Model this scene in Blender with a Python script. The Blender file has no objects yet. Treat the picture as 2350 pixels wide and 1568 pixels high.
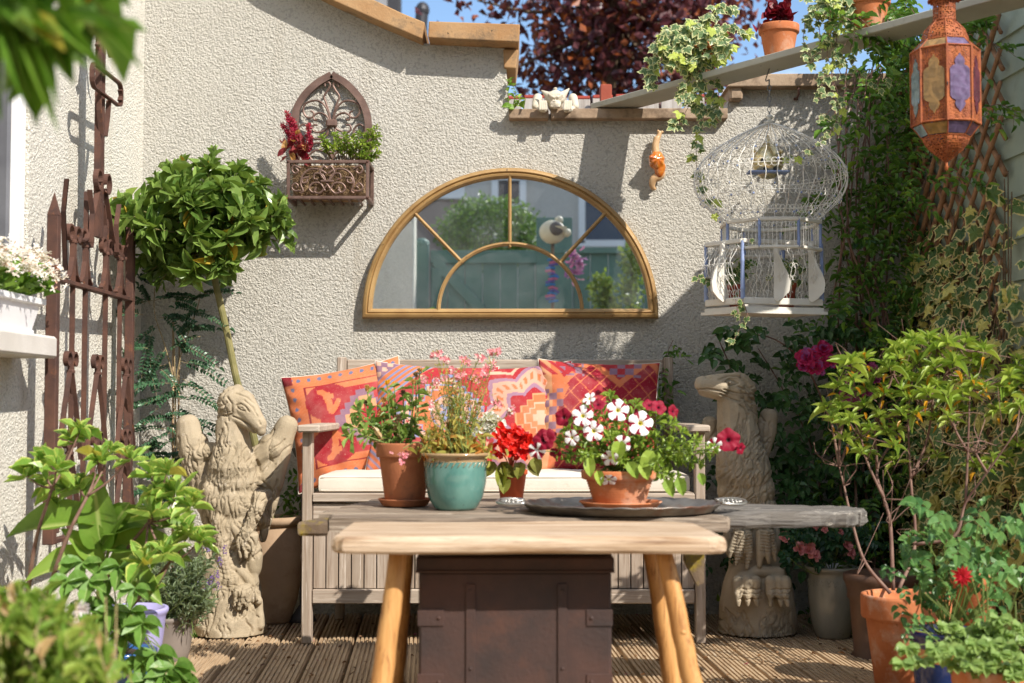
import bpy, math, random
import numpy as np
from mathutils import Vector, Matrix, noise
R = math.radians
S_ = bpy.context.scene
COL = S_.collection
# ---------------------------------------------------------------- camera, sky, sun, exposure
HC, PITCH, F = 0.78, R(2.6), 3172.6
cam_d = bpy.data.cameras.new('camera'); cam = bpy.data.objects.new('camera', cam_d); COL.objects.link(cam)
cam.location = (0, 0, HC); cam.rotation_euler = (R(90) + PITCH, 0, 0)
cam_d.sensor_width = 36; cam_d.lens = F / 2350 * 36; cam_d.clip_start = 0.05; cam_d.clip_end = 2000
cam_d.dof.use_dof = True; cam_d.dof.focus_distance = 4.85; cam_d.dof.aperture_fstop = 3.3
S_.camera = cam
S_.view_settings.view_transform = 'Standard'; S_.view_settings.look = 'None'
S_.view_settings.exposure = 0.54; S_.view_settings.gamma = 1
SUN = Vector((0.90, -1.0, 1.12))
world = bpy.data.worlds.new('World'); S_.world = world; world.use_nodes = True
wt = world.node_tree; wt.nodes.clear()
wo = wt.nodes.new('ShaderNodeOutputWorld'); wb = wt.nodes.new('ShaderNodeBackground')
sky = wt.nodes.new('ShaderNodeTexSky'); sky.sky_type = 'NISHITA'; sky.sun_disc = False
sky.sun_elevation = math.atan2(SUN.z, math.hypot(SUN.x, SUN.y)); sky.sun_rotation = math.atan2(SUN.x, SUN.y)
sky.dust_density = 0.4; sky.ozone_density = 3.0; sky.air_density = 1.0; sky.altitude = 50
tc = wt.nodes.new('ShaderNodeTexCoord'); mp = wt.nodes.new('ShaderNodeMapping'); mp.inputs['Scale'].default_value = (1, 1, 2.6)
nz = wt.nodes.new('ShaderNodeTexNoise'); nz.inputs['Scale'].default_value = 3.2; nz.inputs['Detail'].default_value = 6
nz.inputs['Roughness'].default_value = 0.55
rp = wt.nodes.new('ShaderNodeValToRGB'); rp.color_ramp.elements[0].position = 0.46; rp.color_ramp.elements[1].position = 0.60
mx = wt.nodes.new('ShaderNodeMix'); mx.data_type = 'RGBA'; mx.inputs[7].default_value = (7.0, 7.2, 7.6, 1)
mp.inputs['Location'].default_value = (0.55, 0.1, 0.2)
wt.links.new(tc.outputs['Generated'], mp.inputs['Vector']); wt.links.new(mp.outputs[0], nz.inputs['Vector'])
wt.links.new(nz.outputs['Fac'], rp.inputs['Fac']); wt.links.new(rp.outputs['Color'], mx.inputs[0])
wt.links.new(sky.outputs[0], mx.inputs[6]); wt.links.new(mx.outputs[2], wb.inputs['Color'])
wb.inputs['Strength'].default_value = 0.135
wt.links.new(wb.outputs[0], wo.inputs['Surface'])
sl = bpy.data.lights.new('sun', 'SUN'); sl.energy = 4.6; sl.angle = R(0.5); sl.color = (1, 0.94, 0.85)
so = bpy.data.objects.new('sun', sl); COL.objects.link(so); so.location = SUN * 6
so.rotation_euler = (-SUN).to_track_quat('-Z', 'Y').to_euler()

# ---------------------------------------------------------------- helpers
def W(u, v, Y):
    """a point of the place: image direction (u,v on a 2350 px wide grid) taken out to its distance Y"""
    x, y = u - 1175, 784 - v
    c, s = math.cos(PITCH), math.sin(PITCH)
    k = Y / (F * c - y * s)
    return np.array((x * k, Y, HC + (F * s + y * c) * k))
def WX(u, Y): return (u - 1175) / F * Y
def WZ(v, Y): return float(W(1175, v, Y)[2])
A3 = np.array
def nrm(v):
    v = np.asarray(v, float); l = np.linalg.norm(v); return v / l if l > 1e-12 else A3((0, 0, 1.))

class MB:
    def __init__(s): s.V = []; s.Fc = []; s.A = []; s.MI = []; s.n = 0; s.mi = 0; s.hasA = False
    def add(s, V, Fc, A=None, mi=None):
        V = np.asarray(V, float).reshape(-1, 3); o = s.n
        s.V.append(V); s.Fc.extend([tuple(i + o for i in f) for f in Fc])
        if A is None: A = np.full((len(V), 3), 0.5)
        else: s.hasA = True
        s.A.append(np.asarray(A, float)); m = s.mi if mi is None else mi
        s.MI.extend([m] * len(Fc) if np.isscalar(m) else m); s.n += len(V)
    def build(s, name, mats, parent=None, smooth=False, loc=None):
        V = np.concatenate(s.V) if s.V else np.zeros((3, 3))
        root = parent
        while root is not None and root.parent is not None: root = root.parent
        if root is not None: off = A3(root.location)
        elif loc is not None: off = A3(loc)
        else: off = A3(((V[:, 0].min() + V[:, 0].max()) / 2, (V[:, 1].min() + V[:, 1].max()) / 2, V[:, 2].min()))
        me = bpy.data.meshes.new(name); me.from_pydata((V - off).tolist(), [], s.Fc)
        if not isinstance(mats, (list, tuple)): mats = [mats]
        for m in mats: me.materials.append(m)
        me.polygons.foreach_set('material_index', s.MI)
        if s.hasA:
            a = me.color_attributes.new('leaf', 'FLOAT_COLOR', 'POINT'); A = np.concatenate(s.A)
            a.data.foreach_set('color', np.hstack([A, np.ones((len(A), 1))]).astype('f').ravel())
        if smooth: me.polygons.foreach_set('use_smooth', [True] * len(me.polygons))
        me.update()
        o = bpy.data.objects.new(name, me); COL.objects.link(o)
        if parent is not None: o.parent = parent
        else: o.location = off
        return o

def thing(name, label, cat, loc, group=None):
    o = bpy.data.objects.new(name, None); COL.objects.link(o); o.location = loc; o.empty_display_size = 0.1
    o['label'] = label; o['category'] = cat
    if group: o['group'] = group
    return o
def tag(o, label, cat, group=None):
    o['label'] = label; o['category'] = cat
    if group: o['group'] = group
    return o

def frame(d):
    d = nrm(d); a = A3((0, 0, 1.)) if abs(d[2]) < 0.9 else A3((1., 0, 0))
    s = nrm(np.cross(d, a)); return d, s, np.cross(s, d)
def tube(mb, pts, r, sides=6, cap=True, flat=None, mi=None, up=None):
    """flat=(a,b): half sizes of a rectangular bar section instead of a round one"""
    P = np.asarray(pts, float); n = len(P); T = np.gradient(P, axis=0)
    T /= np.maximum(np.linalg.norm(T, axis=1), 1e-9)[:, None]
    rr = np.full(n, r, float) if np.isscalar(r) else np.interp(np.linspace(0, 1, n), np.linspace(0, 1, len(r)), r)
    if up is not None: b = nrm(np.cross(T[0], up))
    else: _, b, _ = frame(T[0])
    V = []
    for i in range(n):
        if up is not None:
            c = np.cross(T[i], up)
            if np.linalg.norm(c) > 1e-3: b = nrm(c)
        b = b - T[i] * np.dot(b, T[i]); b = nrm(b); c = np.cross(T[i], b)
        if flat:
            for (x, y) in ((-1, -1), (1, -1), (1, 1), (-1, 1)): V.append(P[i] + b * x * flat[0] + c * y * flat[1])
        else:
            for k in range(sides):
                a = 2 * math.pi * k / sides; V.append(P[i] + rr[i] * (b * math.cos(a) + c * math.sin(a)))
    q = 4 if flat else sides
    Fc = [(i * q + k, i * q + (k + 1) % q, (i + 1) * q + (k + 1) % q, (i + 1) * q + k) for i in range(n - 1) for k in range(q)]
    if cap: Fc += [tuple(range(q))[::-1], tuple((n - 1) * q + k for k in range(q))]
    mb.add(V, Fc, mi=mi)
def spline(pts, n=12):
    P = [A3(p, ) for p in pts]; P = [2 * P[0] - P[1]] + P + [2 * P[-1] - P[-2]]; out = []
    for i in range(1, len(P) - 2):
        for k in range(n):
            t = k / n; a, b, c, d = P[i - 1:i + 3]
            out.append(0.5 * (2 * b + (c - a) * t + (2 * a - 5 * b + 4 * c - d) * t * t + (3 * b - a - 3 * c + d) * t ** 3))
    out.append(P[-2]); return np.array(out)
def lathe(mb, c, prof, seg=40, sx=1, sy=1, mi=None, wob=0, close=False, a0=0):
    c = A3(c, float) if False else np.asarray(c, float); V = []; m = len(prof)
    for (r, z) in prof:
        for k in range(seg):
            a = 2 * math.pi * k / seg + a0; q = 1 + wob * math.sin(3 * a + z * 40)
            V.append(c + A3((r * q * sx * math.cos(a), r * q * sy * math.sin(a), z)))
    Fc = [(i * seg + k, i * seg + (k + 1) % seg, (i + 1) * seg + (k + 1) % seg, (i + 1) * seg + k) for i in range(m - 1) for k in range(seg)]
    if close: Fc += [tuple(range(seg))[::-1], tuple((m - 1) * seg + k for k in range(seg))]
    mb.add(V, Fc, mi=mi)
def cbox(mb, c, size, b=0.003, M=None, mi=None, A=None):
    """a box with chamfered edges; M turns it"""
    h = np.asarray(size, float) / 2; b = min(b, h.min() * 0.9); V = []; idx = {}
    for sx in (-1, 1):
        for sy in (-1, 1):
            for sz in (-1, 1):
                for ax in range(3):
                    p = h * (sx, sy, sz) - b * A3((sx, sy, sz)); p[ax] = h[ax] * (sx, sy, sz)[ax]
                    idx[(sx, sy, sz, ax)] = len(V); V.append(p)
    Fc = []
    def o(f):
        p = [V[i] for i in f]; n = np.cross(p[1] - p[0], p[2] - p[0]); cc = sum(p) / len(p)
        Fc.append(tuple(f) if np.dot(n, cc) > 0 else tuple(f[::-1]))
    for ax in range(3):
        a1, a2 = [a for a in range(3) if a != ax]
        for s in (-1, 1):
            f = []
            for (p, q) in ((-1, -1), (1, -1), (1, 1), (-1, 1)):
                k = [0, 0, 0]; k[ax] = s; k[a1] = p; k[a2] = q; f.append(idx[(k[0], k[1], k[2], ax)])
            o(f)
        for p in (-1, 1):
            for q in (-1, 1):
                k = [0, 0, 0]; k[a1] = p; k[a2] = q; k0 = list(k); k1 = list(k); k0[ax] = -1; k1[ax] = 1
                o([idx[(*k0, a1)], idx[(*k1, a1)], idx[(*k1, a2)], idx[(*k0, a2)]])
    for sx in (-1, 1):
        for sy in (-1, 1):
            for sz in (-1, 1): o([idx[(sx, sy, sz, a)] for a in range(3)])
    V = np.array(V)
    if M is not None: V = V @ np.asarray(M).T
    mb.add(V + np.asarray(c, float), Fc, mi=mi)
def rot(ax, a): return np.array(Matrix.Rotation(a, 3, ax))
def bar(mb, p0, p1, w, t, b=0.002, up=(0, 0, 1), mi=None):
    """chamfered bar from p0 to p1, w across, t along up"""
    p0 = np.asarray(p0, float); p1 = np.asarray(p1, float); d = p1 - p0; L = np.linalg.norm(d); d = d / L
    up = np.asarray(up, float); s = np.cross(d, up); s = nrm(s) if np.linalg.norm(s) > 1e-6 else A3((1., 0, 0)); u = np.cross(s, d)
    cbox(mb, (p0 + p1) / 2, (w, L, t), b, np.stack([s, d, u], 1), mi)
def prism(mb, poly, fn, d0, d1, mi=None):
    """poly: 2-D outline; fn(a,b,d) -> 3-D point; closed solid between d0 and d1"""
    n = len(poly); V = [fn(a, b, d0) for a, b in poly] + [fn(a, b, d1) for a, b in poly]
    Fc = [tuple(range(n)), tuple(range(n, 2 * n))[::-1]] + [(i, i + n, (i + 1) % n + n, (i + 1) % n) for i in range(n)]
    mb.add(V, Fc, mi=mi)
def ball(mb, c, r, seg=12, rings=8, M=None, mi=None, A=None):
    r = np.ones(3) * r; V = [(0, 0, 1)]
    for i in range(1, rings):
        t = math.pi * i / rings
        for k in range(seg): a = 2 * math.pi * k / seg; V.append((math.sin(t) * math.cos(a), math.sin(t) * math.sin(a), math.cos(t)))
    V.append((0, 0, -1)); V = np.array(V) * r
    if M is not None: V = V @ np.asarray(M).T
    Fc = [(0, 1 + k, 1 + (k + 1) % seg) for k in range(seg)]
    for i in range(rings - 2):
        o = 1 + i * seg
        Fc += [(o + k, o + seg + k, o + seg + (k + 1) % seg, o + (k + 1) % seg) for k in range(seg)]
    o = 1 + (rings - 2) * seg; e = len(V) - 1
    Fc += [(o + k, e, o + (k + 1) % seg) for k in range(seg)]
    mb.add(V + np.asarray(c, float), Fc, None if A is None else np.tile(A, (len(V), 1)), mi=mi)
def capsule(mb, p0, p1, r0, r1, seg=14):
    p0 = np.asarray(p0, float); p1 = np.asarray(p1, float); d, s, u = frame(p1 - p0); P = []
    for k in range(1, 5): a = math.pi / 2 * (1 - k / 4.0001); P.append((p0 - d * r0 * math.sin(a), r0 * math.cos(a)))
    for k in range(0, 4): a = math.pi / 2 * k / 4.0001; P.append((p1 + d * r1 * math.sin(a), r1 * math.cos(a)))
    V = [p + r * (s * math.cos(2 * math.pi * k / seg) + u * math.sin(2 * math.pi * k / seg)) for p, r in P for k in range(seg)]
    m = len(P)
    Fc = [(i * seg + k, i * seg + (k + 1) % seg, (i + 1) * seg + (k + 1) % seg, (i + 1) * seg + k) for i in range(m - 1) for k in range(seg)]
    Fc += [tuple(range(seg))[::-1], tuple((m - 1) * seg + k for k in range(seg))]
    mb.add(V, Fc)
def sculpt(mb, voxel, smooth):
    """fuse overlapping solids into one skin; returns vertices, normals, faces"""
    me = bpy.data.meshes.new('tmp'); me.from_pydata(np.concatenate(mb.V).tolist(), [], mb.Fc)
    o = bpy.data.objects.new('tmp', me); COL.objects.link(o)
    m = o.modifiers.new('r', 'REMESH'); m.mode = 'VOXEL'; m.voxel_size = voxel
    m = o.modifiers.new('s', 'SMOOTH'); m.factor = 0.5; m.iterations = smooth
    dg = bpy.context.evaluated_depsgraph_get(); e = bpy.data.meshes.new_from_object(o.evaluated_get(dg))
    n = len(e.vertices); V = np.empty(n * 3, 'f'); e.vertices.foreach_get('co', V); V = V.reshape(-1, 3).astype(float)
    Nn = np.empty(n * 3, 'f'); e.vertex_normals.foreach_get('vector', Nn); Nn = Nn.reshape(-1, 3).astype(float)
    Fc = [tuple(p.vertices) for p in e.polygons]
    bpy.data.objects.remove(o); bpy.data.meshes.remove(me); bpy.data.meshes.remove(e)
    return V, Nn, Fc
def carve(V, Nn, lines, front=True):
    """cut grooves (or raise ridges, depth < 0) along lines drawn in the x-z plane: [(pts, width, depth)]"""
    D = np.zeros(len(V)); fm = (Nn[:, 1] < 0.35) if front else np.ones(len(V), bool)
    for pts, w, dep in lines:
        P = np.asarray(pts, float); lo = P.min(0) - 3 * w; hi = P.max(0) + 3 * w
        ix = np.where(fm & (V[:, 0] > lo[0]) & (V[:, 0] < hi[0]) & (V[:, 2] > lo[1]) & (V[:, 2] < hi[1]))[0]
        if not len(ix): continue
        q = V[ix][:, [0, 2]]; dm = np.full(len(ix), 1e9)
        for a, b in zip(P[:-1], P[1:]):
            ab = b - a; t = np.clip(((q - a) @ ab) / max(ab @ ab, 1e-12), 0, 1)
            dm = np.minimum(dm, np.linalg.norm(q - a - t[:, None] * ab, axis=1))
        g = dep * np.exp(-(dm / w) ** 2)
        D[ix] = np.where(np.abs(g) > np.abs(D[ix]), g, D[ix])
    return V - Nn * D[:, None]

# ---------------------------------------------------------------- materials
def nmat(name):
    m = bpy.data.materials.new(name); m.use_nodes = True; t = m.node_tree
    return m, t, t.nodes['Principled BSDF']
def nd(t, ty, **k):
    n = t.nodes.new(ty)
    for a, v in k.items():
        if a in ('inp',):
            for kk, vv in v.items():
                if isinstance(vv, bpy.types.NodeSocket): t.links.new(vv, n.inputs[kk])
                else: n.inputs[kk].default_value = vv
        else: setattr(n, a, v)
    return n
def rgba(c): return (c[0], c[1], c[2], 1)
def mix(t, f, a, b, bt='MIX'):
    n = t.nodes.new('ShaderNodeMix'); n.data_type = 'RGBA'; n.blend_type = bt
    for i, v in ((0, f), (6, a), (7, b)):
        if isinstance(v, bpy.types.NodeSocket): t.links.new(v, n.inputs[i])
        else: n.inputs[i].default_value = v if i == 0 else rgba(v)
    return n.outputs[2]
def ramp(t, f, lo, hi):
    n = t.nodes.new('ShaderNodeMapRange'); n.inputs[1].default_value = lo; n.inputs[2].default_value = hi
    t.links.new(f, n.inputs[0]); return n.outputs[0]
def math_(t, op, a, b=0.0, c=None):
    n = t.nodes.new('ShaderNodeMath'); n.operation = op
    for i, v in enumerate((a, b) if c is None else (a, b, c)):
        if isinstance(v, bpy.types.NodeSocket): t.links.new(v, n.inputs[i])
        else: n.inputs[i].default_value = v
    return n.outputs[0]
def coords(t, st=(1, 1, 1), ro=(0, 0, 0), kind='Object'):
    c = t.nodes.new('ShaderNodeTexCoord'); m = t.nodes.new('ShaderNodeMapping'); m.inputs['Scale'].default_value = st
    m.inputs['Rotation'].default_value = ro; t.links.new(c.outputs[kind], m.inputs['Vector']); return m.outputs[0]
def noisef(t, vec, sc, det=4, ro=0.6, dist=0):
    n = nd(t, 'ShaderNodeTexNoise', inp={'Vector': vec, 'Scale': sc, 'Detail': det, 'Roughness': ro, 'Distortion': dist}); return n.outputs['Fac']
def voro(t, vec, sc, feat='F1', rnd=1):
    n = nd(t, 'ShaderNodeTexVoronoi', feature=feat, inp={'Vector': vec, 'Scale': sc, 'Randomness': rnd}); return n
def bump(t, b, h, dist, st=1.0, prev=None):
    n = nd(t, 'ShaderNodeBump', inp={'Height': h, 'Distance': dist, 'Strength': st})
    if prev is not None: t.links.new(prev, n.inputs['Normal'])
    t.links.new(n.outputs[0], b.inputs['Normal']); return n.outputs[0]
def surf(name, c1, c2, sc=8, rough=0.8, bd=0.001, bsc=80, st=(1, 1, 1), metal=0, spot=None, ssc=20, sth=(0.6, 0.7), spec=0.4, det=5, spot2=None, s2sc=60, s2th=(0.62, 0.68), coat=0):
    """two-tone weathered surface: noise between c1 and c2, blotches of spot, fine bump"""
    m, t, b = nmat(name); v = coords(t, st)
    col = mix(t, ramp(t, noisef(t, v, sc, det), 0.35, 0.65), c1, c2)
    if spot: col = mix(t, ramp(t, noisef(t, v, ssc, 6, 0.7), *sth), col, spot)
    if spot2: col = mix(t, ramp(t, noisef(t, v, s2sc, 4, 0.7), *s2th), col, spot2)
    t.links.new(col, b.inputs['Base Color']); b.inputs['Metallic'].default_value = metal
    rf = noisef(t, v, sc * 3); t.links.new(math_(t, 'ADD', math_(t, 'MULTIPLY', rf, 0.25), rough - 0.12), b.inputs['Roughness'])
    b.inputs['Specular IOR Level'].default_value = spec; b.inputs['Coat Weight'].default_value = coat; b.inputs['Coat Roughness'].default_value = 0.08
    if bd: bump(t, b, noisef(t, v, bsc, 5, 0.65), bd)
    return m
def stucco(name, c1, c2, d=0.006, stain=(0.30, 0.24, 0.16)):
    m, t, b = nmat(name); v = coords(t)
    n1 = noisef(t, v, 9, 4); n2 = noisef(t, v, 1.1, 5, 0.6)
    col = mix(t, ramp(t, n2, 0.35, 0.7), c1, c2); col = mix(t, math_(t, 'MULTIPLY', ramp(t, n1, 0.6, 0.8), 0.3), col, tuple(x * 0.8 for x in c1))
    vs = coords(t, (6, 6, 0.8)); sx = ramp(t, noisef(t, vs, 1.6, 5, 0.6), 0.56, 0.80)
    col = mix(t, math_(t, 'MULTIPLY', sx, 0.38), col, stain)
    h1 = noisef(t, v, 104, 5, 0.65, 0.1); h2 = noisef(t, v, 230, 3, 0.65)
    nv = nd(t, 'ShaderNodeTexNoise', inp={'Vector': v, 'Scale': 60, 'Detail': 3}); av = nd(t, 'ShaderNodeVectorMath', operation='MULTIPLY_ADD', inp={0: nv.outputs['Color'], 1: (0.016, 0.016, 0.016), 2: v})
    vd = voro(t, av.outputs[0], 112).outputs['Distance']; peb = ramp(t, vd, 0.72, 0.12)
    hh = math_(t, 'ADD', math_(t, 'MULTIPLY', peb, 0.55), math_(t, 'ADD', math_(t, 'MULTIPLY', ramp(t, h1, 0.30, 0.62), 0.7), math_(t, 'MULTIPLY', h2, 0.45)))
    pit = ramp(t, math_(t, 'SUBTRACT', vd, math_(t, 'MULTIPLY', h1, 0.55)), 0.50, 0.34)
    col = mix(t, pit, tuple(x * 0.82 for x in c1), col)
    t.links.new(col, b.inputs['Base Color']); b.inputs['Roughness'].default_value = 0.92; b.inputs['Specular IOR Level'].default_value = 0.15
    bump(t, b, hh, d); return m
def wood(name, c1, c2, c3, ax=0, sc=1.0, rough=0.75, bd=0.0012, flake=None):
    """grain running along object axis ax"""
    m, t, b = nmat(name); st = [26 * sc] * 3; st[ax] = 1.6 * sc; v = coords(t, tuple(st))
    n1 = noisef(t, v, 1.3, 6, 0.65, 0.5); st2 = [90 * sc] * 3; st2[ax] = 4 * sc; v2 = coords(t, tuple(st2)); n2 = noisef(t, v2, 1.5, 4, 0.6)
    n0 = noisef(t, coords(t), 3.2, 4)
    col = mix(t, ramp(t, n1, 0.36, 0.66), c1, c2); col = mix(t, math_(t, 'MULTIPLY', ramp(t, n2, 0.52, 0.7), 0.75), col, c3)
    col = mix(t, math_(t, 'MULTIPLY', ramp(t, n0, 0.5, 0.75), 0.4), col, c2)
    if flake: col = mix(t, ramp(t, noisef(t, v2, 0.9, 6, 0.7), 0.58, 0.66), col, flake)
    t.links.new(col, b.inputs['Base Color']); b.inputs['Roughness'].default_value = rough; b.inputs['Specular IOR Level'].default_value = 0.3
    bump(t, b, math_(t, 'ADD', n1, math_(t, 'MULTIPLY', n2, 0.8)), bd); return m
def leafm(name, dark, light, edge=None, eth=(0.62, 0.74), rib=None, trans=0.32, rough=0.42, odd=None, oth=0.93, tip=None):
    """leaf 'leaf' attribute: r random per leaf, g 0 midrib..1 margin, b base..tip"""
    m, t, b = nmat(name); a = nd(t, 'ShaderNodeAttribute', attribute_name='leaf'); s = nd(t, 'ShaderNodeSeparateColor', inp={0: a.outputs['Color']})
    r_, g_, b_ = s.outputs[0], s.outputs[1], s.outputs[2]
    col = mix(t, r_, dark, light); nf = noisef(t, coords(t), 40, 3); col = mix(t, math_(t, 'MULTIPLY', ramp(t, nf, 0.4, 0.7), 0.35), col, light)
    if edge:
        gg = math_(t, 'ADD', g_, math_(t, 'MULTIPLY', math_(t, 'SUBTRACT', noisef(t, coords(t), 90, 3), 0.5), 0.5)); col = mix(t, ramp(t, gg, *eth), col, edge)
    if rib: col = mix(t, ramp(t, g_, 0.16, 0.04), col, rib)
    if tip: col = mix(t, ramp(t, b_, 0.6, 0.95), col, tip)
    if odd: col = mix(t, ramp(t, r_, oth, oth + 0.01), col, odd)
    col = mix(t, math_(t, 'MULTIPLY', ramp(t, noisef(t, coords(t), 33, 5, 0.7), 0.63, 0.70), 0.45), col, (0.30, 0.22, 0.06))
    t.links.new(col, b.inputs['Base Color']); b.inputs['Roughness'].default_value = rough; b.inputs['Specular IOR Level'].default_value = 0.4
    tr = nd(t, 'ShaderNodeBsdfTranslucent'); tb = mix(t, 0.6, col, (1, 1, 0.35), 'MULTIPLY'); t.links.new(tb, tr.inputs['Color'])
    ms = nd(t, 'ShaderNodeMixShader', inp={0: trans}); t.links.new(b.outputs[0], ms.inputs[1]); t.links.new(tr.outputs[0], ms.inputs[2])
    t.links.new(ms.outputs[0], t.nodes['Material Output'].inputs['Surface']); return m
def flat(name, c, rough=0.6, metal=0, trans=0): 
    m, t, b = nmat(name); b.inputs['Base Color'].default_value = rgba(c); b.inputs['Roughness'].default_value = rough; b.inputs['Metallic'].default_value = metal
    b.inputs['Transmission Weight'].default_value = trans; return m
def attrmat(name, rough=0.85, bd=0.0004, bsc=500, speck=None, sheen=0.0):
    """colour read from the woven/painted pattern stored on the mesh"""
    m, t, b = nmat(name); a = nd(t, 'ShaderNodeAttribute', attribute_name='leaf'); col = a.outputs['Color']; v = coords(t)
    if speck: col = mix(t, math_(t, 'MULTIPLY', ramp(t, noisef(t, v, 160, 3, 0.8), 0.62, 0.74), 0.45), col, speck)
    col = mix(t, math_(t, 'MULTIPLY', ramp(t, noisef(t, v, 14, 4), 0.45, 0.7), 0.16), col, (0.66, 0.42, 0.34))
    t.links.new(col, b.inputs['Base Color']); b.inputs['Roughness'].default_value = rough; b.inputs['Specular IOR Level'].default_value = 0.15
    b.inputs['Sheen Weight'].default_value = sheen
    bump(t, b, noisef(t, v, bsc, 2), bd); return m
G3 = lambda x: (x, x, x)
M_stucco = stucco('grey_render', (0.54, 0.51, 0.445), (0.61, 0.58, 0.515))
M_cream = stucco('cream_render', (0.80, 0.76, 0.66), (0.86, 0.82, 0.72), 0.0065, (0.5, 0.4, 0.25))
M_rust = surf('rusty_iron', (0.065, 0.034, 0.027), (0.12, 0.055, 0.037), 14, 0.75, 0.001, 240, spot=(0.24, 0.09, 0.035), ssc=18, sth=(0.60, 0.76), spec=0.3)
M_terra = surf('terracotta', (0.46, 0.145, 0.055), (0.57, 0.21, 0.09), 9, 0.85, 0.0008, 160, spot2=(0.20, 0.09, 0.05), s2sc=38, s2th=(0.64, 0.72), spot=(0.62, 0.42, 0.31), ssc=11, sth=(0.50, 0.74), spec=0.2)
M_terra_d = surf('old_terracotta', (0.34, 0.12, 0.055), (0.44, 0.17, 0.08), 9, 0.85, 0.0006, 160, spot=(0.22, 0.10, 0.06), ssc=9, sth=(0.52, 0.68), spec=0.2)
M_soil = surf('soil', (0.03, 0.02, 0.013), (0.07, 0.045, 0.028), 30, 0.95, 0.008, 90)
M_stone = surf('cast_stone', (0.33, 0.265, 0.175), (0.43, 0.355, 0.25), 7, 0.9, 0.0022, 220, spot=(0.20, 0.165, 0.11), ssc=9, sth=(0.55, 0.75), spec=0.15, spot2=(0.56, 0.48, 0.37), s2sc=30, s2th=(0.62, 0.72))
M_stone_d = surf('weathered_cast_stone', (0.34, 0.275, 0.19), (0.44, 0.37, 0.27), 7, 0.9, 0.0016, 260, spot=(0.20, 0.17, 0.12), ssc=6, sth=(0.50, 0.7), spec=0.15)
M_teak = wood('silvered_teak', (0.30, 0.235, 0.18), (0.46, 0.385, 0.31), (0.20, 0.13, 0.085), 0, flake=(0.58, 0.50, 0.42))
M_teak_v = wood('silvered_teak_upright', (0.28, 0.215, 0.16), (0.44, 0.36, 0.29), (0.20, 0.13, 0.085), 2, flake=(0.56, 0.48, 0.40))
M_stem = surf('bark', (0.10, 0.065, 0.04), (0.17, 0.12, 0.075), 40, 0.85, 0.0006, 200)
M_gstem = surf('green_stem', (0.12, 0.18, 0.04), (0.20, 0.26, 0.07), 30, 0.6, 0)
M_rstem = surf('reddish_bark', (0.16, 0.085, 0.065), (0.26, 0.16, 0.12), 30, 0.8, 0.0006, 200)
rng = np.random.default_rng(7); rr = random.Random(7)
def rv(s=1.0): return rng.normal(size=3) * s

# ---------------------------------------------------------------- leaves, shoots, flowers
def mkleaf(prof, rows=4, fold=0.25, curl=0.18, wave=0):
    V = []; A = []; Fc = []
    for i in range(rows + 1):
        t = i / rows; w = max(prof(t), 0.004) / 2
        for j, x in enumerate((-w, 0, w)):
            V.append((x, t, abs(x) * fold * 2 - curl * t * t + wave * math.sin(t * 9 + j) * abs(x))); A.append((0, 1.0 if j != 1 else 0.0, t))
    for i in range(rows):
        for j in range(2): a = i * 3 + j; Fc.append((a, a + 1, a + 4, a + 3))
    return np.array(V), np.array(A), Fc
T_ell = [mkleaf(lambda t: (math.sin(math.pi * min(1, t * 1.0) ** 0.9)) ** 0.75, 5, f, c, 0.1) for f, c in ((0.25, 0.06), (0.4, 0.2), (0.15, -0.1))]
T_lan = [mkleaf(lambda t: (math.sin(math.pi * t ** 0.8)) ** 0.9, 4, f, c) for f, c in ((0.25, 0.2), (0.3, 0.45), (0.2, 0.0))]
T_obo = [mkleaf(lambda t: (math.sin(math.pi * t ** 1.5)) ** 0.7, 5, f, c, 0.12) for f, c in ((0.2, 0.15), (0.3, 0.35), (0.2, -0.1))]
T_rnd = [mkleaf(lambda t: (math.sin(math.pi * t ** 0.75)) ** 0.55, 5, f, c, 0.1) for f, c in ((0.2, 0.1), (0.3, 0.25))]
T_pet = [mkleaf(lambda t: (math.sin(math.pi * min(0.97, 0.12 + t * 0.8))) ** 0.5 * (0.4 + 0.6 * t), 4, f, c, 0.2) for f, c in ((0.1, 0.1), (0.3, 0.3), (0.1, -0.2))]
T_tri = [(np.array([(0, 0, 0), (-0.5, 0.5, 0.08), (0.5, 0.5, 0.08), (0, 1, -0.1)]), np.array([(0, 0, 0), (0, 1, 0.5), (0, 1, 0.5), (0, 0.4, 1)]), [(0, 2, 3, 1)])]
def _ivy(k):
    half = [(0.0, 0.0), (0.20, -0.14), (0.46, -0.02), (0.36, 0.14), (0.60, 0.36), (0.30, 0.46), (0.20, 0.62), (0.0, 1.0)]
    if k: half = [(0.0, 0.0), (0.18, -0.10), (0.36, 0.02), (0.32, 0.2), (0.48, 0.42), (0.24, 0.5), (0.14, 0.7), (0.0, 0.95)]
    out = half + [(-x, y) for x, y in half[-2:0:-1]]
    V = [(0, 0.3, 0.03)] + [(x, y, -0.16 * (abs(x) * 1.2 + abs(y - 0.3)) ** 1.5 + (0.07 if i % 2 else -0.02)) for i, (x, y) in enumerate(out)]
    n = len(out); Fc = [(0, 1 + i, 1 + (i + 1) % n) for i in range(n)]
    return np.array(V), np.array([(0, 0, 0.3)] + [(0, 1, y) for x, y in out]), Fc
T_ivy = [_ivy(0), _ivy(1)]
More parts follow.
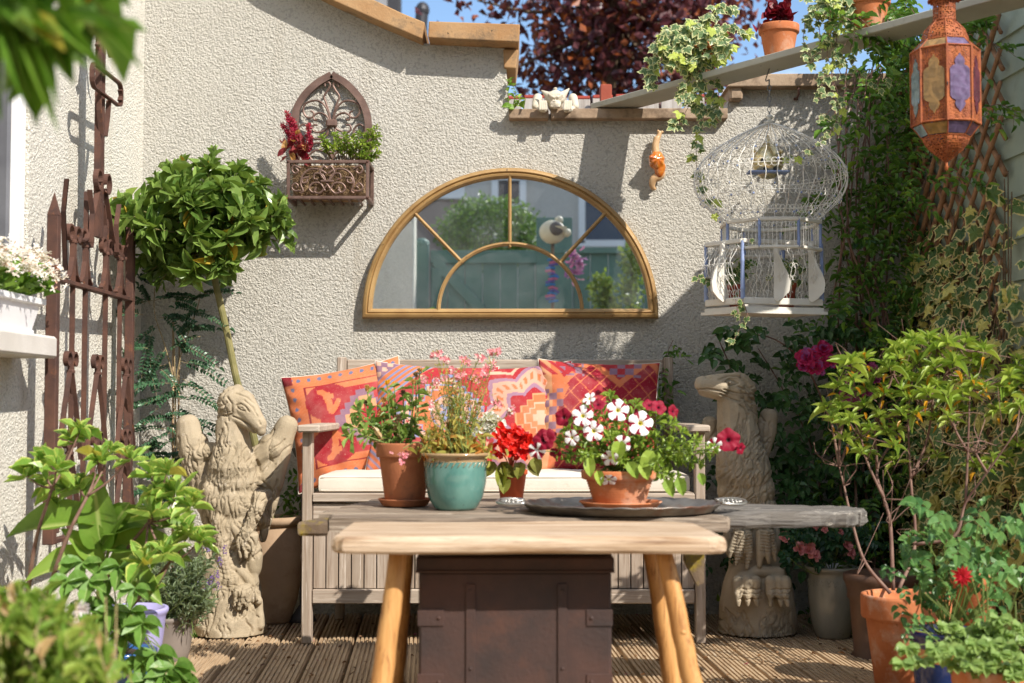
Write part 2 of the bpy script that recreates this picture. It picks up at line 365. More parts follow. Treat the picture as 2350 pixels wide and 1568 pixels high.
def leaf(mb, p, d, n, L, w, T, rnd=None, mi=None):
    """one blade at p pointing along d, upper face towards n"""
    V, A, Fc = T[rng.integers(len(T))]; d = nrm(d); s = np.cross(d, n)
    if np.linalg.norm(s) < 1e-3: s = np.cross(d, rv())
    s = nrm(s); n = np.cross(s, d); A = A.copy(); A[:, 0] = rng.random() if rnd is None else rnd
    mb.add(np.asarray(p, float) + V[:, :1] * s * w + V[:, 1:2] * d * L + V[:, 2:3] * n * L, Fc, A, mi)
def rosette(mb, p, ax, n, L, w, T, a0=20, a1=95, rnd=None, jit=0.25):
    ax, s, u = frame(ax); g = rng.random() * 6
    for k in range(n):
        q = (k + 0.5) / n; th = R(a0 + (a1 - a0) * q) + rng.normal() * jit * 0.4; ph = g + k * 2.4
        o = s * math.cos(ph) + u * math.sin(ph); d = ax * math.cos(th) + o * math.sin(th)
        nn = ax * math.sin(th) - o * math.cos(th); l = L * rng.uniform(0.7, 1.1) * (0.6 + 0.5 * q)
        leaf(mb, p + o * 0.003 - ax * 0.012 * q, d, nn + rv(0.12), l, l * w, T, rnd)
def sprig(mb, pts, n, L, w, T, ang=50, t0=0.1, droop=0.2, rnd=None):
    P = np.asarray(pts, float); m = len(P) - 1
    for k in range(n):
        t = (t0 + (1 - t0) * (k + rng.random() * 0.6) / n) * m; i = min(int(t), m - 1); f = t - i; p = P[i] * (1 - f) + P[i + 1] * f
        ax, s, u = frame(P[i + 1] - P[i]); ph = k * 2.4 + rng.random(); o = s * math.cos(ph) + u * math.sin(ph)
        th = R(ang + rng.normal() * 12); d = ax * math.cos(th) + o * math.sin(th) - A3((0, 0, droop)); l = L * rng.uniform(0.65, 1.15)
        leaf(mb, p, d, A3((0, -0.4, 1)) + rv(0.3), l, l * w, T, rnd)
def pinnate(mb, ms, p, d, L, pairs, l, w, T, term=True, droop=0.3):
    d = nrm(d); nn = A3((0, -0.5, 0.8)) + rv(0.25); side = nrm(np.cross(d, nn)); P = [p + d * L * t - A3((0, 0, droop * L * t * t)) for t in np.linspace(0, 1, 6)]
    if ms is not None: tube(ms, P, [0.0012, 0.0006], 3, False)
    for k in range(pairs):
        t = 0.15 + 0.8 * k / pairs; q = p + d * L * t - A3((0, 0, droop * L * t * t))
        for sgn in (-1, 1): leaf(mb, q, side * sgn + d * 0.45 + rv(0.08), nn, l * rng.uniform(0.8, 1.1), l * w, T)
    if term: leaf(mb, P[-1], d - A3((0, 0, droop)), nn, l * 1.2, l * w * 1.1, T)
def stem(ms, p0, p1, r0=0.003, r1=0.0015, bend=0.05, n=8, sides=5):
    p0 = np.asarray(p0, float); p1 = np.asarray(p1, float); L = np.linalg.norm(p1 - p0); b = rv(bend * L)
    P = [p0 * (1 - t) + p1 * t + b * math.sin(math.pi * t) for t in np.linspace(0, 1, n)]
    tube(ms, P, [r0, r1], sides); return P
def inell(): 
    v = rv(); return v / np.linalg.norm(v)
# ================================================================ the setting
YW = 5.20                                    # front face of the back wall
def LX(Y): return -1.398 - 0.0186 * (YW - Y)   # face of the left wall
def RX(Y): return 1.50 + 0.055 * (YW - Y)      # face of the shed wall
mb = MB(); cbox(mb, (0, 80, -0.10), (400, 400, 0.06), 0.01)
o = mb.build('ground', surf('earth', (0.035, 0.025, 0.017), (0.09, 0.065, 0.042), 6, 0.95, 0.01, 30)); o['kind'] = 'structure'
# grooved deck, boards running slightly across the view
mb = MB(); th = R(3.4); dd = A3((-math.sin(th), math.cos(th), 0)); ds = A3((math.cos(th), math.sin(th), 0)); bw = 0.122; gr = 8
prof0 = []
for g in range(gr):
    x0 = 0.004 + g * (bw - 0.012) / gr; q = (bw - 0.012) / gr
    prof0 += [(x0, 0), (x0 + q * 0.52, 0), (x0 + q * 0.60, -0.006), (x0 + q * 0.92, -0.006)]
prof0 += [(bw - 0.008, 0), (bw - 0.006, -0.028), (0.0, -0.028), (0.002, -0.002)]
for i in range(-13, 13):
    z = rr.uniform(-0.0015, 0.0015); cuts = [-2.5, 5.35] if i % 3 else [-2.5, 3.9 + rr.uniform(-.6, .6), 5.35]
    for a, b_ in zip(cuts[:-1], cuts[1:]):
        k = len(prof0); V = []
        for s in (a + 0.003, b_ - 0.003):
            for x, zz in prof0: V.append(ds * (i * bw + x) + dd * s + A3((0, 0, zz + z)))
        Fc = [(j, (j + 1) % k, (j + 1) % k + k, j + k) for j in range(k)] + [tuple(range(k))[::-1], tuple(range(k, 2 * k))]
        mb.add(V, Fc)
m_deck = wood('deck_wood', (0.38, 0.26, 0.155), (0.54, 0.40, 0.25), (0.16, 0.105, 0.06), 1, flake=(0.56, 0.45, 0.32))
o = mb.build('deck', m_deck, loc=(0, 0, 0)); o['kind'] = 'structure'
mb = MB()
for y in np.arange(-2.2, 5.3, 0.45): cbox(mb, (0, y, -0.052), (3.2, 0.05, 0.045), 0.003)
o = mb.build('deck_joists', m_deck); o['kind'] = 'structure'
# fallen leaves and crumbs
mb = MB()
for _ in range(420):
    p = A3((rng.uniform(-1.2, 1.25), rng.uniform(3.9, 5.15), 0.004)); leaf(mb, p, A3((rng.normal(), rng.normal(), 0.1)), A3((0, 0, 1)) + rv(0.3), rng.uniform(0.006, 0.02), 0.008, T_ell)
o = mb.build('fallen_leaves', leafm('dry_leaf', (0.10, 0.045, 0.02), (0.30, 0.16, 0.07), trans=0.1, odd=(0.35, 0.05, 0.12)), loc=(0, 4.5, 0)); o['kind'] = 'stuff'

# ---------------------------------------------------------------- back wall with its stepped top and copings
wall = thing('garden_wall', 'grey rough rendered garden wall with a stepped sloping top behind the bench', 'wall', (0, YW, 0))
top = [(180, -330), (500, -140), (640, -48), (735, -4), (785, 22), (875, 62), (975, 100), (1158, 105), (1170, 262), (1668, 262), (1674, 196), (2160, 196)]
pts = [(WX(180, YW), -0.1)] + [tuple(W(u, v, YW)[[0, 2]]) for u, v in top] + [(WX(2160, YW), -0.1)]
mb = MB(); prism(mb, pts, lambda a, b, d: A3((a, d, b)), YW, YW + 0.22); mb.build('wall', M_stucco, wall)
M_cop = surf('ochre_coping', (0.33, 0.18, 0.08), (0.45, 0.29, 0.15), 6, 0.85, 0.002, 70, spot=(0.16, 0.11, 0.07), ssc=12, sth=(0.50, 0.68), spec=0.2, spot2=(0.05, 0.04, 0.03), s2sc=60, s2th=(0.64, 0.7))
M_copb = surf('brown_coping', (0.30, 0.21, 0.14), (0.40, 0.30, 0.21), 7, 0.9, 0.002, 80, spot=(0.13, 0.09, 0.06), ssc=10, sth=(0.5, 0.7), spec=0.15)
def coping(lo, up, y0, y1, m, jit=0.002):
    mb = MB(); n = len(lo); P = [tuple(W(u, v, YW)[[0, 2]]) for u, v in lo] + [tuple(W(u, v, YW)[[0, 2]]) for u, v in up[::-1]]
    prism(mb, P, lambda a, b, d: A3((a, d, b)), y0, y1); o = mb.build('coping', m, wall)
    bv = o.modifiers.new('b', 'BEVEL'); bv.width = 0.004; bv.segments = 2; return o
coping([(480, -178), (640, -48), (735, 0), (777, 21), (875, 64), (972, 105)], [(520, -235), (700, -80), (826, 0), (870, 20), (925, 46), (979, 68)], YW - 0.10, YW + 0.30, M_cop)
coping([(986, 103), (1190, 113)], [(988, 66), (1193, 73)], YW - 0.105, YW + 0.30, M_cop)
coping([(1157, 158), (1184, 160)], [(1155, 116), (1190, 117)], YW - 0.02, YW + 0.28, M_cop)
coping([(1168, 278), (1259, 278)], [(1167, 256), (1258, 256)], YW - 0.05, YW + 0.26, M_copb)
coping([(1264, 278), (1666, 278)], [(1263, 255), (1666, 254)], YW - 0.047, YW + 0.26, M_copb)
coping([(1662, 207), (2075, 205)], [(1690, 178), (2075, 176)], YW - 0.06, YW + 0.26, M_copb)
mb = MB(); cbox(mb, W(1678, 228, YW + 0.08), (0.05, 0.25, 0.06), 0.008); mb.build('coping_block', M_copb, wall)

# ---------------------------------------------------------------- left house wall, window, sill
hw = thing('house_wall', 'cream rough rendered house wall with a white window on the left', 'house', (-1.5, 3.5, 0))
mb = MB(); pl = [(LX(-3) , -3.0), (LX(YW + .05), YW + .05), (LX(YW) - 0.3, YW + .05), (LX(-3) - 0.3, -3.0)]
z0w, z1w, yw1, yw0 = 0.95, 2.35, 4.035, 2.6
def wallpiece(y0, y1, z0, z1):
    V = [(LX(y), y, z) for z in (z0, z1) for y in (y0, y1)] + [(LX(y) - 0.3, y, z) for z in (z0, z1) for y in (y0, y1)]
    mb.add(V, [(0, 1, 3, 2), (5, 4, 6, 7), (1, 5, 7, 3), (4, 0, 2, 6), (2, 3, 7, 6), (4, 5, 1, 0)])
wallpiece(yw1, YW + 0.004, -0.1, 3.6); wallpiece(-0.2, yw0, -0.1, 3.6); wallpiece(yw0, yw1, -0.1, z0w); wallpiece(yw0, yw1, z1w, 3.6)
mb.build('wall', M_cream, hw)
M_upvc = surf('white_frame', (0.78, 0.77, 0.76), (0.82, 0.81, 0.80), 4, 0.35, 0, spec=0.5)
wf = MB(); x = LX(3.3) - 0.03
for (ya, yb, za, zb) in ((yw1 - 0.055, yw1 - 0.002, z0w + .002, z1w), (yw0 + .002, yw0 + 0.07, z0w + .002, z1w), (yw0 + 0.07, yw1 - 0.055, z1w - 0.07, z1w - .002), (yw0 + 0.07, yw1 - 0.055, z0w + .002, z0w + 0.07)):
    cbox(wf, (x, (ya + yb) / 2, (za + zb) / 2), (0.07, yb - ya, zb - za), 0.006)
win = wf.build('window', M_upvc, hw)
wf = MB()
for (ya, yb, za, zb) in ((yw1 - 0.080, yw1 - 0.058, z0w + .075, z1w - .075), (yw0 + .075, yw0 + 0.12, z0w + .075, z1w - .075), (yw0 + 0.12, yw1 - 0.080, z1w - 0.12, z1w - .075), (yw0 + 0.12, yw1 - 0.080, z0w + .075, z0w + 0.12)):
    cbox(wf, (x - 0.012, (ya + yb) / 2, (za + zb) / 2), (0.05, yb - ya, zb - za), 0.006)
wf.build('sash', surf('grey_gasket', (0.10, 0.10, 0.11), (0.16, 0.16, 0.17), 4, 0.4, 0), win)
m, t, b = nmat('window_glass'); b.inputs['Base Color'].default_value = rgba((0.02, 0.03, 0.03)); b.inputs['Roughness'].default_value = 0.03; b.inputs['Specular IOR Level'].default_value = 0.9
M_glass = m
wf = MB(); cbox(wf, (x - 0.02, (yw0 + yw1) / 2, (z0w + z1w) / 2), (0.012, yw1 - yw0 - 0.165, z1w - z0w - 0.23), 0.001); wf.build('pane', M_glass, win)
wf = MB(); cbox(wf, (x - 0.24, (yw0 + yw1) / 2, (z0w + z1w) / 2), (0.01, yw1 - yw0 + .1, z1w - z0w + .1), 0.001); wf.build('curtain', flat('pale_curtain', (0.35, 0.37, 0.36), 0.9), win)
mb = MB(); M_sill = surf('pale_sill', (0.52, 0.48, 0.43), (0.62, 0.58, 0.53), 5, 0.85, 0.0012, 140, spot=(0.35, 0.28, 0.22), ssc=16, sth=(0.66, 0.76), spec=0.2)
cbox(mb, (LX(3.3) + 0.045, (2.5 + 3.93) / 2, 0.941), (0.19, 1.43, 0.062), 0.007); mb.build('sill', M_sill, hw)

# ---------------------------------------------------------------- shed on the right
shed = thing('garden_shed', 'pale green shed clad in horizontal lapped boards behind the trellis', 'shed', (2.3, 4.7, 0))
M_side = surf('sage_paint', (0.30, 0.36, 0.29), (0.36, 0.42, 0.34), 5, 0.7, 0.0006, 90, spot=(0.22, 0.26, 0.2), ssc=9, sth=(0.55, 0.8))
YS = 3.74; mb = MB(); k = 0  # unseen front end of the shed, extended forward to shade the eagle statue
z = 0.02
while z < 2.36:
    h = 0.128
    ya = YS
    # top of the wall rises towards the viewer
    y1 = YW + 0.0 if z + h < 1.98 else YW - (z + h - 1.98) / 0.33
    if y1 - ya > 0.05:
        a, b2 = A3((RX(y1), y1, 0)), A3((RX(ya), ya, 0)); V = []
        for q in (a, b2):
            for dx, dz in ((-0.012, z - 0.014), (0.0, z + h), (0.04, z + h), (0.04, z - 0.014)): V.append(q + A3((dx, 0, dz)))
        mb.add(V, [(0, 1, 5, 4), (1, 2, 6, 5), (2, 3, 7, 6), (3, 0, 4, 7), (3, 2, 1, 0), (4, 5, 6, 7)])
    z += h
mb.build('siding', M_side, shed)
mb = MB(); cbox(mb, ((RX(YS) + 0.045 + 3.0) / 2, (YS + YW) / 2 + 0.004, 1.0), (3.0 - RX(YS) - 0.045, YW - YS - 0.01, 2.0), 0.004); mb.build('shed_body', M_side, shed)
mb = MB(); x0 = RX(YS) - 0.04
V = [(x0 - 0.03, YW + 0.1, 2.0), (x0 + .06, 3.78, 2.43), (3.1, 3.78, 2.43), (3.1, YW + 0.1, 2.0)]; V = V + [(a, b_, c + 0.035) for a, b_, c in V]
mb.add(V, [(3, 2, 1, 0), (4, 5, 6, 7), (0, 1, 5, 4), (1, 2, 6, 5), (2, 3, 7, 6), (3, 0, 4, 7)]); mb.build('roof', surf('roof_felt', (0.05, 0.05, 0.05), (0.09, 0.085, 0.08), 20, 0.95, 0.002, 200), shed)

# willow trellis fixed to the shed
M_wil = surf('willow', (0.24, 0.12, 0.06), (0.40, 0.22, 0.12), 22, 0.75, 0.0015, 120, spot=(0.10, 0.055, 0.035), ssc=30, sth=(0.6, 0.7))
trl = thing('willow_trellis', 'brown willow lattice of crossed diagonal rods against the green shed', 'trellis', (1.52, 4.7, 0.3))
Ya, Yb, za, zb = 4.27, 5.14, 0.12, 2.1
for sgn in (1, -1):
    for k in range(-14, 40):
        c = 0.02 + k * 0.107       # z = c +- (Yb - Y)
        q = []
        for s in np.linspace(0, Yb - Ya, 12):
            zz = c + sgn * s if sgn > 0 else c + (Yb - Ya) - s
            if za < zz < zb: q.append((s, zz))
        if len(q) < 2: continue
        e = rr.uniform(0.01, 0.05); (s0, z0), (s1, z1) = q[0], q[-1]; r0 = rr.uniform(0.0068, 0.0098)
        P = [A3((RX(Yb - s) - (0.042 if sgn > 0 else 0.025) + rr.uniform(-.003, .003), Yb - s + rr.uniform(-.004, .004), zz + rr.uniform(-.004, .004))) for s, zz in q]
        d = nrm(P[-1] - P[0]); P = [P[0] - d * e * 0.4] + P + [P[-1] + d * e]
        mb = MB(); tube(mb, P, [r0, r0 * 1.15, r0 * 0.9, r0], 7); mb.build('rod', M_wil, trl, smooth=True)

# ---------------------------------------------------------------- beyond the wall
M_fred = surf('red_fence_edge', (0.30, 0.04, 0.025), (0.38, 0.06, 0.035), 9, 0.7, 0.001, 90)
fen = thing('board_fence', 'weathered grey board fence with red tops seen over the low wall', 'fence', (0.6, 6.6, 0))
x = WX(1150, 6.6); k = 0; M_fgr = wood('grey_fence_board', (0.36, 0.32, 0.28), (0.48, 0.44, 0.40), (0.24, 0.2, 0.17), 2)
while x < WX(1760, 6.6):
    w_ = 0.098; zt = WZ(222 - (k % 3) * 2, 6.6); mb = MB(); cbox(mb, (x + w_ / 2, 6.6, (zt - .015) / 2), (w_, 0.02, zt - .015), 0.002); o = mb.build('board', M_fgr, fen)
    mb = MB(); cbox(mb, (x + w_ / 2, 6.6, zt - .006), (w_ - .002, 0.022, 0.016), 0.003); mb.build('board_top', M_fred, o); x += w_ + 0.012; k += 1
mb = MB(); zt = WZ(196, 6.5); bar(mb, (WX(1392, 6.5), 6.5, 0), (WX(1392, 6.5), 6.5, zt), 0.055, 0.05, 0.004, (0, 1, 0)); mb.build('fence_post', surf('red_post', (0.26, 0.045, 0.02), (0.33, 0.07, 0.035), 9, 0.7, 0.001, 90), fen)

def tree(name, label, cat, base, crownc, rad, nleaf, L, lm, stm, lobes=60, th0=0.12, group=None):
    t_ = thing(name, label, cat, base, group); ms = MB(); cc = A3(crownc); P = [A3(base), A3(base) * 0.5 + A3((cc[0], cc[1], cc[2] - rad[2])) * 0.5, cc - A3((0, 0, rad[2] * .3)), cc + A3((0, 0, rad[2] * .5))]
    tube(ms, spline(P, 5), [th0, th0 * 0.7, th0 * 0.15], 8); tr = MB(); C = []
    for _ in range(lobes):
        q = cc + inell() * A3(rad) * rng.uniform(0.35, 0.95); C.append(q); tube(tr, spline([cc - A3((0, 0, rad[2] * rng.uniform(-.3, .6))), (cc + q) / 2 + A3((0, 0, -.05)), q], 4), [th0 * 0.25, 0.008], 4, False)
    ms.build('trunk', stm, t_, smooth=True); tr.build('limb', stm, t_); mb = MB(); sp = np.mean(rad) * 0.28
    for _ in range(nleaf):
        q = C[rng.integers(len(C))] + rv(sp * 0.55); leaf(mb, q, inell() - A3((0, 0, .3)), rv() + A3((0, 0, .7)), L * rng.uniform(.6, 1.3), L * .7, T_tri)
    mb.build('crown', lm, t_); return t_
M_purple = leafm('purple_leaf', (0.05, 0.012, 0.022), (0.20, 0.06, 0.06), trans=0.35, rough=0.35, odd=(0.32, 0.09, 0.03), oth=0.8)
tree('copper_beech_tree', 'dark purple leaved copper beech tree beyond the garden wall', 'tree', (WX(1390, 13), 13, -0.07), (WX(1400, 13), 13, WZ(30, 13)), (1.5, 1.2, 1.5), 6200, 0.105, M_purple, M_stem, 80, 0.12)
nh = thing('neighbour_house', 'neighbouring house hidden behind the wall with its dark chimney top showing', 'house', (WX(700, 22), 24, 0))
mb = MB(); cbox(mb, (WX(640, 24), 24.5, 2.2), (7, 5, 4.4), 0.02); mb.build('wall', M_cream, nh)
mb = MB(); xm = WX(640, 24); prism(mb, [(-3.0, 4.4), (3.0, 4.4), (0, 6.2)], lambda a, b, d: A3((d, 24.5 + a, b)), xm - 3.7, xm + 3.7); mb.build('roof', surf('slate', (0.06, 0.06, 0.07), (0.10, 0.10, 0.11), 9, 0.7, 0.004, 40), nh)
mb = MB(); cbox(mb, (WX(852, 22), 22.6, 6.1), (0.42, 0.5, 3.0), 0.02); ch = mb.build('chimney', surf('grey_brick', (0.20, 0.20, 0.21), (0.28, 0.28, 0.29), 9, 0.9, 0.004, 40), nh)
mb = MB(); cbox(mb, (WX(894, 22), 22.5, 6.95), (0.24, 0.3, 1.1), 0.03); cbox(mb, (WX(884, 22), 22.5, WZ(22, 22)), (0.36, 0.34, 0.12), 0.03); mb.build('chimney_pot', flat('soot', (0.03, 0.03, 0.035), 0.8), ch)
mb = MB(); tube(mb, [(WX(964, 16), 16, 0), (WX(964, 16), 16, WZ(58, 16)), (WX(966, 16), 16, WZ(25, 16))], 0.075, 12)
ball(mb, (WX(967, 16), 16, WZ(24, 16)), (0.085, 0.085, 0.10)); tag(mb.build('flue_pipe', flat('dark_metal', (0.04, 0.04, 0.045), 0.5, 0.5)), 'dark metal flue pipe rising behind the sloping wall top', 'pipe')

# ---------------------------------------------------------------- what the mirror sees, behind the camera
def D(u, v, yg):                      # mirror image point (u,v) taken to the plane y = yg behind the camera
    p = W(u, v, 2 * (YW - 0.02) - yg); return A3((p[0], yg, p[2]))
M_tg = surf('teal_green_paint', (0.085, 0.17, 0.14), (0.12, 0.215, 0.18), 4, 0.6, 0.0008, 70, spec=0.4)
gt = thing('garden_gate', 'teal green boarded garden gate with a diagonal brace reflected in the mirror', 'gate', (-0.3, -1.2, 0)); yg = -1.2
def gb(mb, a, b_, w_, t_=0.03, dy=0): bar(mb, A3(a) + (0, dy, 0), A3(b_) + (0, dy, 0), w_, t_, 0.004, (0, 1, 0))
zt = D(1200, 588, yg)[2]; xs = np.linspace(D(988, 0, yg)[0], D(1268, 0, yg)[0], 8)
for a, b_ in zip(xs[:-1], xs[1:]):
    mb = MB(); cbox(mb, ((a + b_) / 2, yg - 0.02, zt / 2), (b_ - a - 0.006, 0.02, zt - .02), 0.003); mb.build('board', M_tg, gt)
mb = MB(); gb(mb, D(988, 590, yg), D(1268, 590, yg), 0.11); mb.build('rail', M_tg, gt)
mb = MB(); gb(mb, D(1000, 600, yg), D(1105, 712, yg), 0.09, dy=0.001); mb.build('brace', M_tg, gt)
mb = MB(); p = D(1002, 600, yg); gb(mb, (p[0], yg, 0), (p[0], yg, p[2] - .06), 0.09, dy=.003); mb.build('stile', M_tg, gt)
mb = MB(); p = D(968, 560, yg); cbox(mb, (p[0], yg, p[2] / 2), (0.12, 0.1, p[2]), 0.01); ball(mb, (p[0], yg, p[2]), (0.065, 0.06, 0.05)); mb.build('gate_post', M_tg, gt)
fn2 = thing('green_fence', 'teal green close boarded fence beside the gate in the mirror', 'fence', (1.6, -1.2, 0))
xs = np.arange(D(1272, 0, yg)[0], D(1272, 0, yg)[0] + 3.3, 0.15); zt2 = D(1400, 576, yg)[2]
for a in xs:
    mb = MB(); cbox(mb, (a + .075, yg - 0.02, zt2 / 2), (0.144, 0.02, zt2), 0.003); mb.build('board', M_tg, fn2)
mb = MB(); cbox(mb, (xs[0] + 1.65, yg, zt2), (3.3, 0.07, 0.05), 0.004); mb.build('rail', M_tg, fn2)
mb = MB(); p = D(1272, 500, yg); cbox(mb, (p[0], yg - .01, p[2] / 2), (0.30, 0.06, p[2]), 0.004); mb.build('tall_panel', M_tg, fn2)
hp = thing('corner_pillar', 'cream rendered corner of a wall seen at the left of the mirror', 'wall', (-1.4, -0.5, 0)); p = D(950, 600, -0.7)
mb = MB(); cbox(mb, (p[0] - 0.6, -0.85, 1.4), (1.2, 0.3, 2.8), 0.01); mb.build('wall', M_cream, hp)
h2 = thing('rear_house', 'grey beige rendered house with small windows reflected in the mirror', 'house', (0, -9, 0)); y2 = -8.0
M_h2 = stucco('beige_render', (0.60, 0.56, 0.50), (0.66, 0.62, 0.56), 0.004)
mb = MB(); p = D(1060, 0, y2); cbox(mb, (p[0] + 6, y2 - 2, 2.6), (12, 4, 5.2), 0.02); mb.build('wall', M_h2, h2)
for (u0, u1, v0, v1, c) in ((1136, 1200, 408, 478, (0.04, 0.02, 0.015)), (1335, 1440, 438, 560, (0.02, 0.035, 0.07))):
    a, b_ = D(u0, v1, y2), D(u1, v0, y2); mb = MB(); cx, cz = (a[0] + b_[0]) / 2, (a[2] + b_[2]) / 2; w_, h_ = abs(b_[0] - a[0]), b_[2] - a[2]
    for (dx, dz, sx, sz) in ((-w_ / 2, 0, .09, h_), (w_ / 2, 0, .09, h_), (0, h_ / 2, w_ + .09, .09), (0, -h_ / 2, w_ + .09, .09)): cbox(mb, (cx + dx, y2 + 0.03, cz + dz), (sx, .06, sz), .004)
    wf = mb.build('window', M_upvc, h2); mb = MB(); cbox(mb, (cx, y2 + .01, cz), (w_ - .02, .02, h_ - .02), .002); mb.build('pane', flat('dark_pane', c, 0.15), wf)
mb = MB(); p = D(1000, 452, -6.5); cbox(mb, (p[0], -7.2, p[2] / 2), (D(1060, 0, -6.5)[0] - D(930, 0, -6.5)[0], 1.2, p[2]), 0.01)
ou = mb.build('outbuilding', surf('brown_render', (0.24, 0.18, 0.16), (0.30, 0.24, 0.20), 3, 0.9, 0.002)); tag(ou, 'brown outbuilding with a white fascia reflected behind the gate', 'shed')
mb = MB(); cbox(mb, (p[0], -6.58, p[2] + .12), (D(1060, 0, -6.5)[0] - D(930, 0, -6.5)[0], .06, .28), 0.01); mb.build('fascia', M_upvc, ou)
M_hedge = leafm('hedge_leaf', (0.05, 0.13, 0.02), (0.22, 0.36, 0.05), trans=0.25)
hg = thing('clipped_hedge', 'bushy green shrub reflected in the mirror above the gate', 'shrub', (D(1130, 0, -3.4)[0], -3.4, 0)); c0 = D(1125, 535, -3.4); mb = MB()
for _ in range(5200):
    q = c0 + inell() * A3((0.47, 0.35, 0.33)) * rng.uniform(.75, 1.05) * (1 + 0.18 * math.sin(_ * .7)); leaf(mb, q, inell(), rv() + A3((0, 0, 1)), .05, .03, T_tri)
mb.build('crown', M_hedge, hg); ms = MB(); tube(ms, [(c0[0], -3.4, -.07), c0], [.06, .03], 6); ms.build('trunk', M_stem, hg)
# scarecrow-like post ornament in the mirror
yo = 0.6; orn = thing('garden_ornament', 'pale pot head on a stake with blue and pink ribbons reflected in the mirror', 'ornament', (D(1272, 0, yo)[0], yo, 0)); c0 = D(1268, 533, yo)
mb = MB(); ball(mb, c0, (.095, .085, .085), 20, 12); lathe(mb, c0 + A3((.04, .05, .0)), [(.045, 0), (.06, .03)], 16); ball(mb, c0 + A3((.045, 0, .085)), (.03, .03, .03)); ball(mb, c0 + A3((.10, .04, -.01)), (.03, .03, .03)); mb.build('head', flat('cream_glaze', (0.62, 0.55, 0.40), 0.5), orn, smooth=True)
mb = MB(); ball(mb, c0 + A3((.025, .075, .015)), (.05, .03, .05), 16, 10); mb.build('mouth', flat('dark_hollow', (0.10, 0.08, 0.07), 0.6), orn, smooth=True)
mb = MB(); tube(mb, [(c0[0], yo, 0), c0], .012, 8); mb.build('stake', M_stem, orn)
for k in range(16):
    p = D(1266 + 5 * math.sin(k * 1.3), 598 + k * 6.4, yo); mb = MB(); tube(mb, [p + A3((-.03, .02, 0)), p + A3((0, .03, .006)), p + A3((.035, .02, .012 * math.sin(k)))], .009, 6); mb.build('ribbon', flat('ribbon%s' % 'abc'[k % 3], ((.02, .16, .42), (.50, .12, .22), (.10, .08, .30))[k % 3], .6), orn)
fo = MB()
for _ in range(70): q = D(1318 + 9 * rng.normal(), 606 + 17 * rng.normal(), yo - .1); leaf(fo, q, inell(), rv(), .05, .03, T_pet)
fo.build('flowers', leafm('lilac_petals', (0.40, 0.12, 0.38), (0.60, 0.30, 0.55)), orn)
for (ua, va, ub, vb) in ((1445, 715, 1450, 570), (1395, 715, 1380, 640)):
    cl = thing('climbing_shrub', ('tall' if va == 715 and ua > 1400 else 'short') + ' leafy green climber standing against the fence in the mirror', 'plant', (D(ua, va, -.6)[0], -.6, 0)); fo = MB()
    for _ in range(420):
        s = rng.random(); q = D(ua + (ub - ua) * s + 9 * rng.normal(), va + (vb - va) * s, -.6) + rv(.03); leaf(fo, q, inell(), rv() + A3((0, 0, 1)), .055, .035, T_tri)
    fo.build('foliage', leafm('yellow_green_leaf', (0.10, 0.20, 0.03), (0.35, 0.42, 0.08)), cl); ms = MB(); tube(ms, [D(ua, va + 200, -.6), D(ub, vb, -.6)], .008, 5); ms.build('stem', M_stem, cl)
# ================================================================ rusty gate against the left wall
gate = thing('iron_gate', 'rusty wrought iron gate with scrolls and a tall spire hung on the cream wall', 'gate', (-1.33, 4.4, 0.3))
GX = -1.325
def GY(u): return -GX * F / (1175 - u)
def GP(u, v, dx=0): Y = GY(u); return A3((GX + dx, Y, WZ(v, Y)))
def gbar(name, pts, w_=0.013, t_=0.006): mb = MB(); tube(mb, pts, 0, flat=(t_, w_), up=A3((1., 0, 0))); return mb.build(name, M_rust, gate)
def post(u, v0, v1, s): 
    a, b_ = GP(u, v0), GP(u, v1); b_[1] = a[1]; b_[2] = WZ(v1, a[1]); mb = MB(); bar(mb, a, b_, s * 2, s * 2, .002, (0, 1, 0)); d = A3((0, 0, 1.))
    V = [a + A3(q) * s for q in ((-1, -1, 0), (1, -1, 0), (1, 1, 0), (-1, 1, 0))] + [a + d * .07]; mb.add(V, [(0, 1, 4), (1, 2, 4), (2, 3, 4), (3, 0, 4)]); mb.build('post', M_rust, gate)
post(119, 495, 1250, .016); post(296, 530, 1180, .014)
Yl, Yr = GY(119), GY(296)
for z_, n_ in ((WZ(640, Yl), 'rail'), (WZ(1245, Yl), 'rail')): mb = MB(); bar(mb, (GX, Yl, z_), (GX, Yr, z_), .03, .012, .001); mb.build(n_, M_rust, gate)
zr = WZ(640, Yl)
def scroll(c, r, sgn, turns=1.25, a0=-90, n=18, dz=0):
    """curled end of a flat bar: spiral in the gate plane, c = centre (Y, z)"""
    out = []
    for k in range(n + 1):
        t = k / n; a = R(a0 + sgn * 360 * turns * t); q = r * (1 - 0.45 * t); out.append(A3((GX, c[0] + q * math.cos(a) * 1.0, c[1] + q * math.sin(a))))
    return out
BY = [GY(u) for u in (164, 193, 240, 273)]; w0 = .011
for i, y in enumerate(BY):
    gbar('baluster', [(GX, y, zr + (.30 if i in (1, 2) else .17)), (GX, y, WZ(1245, Yl))], .007, .005)
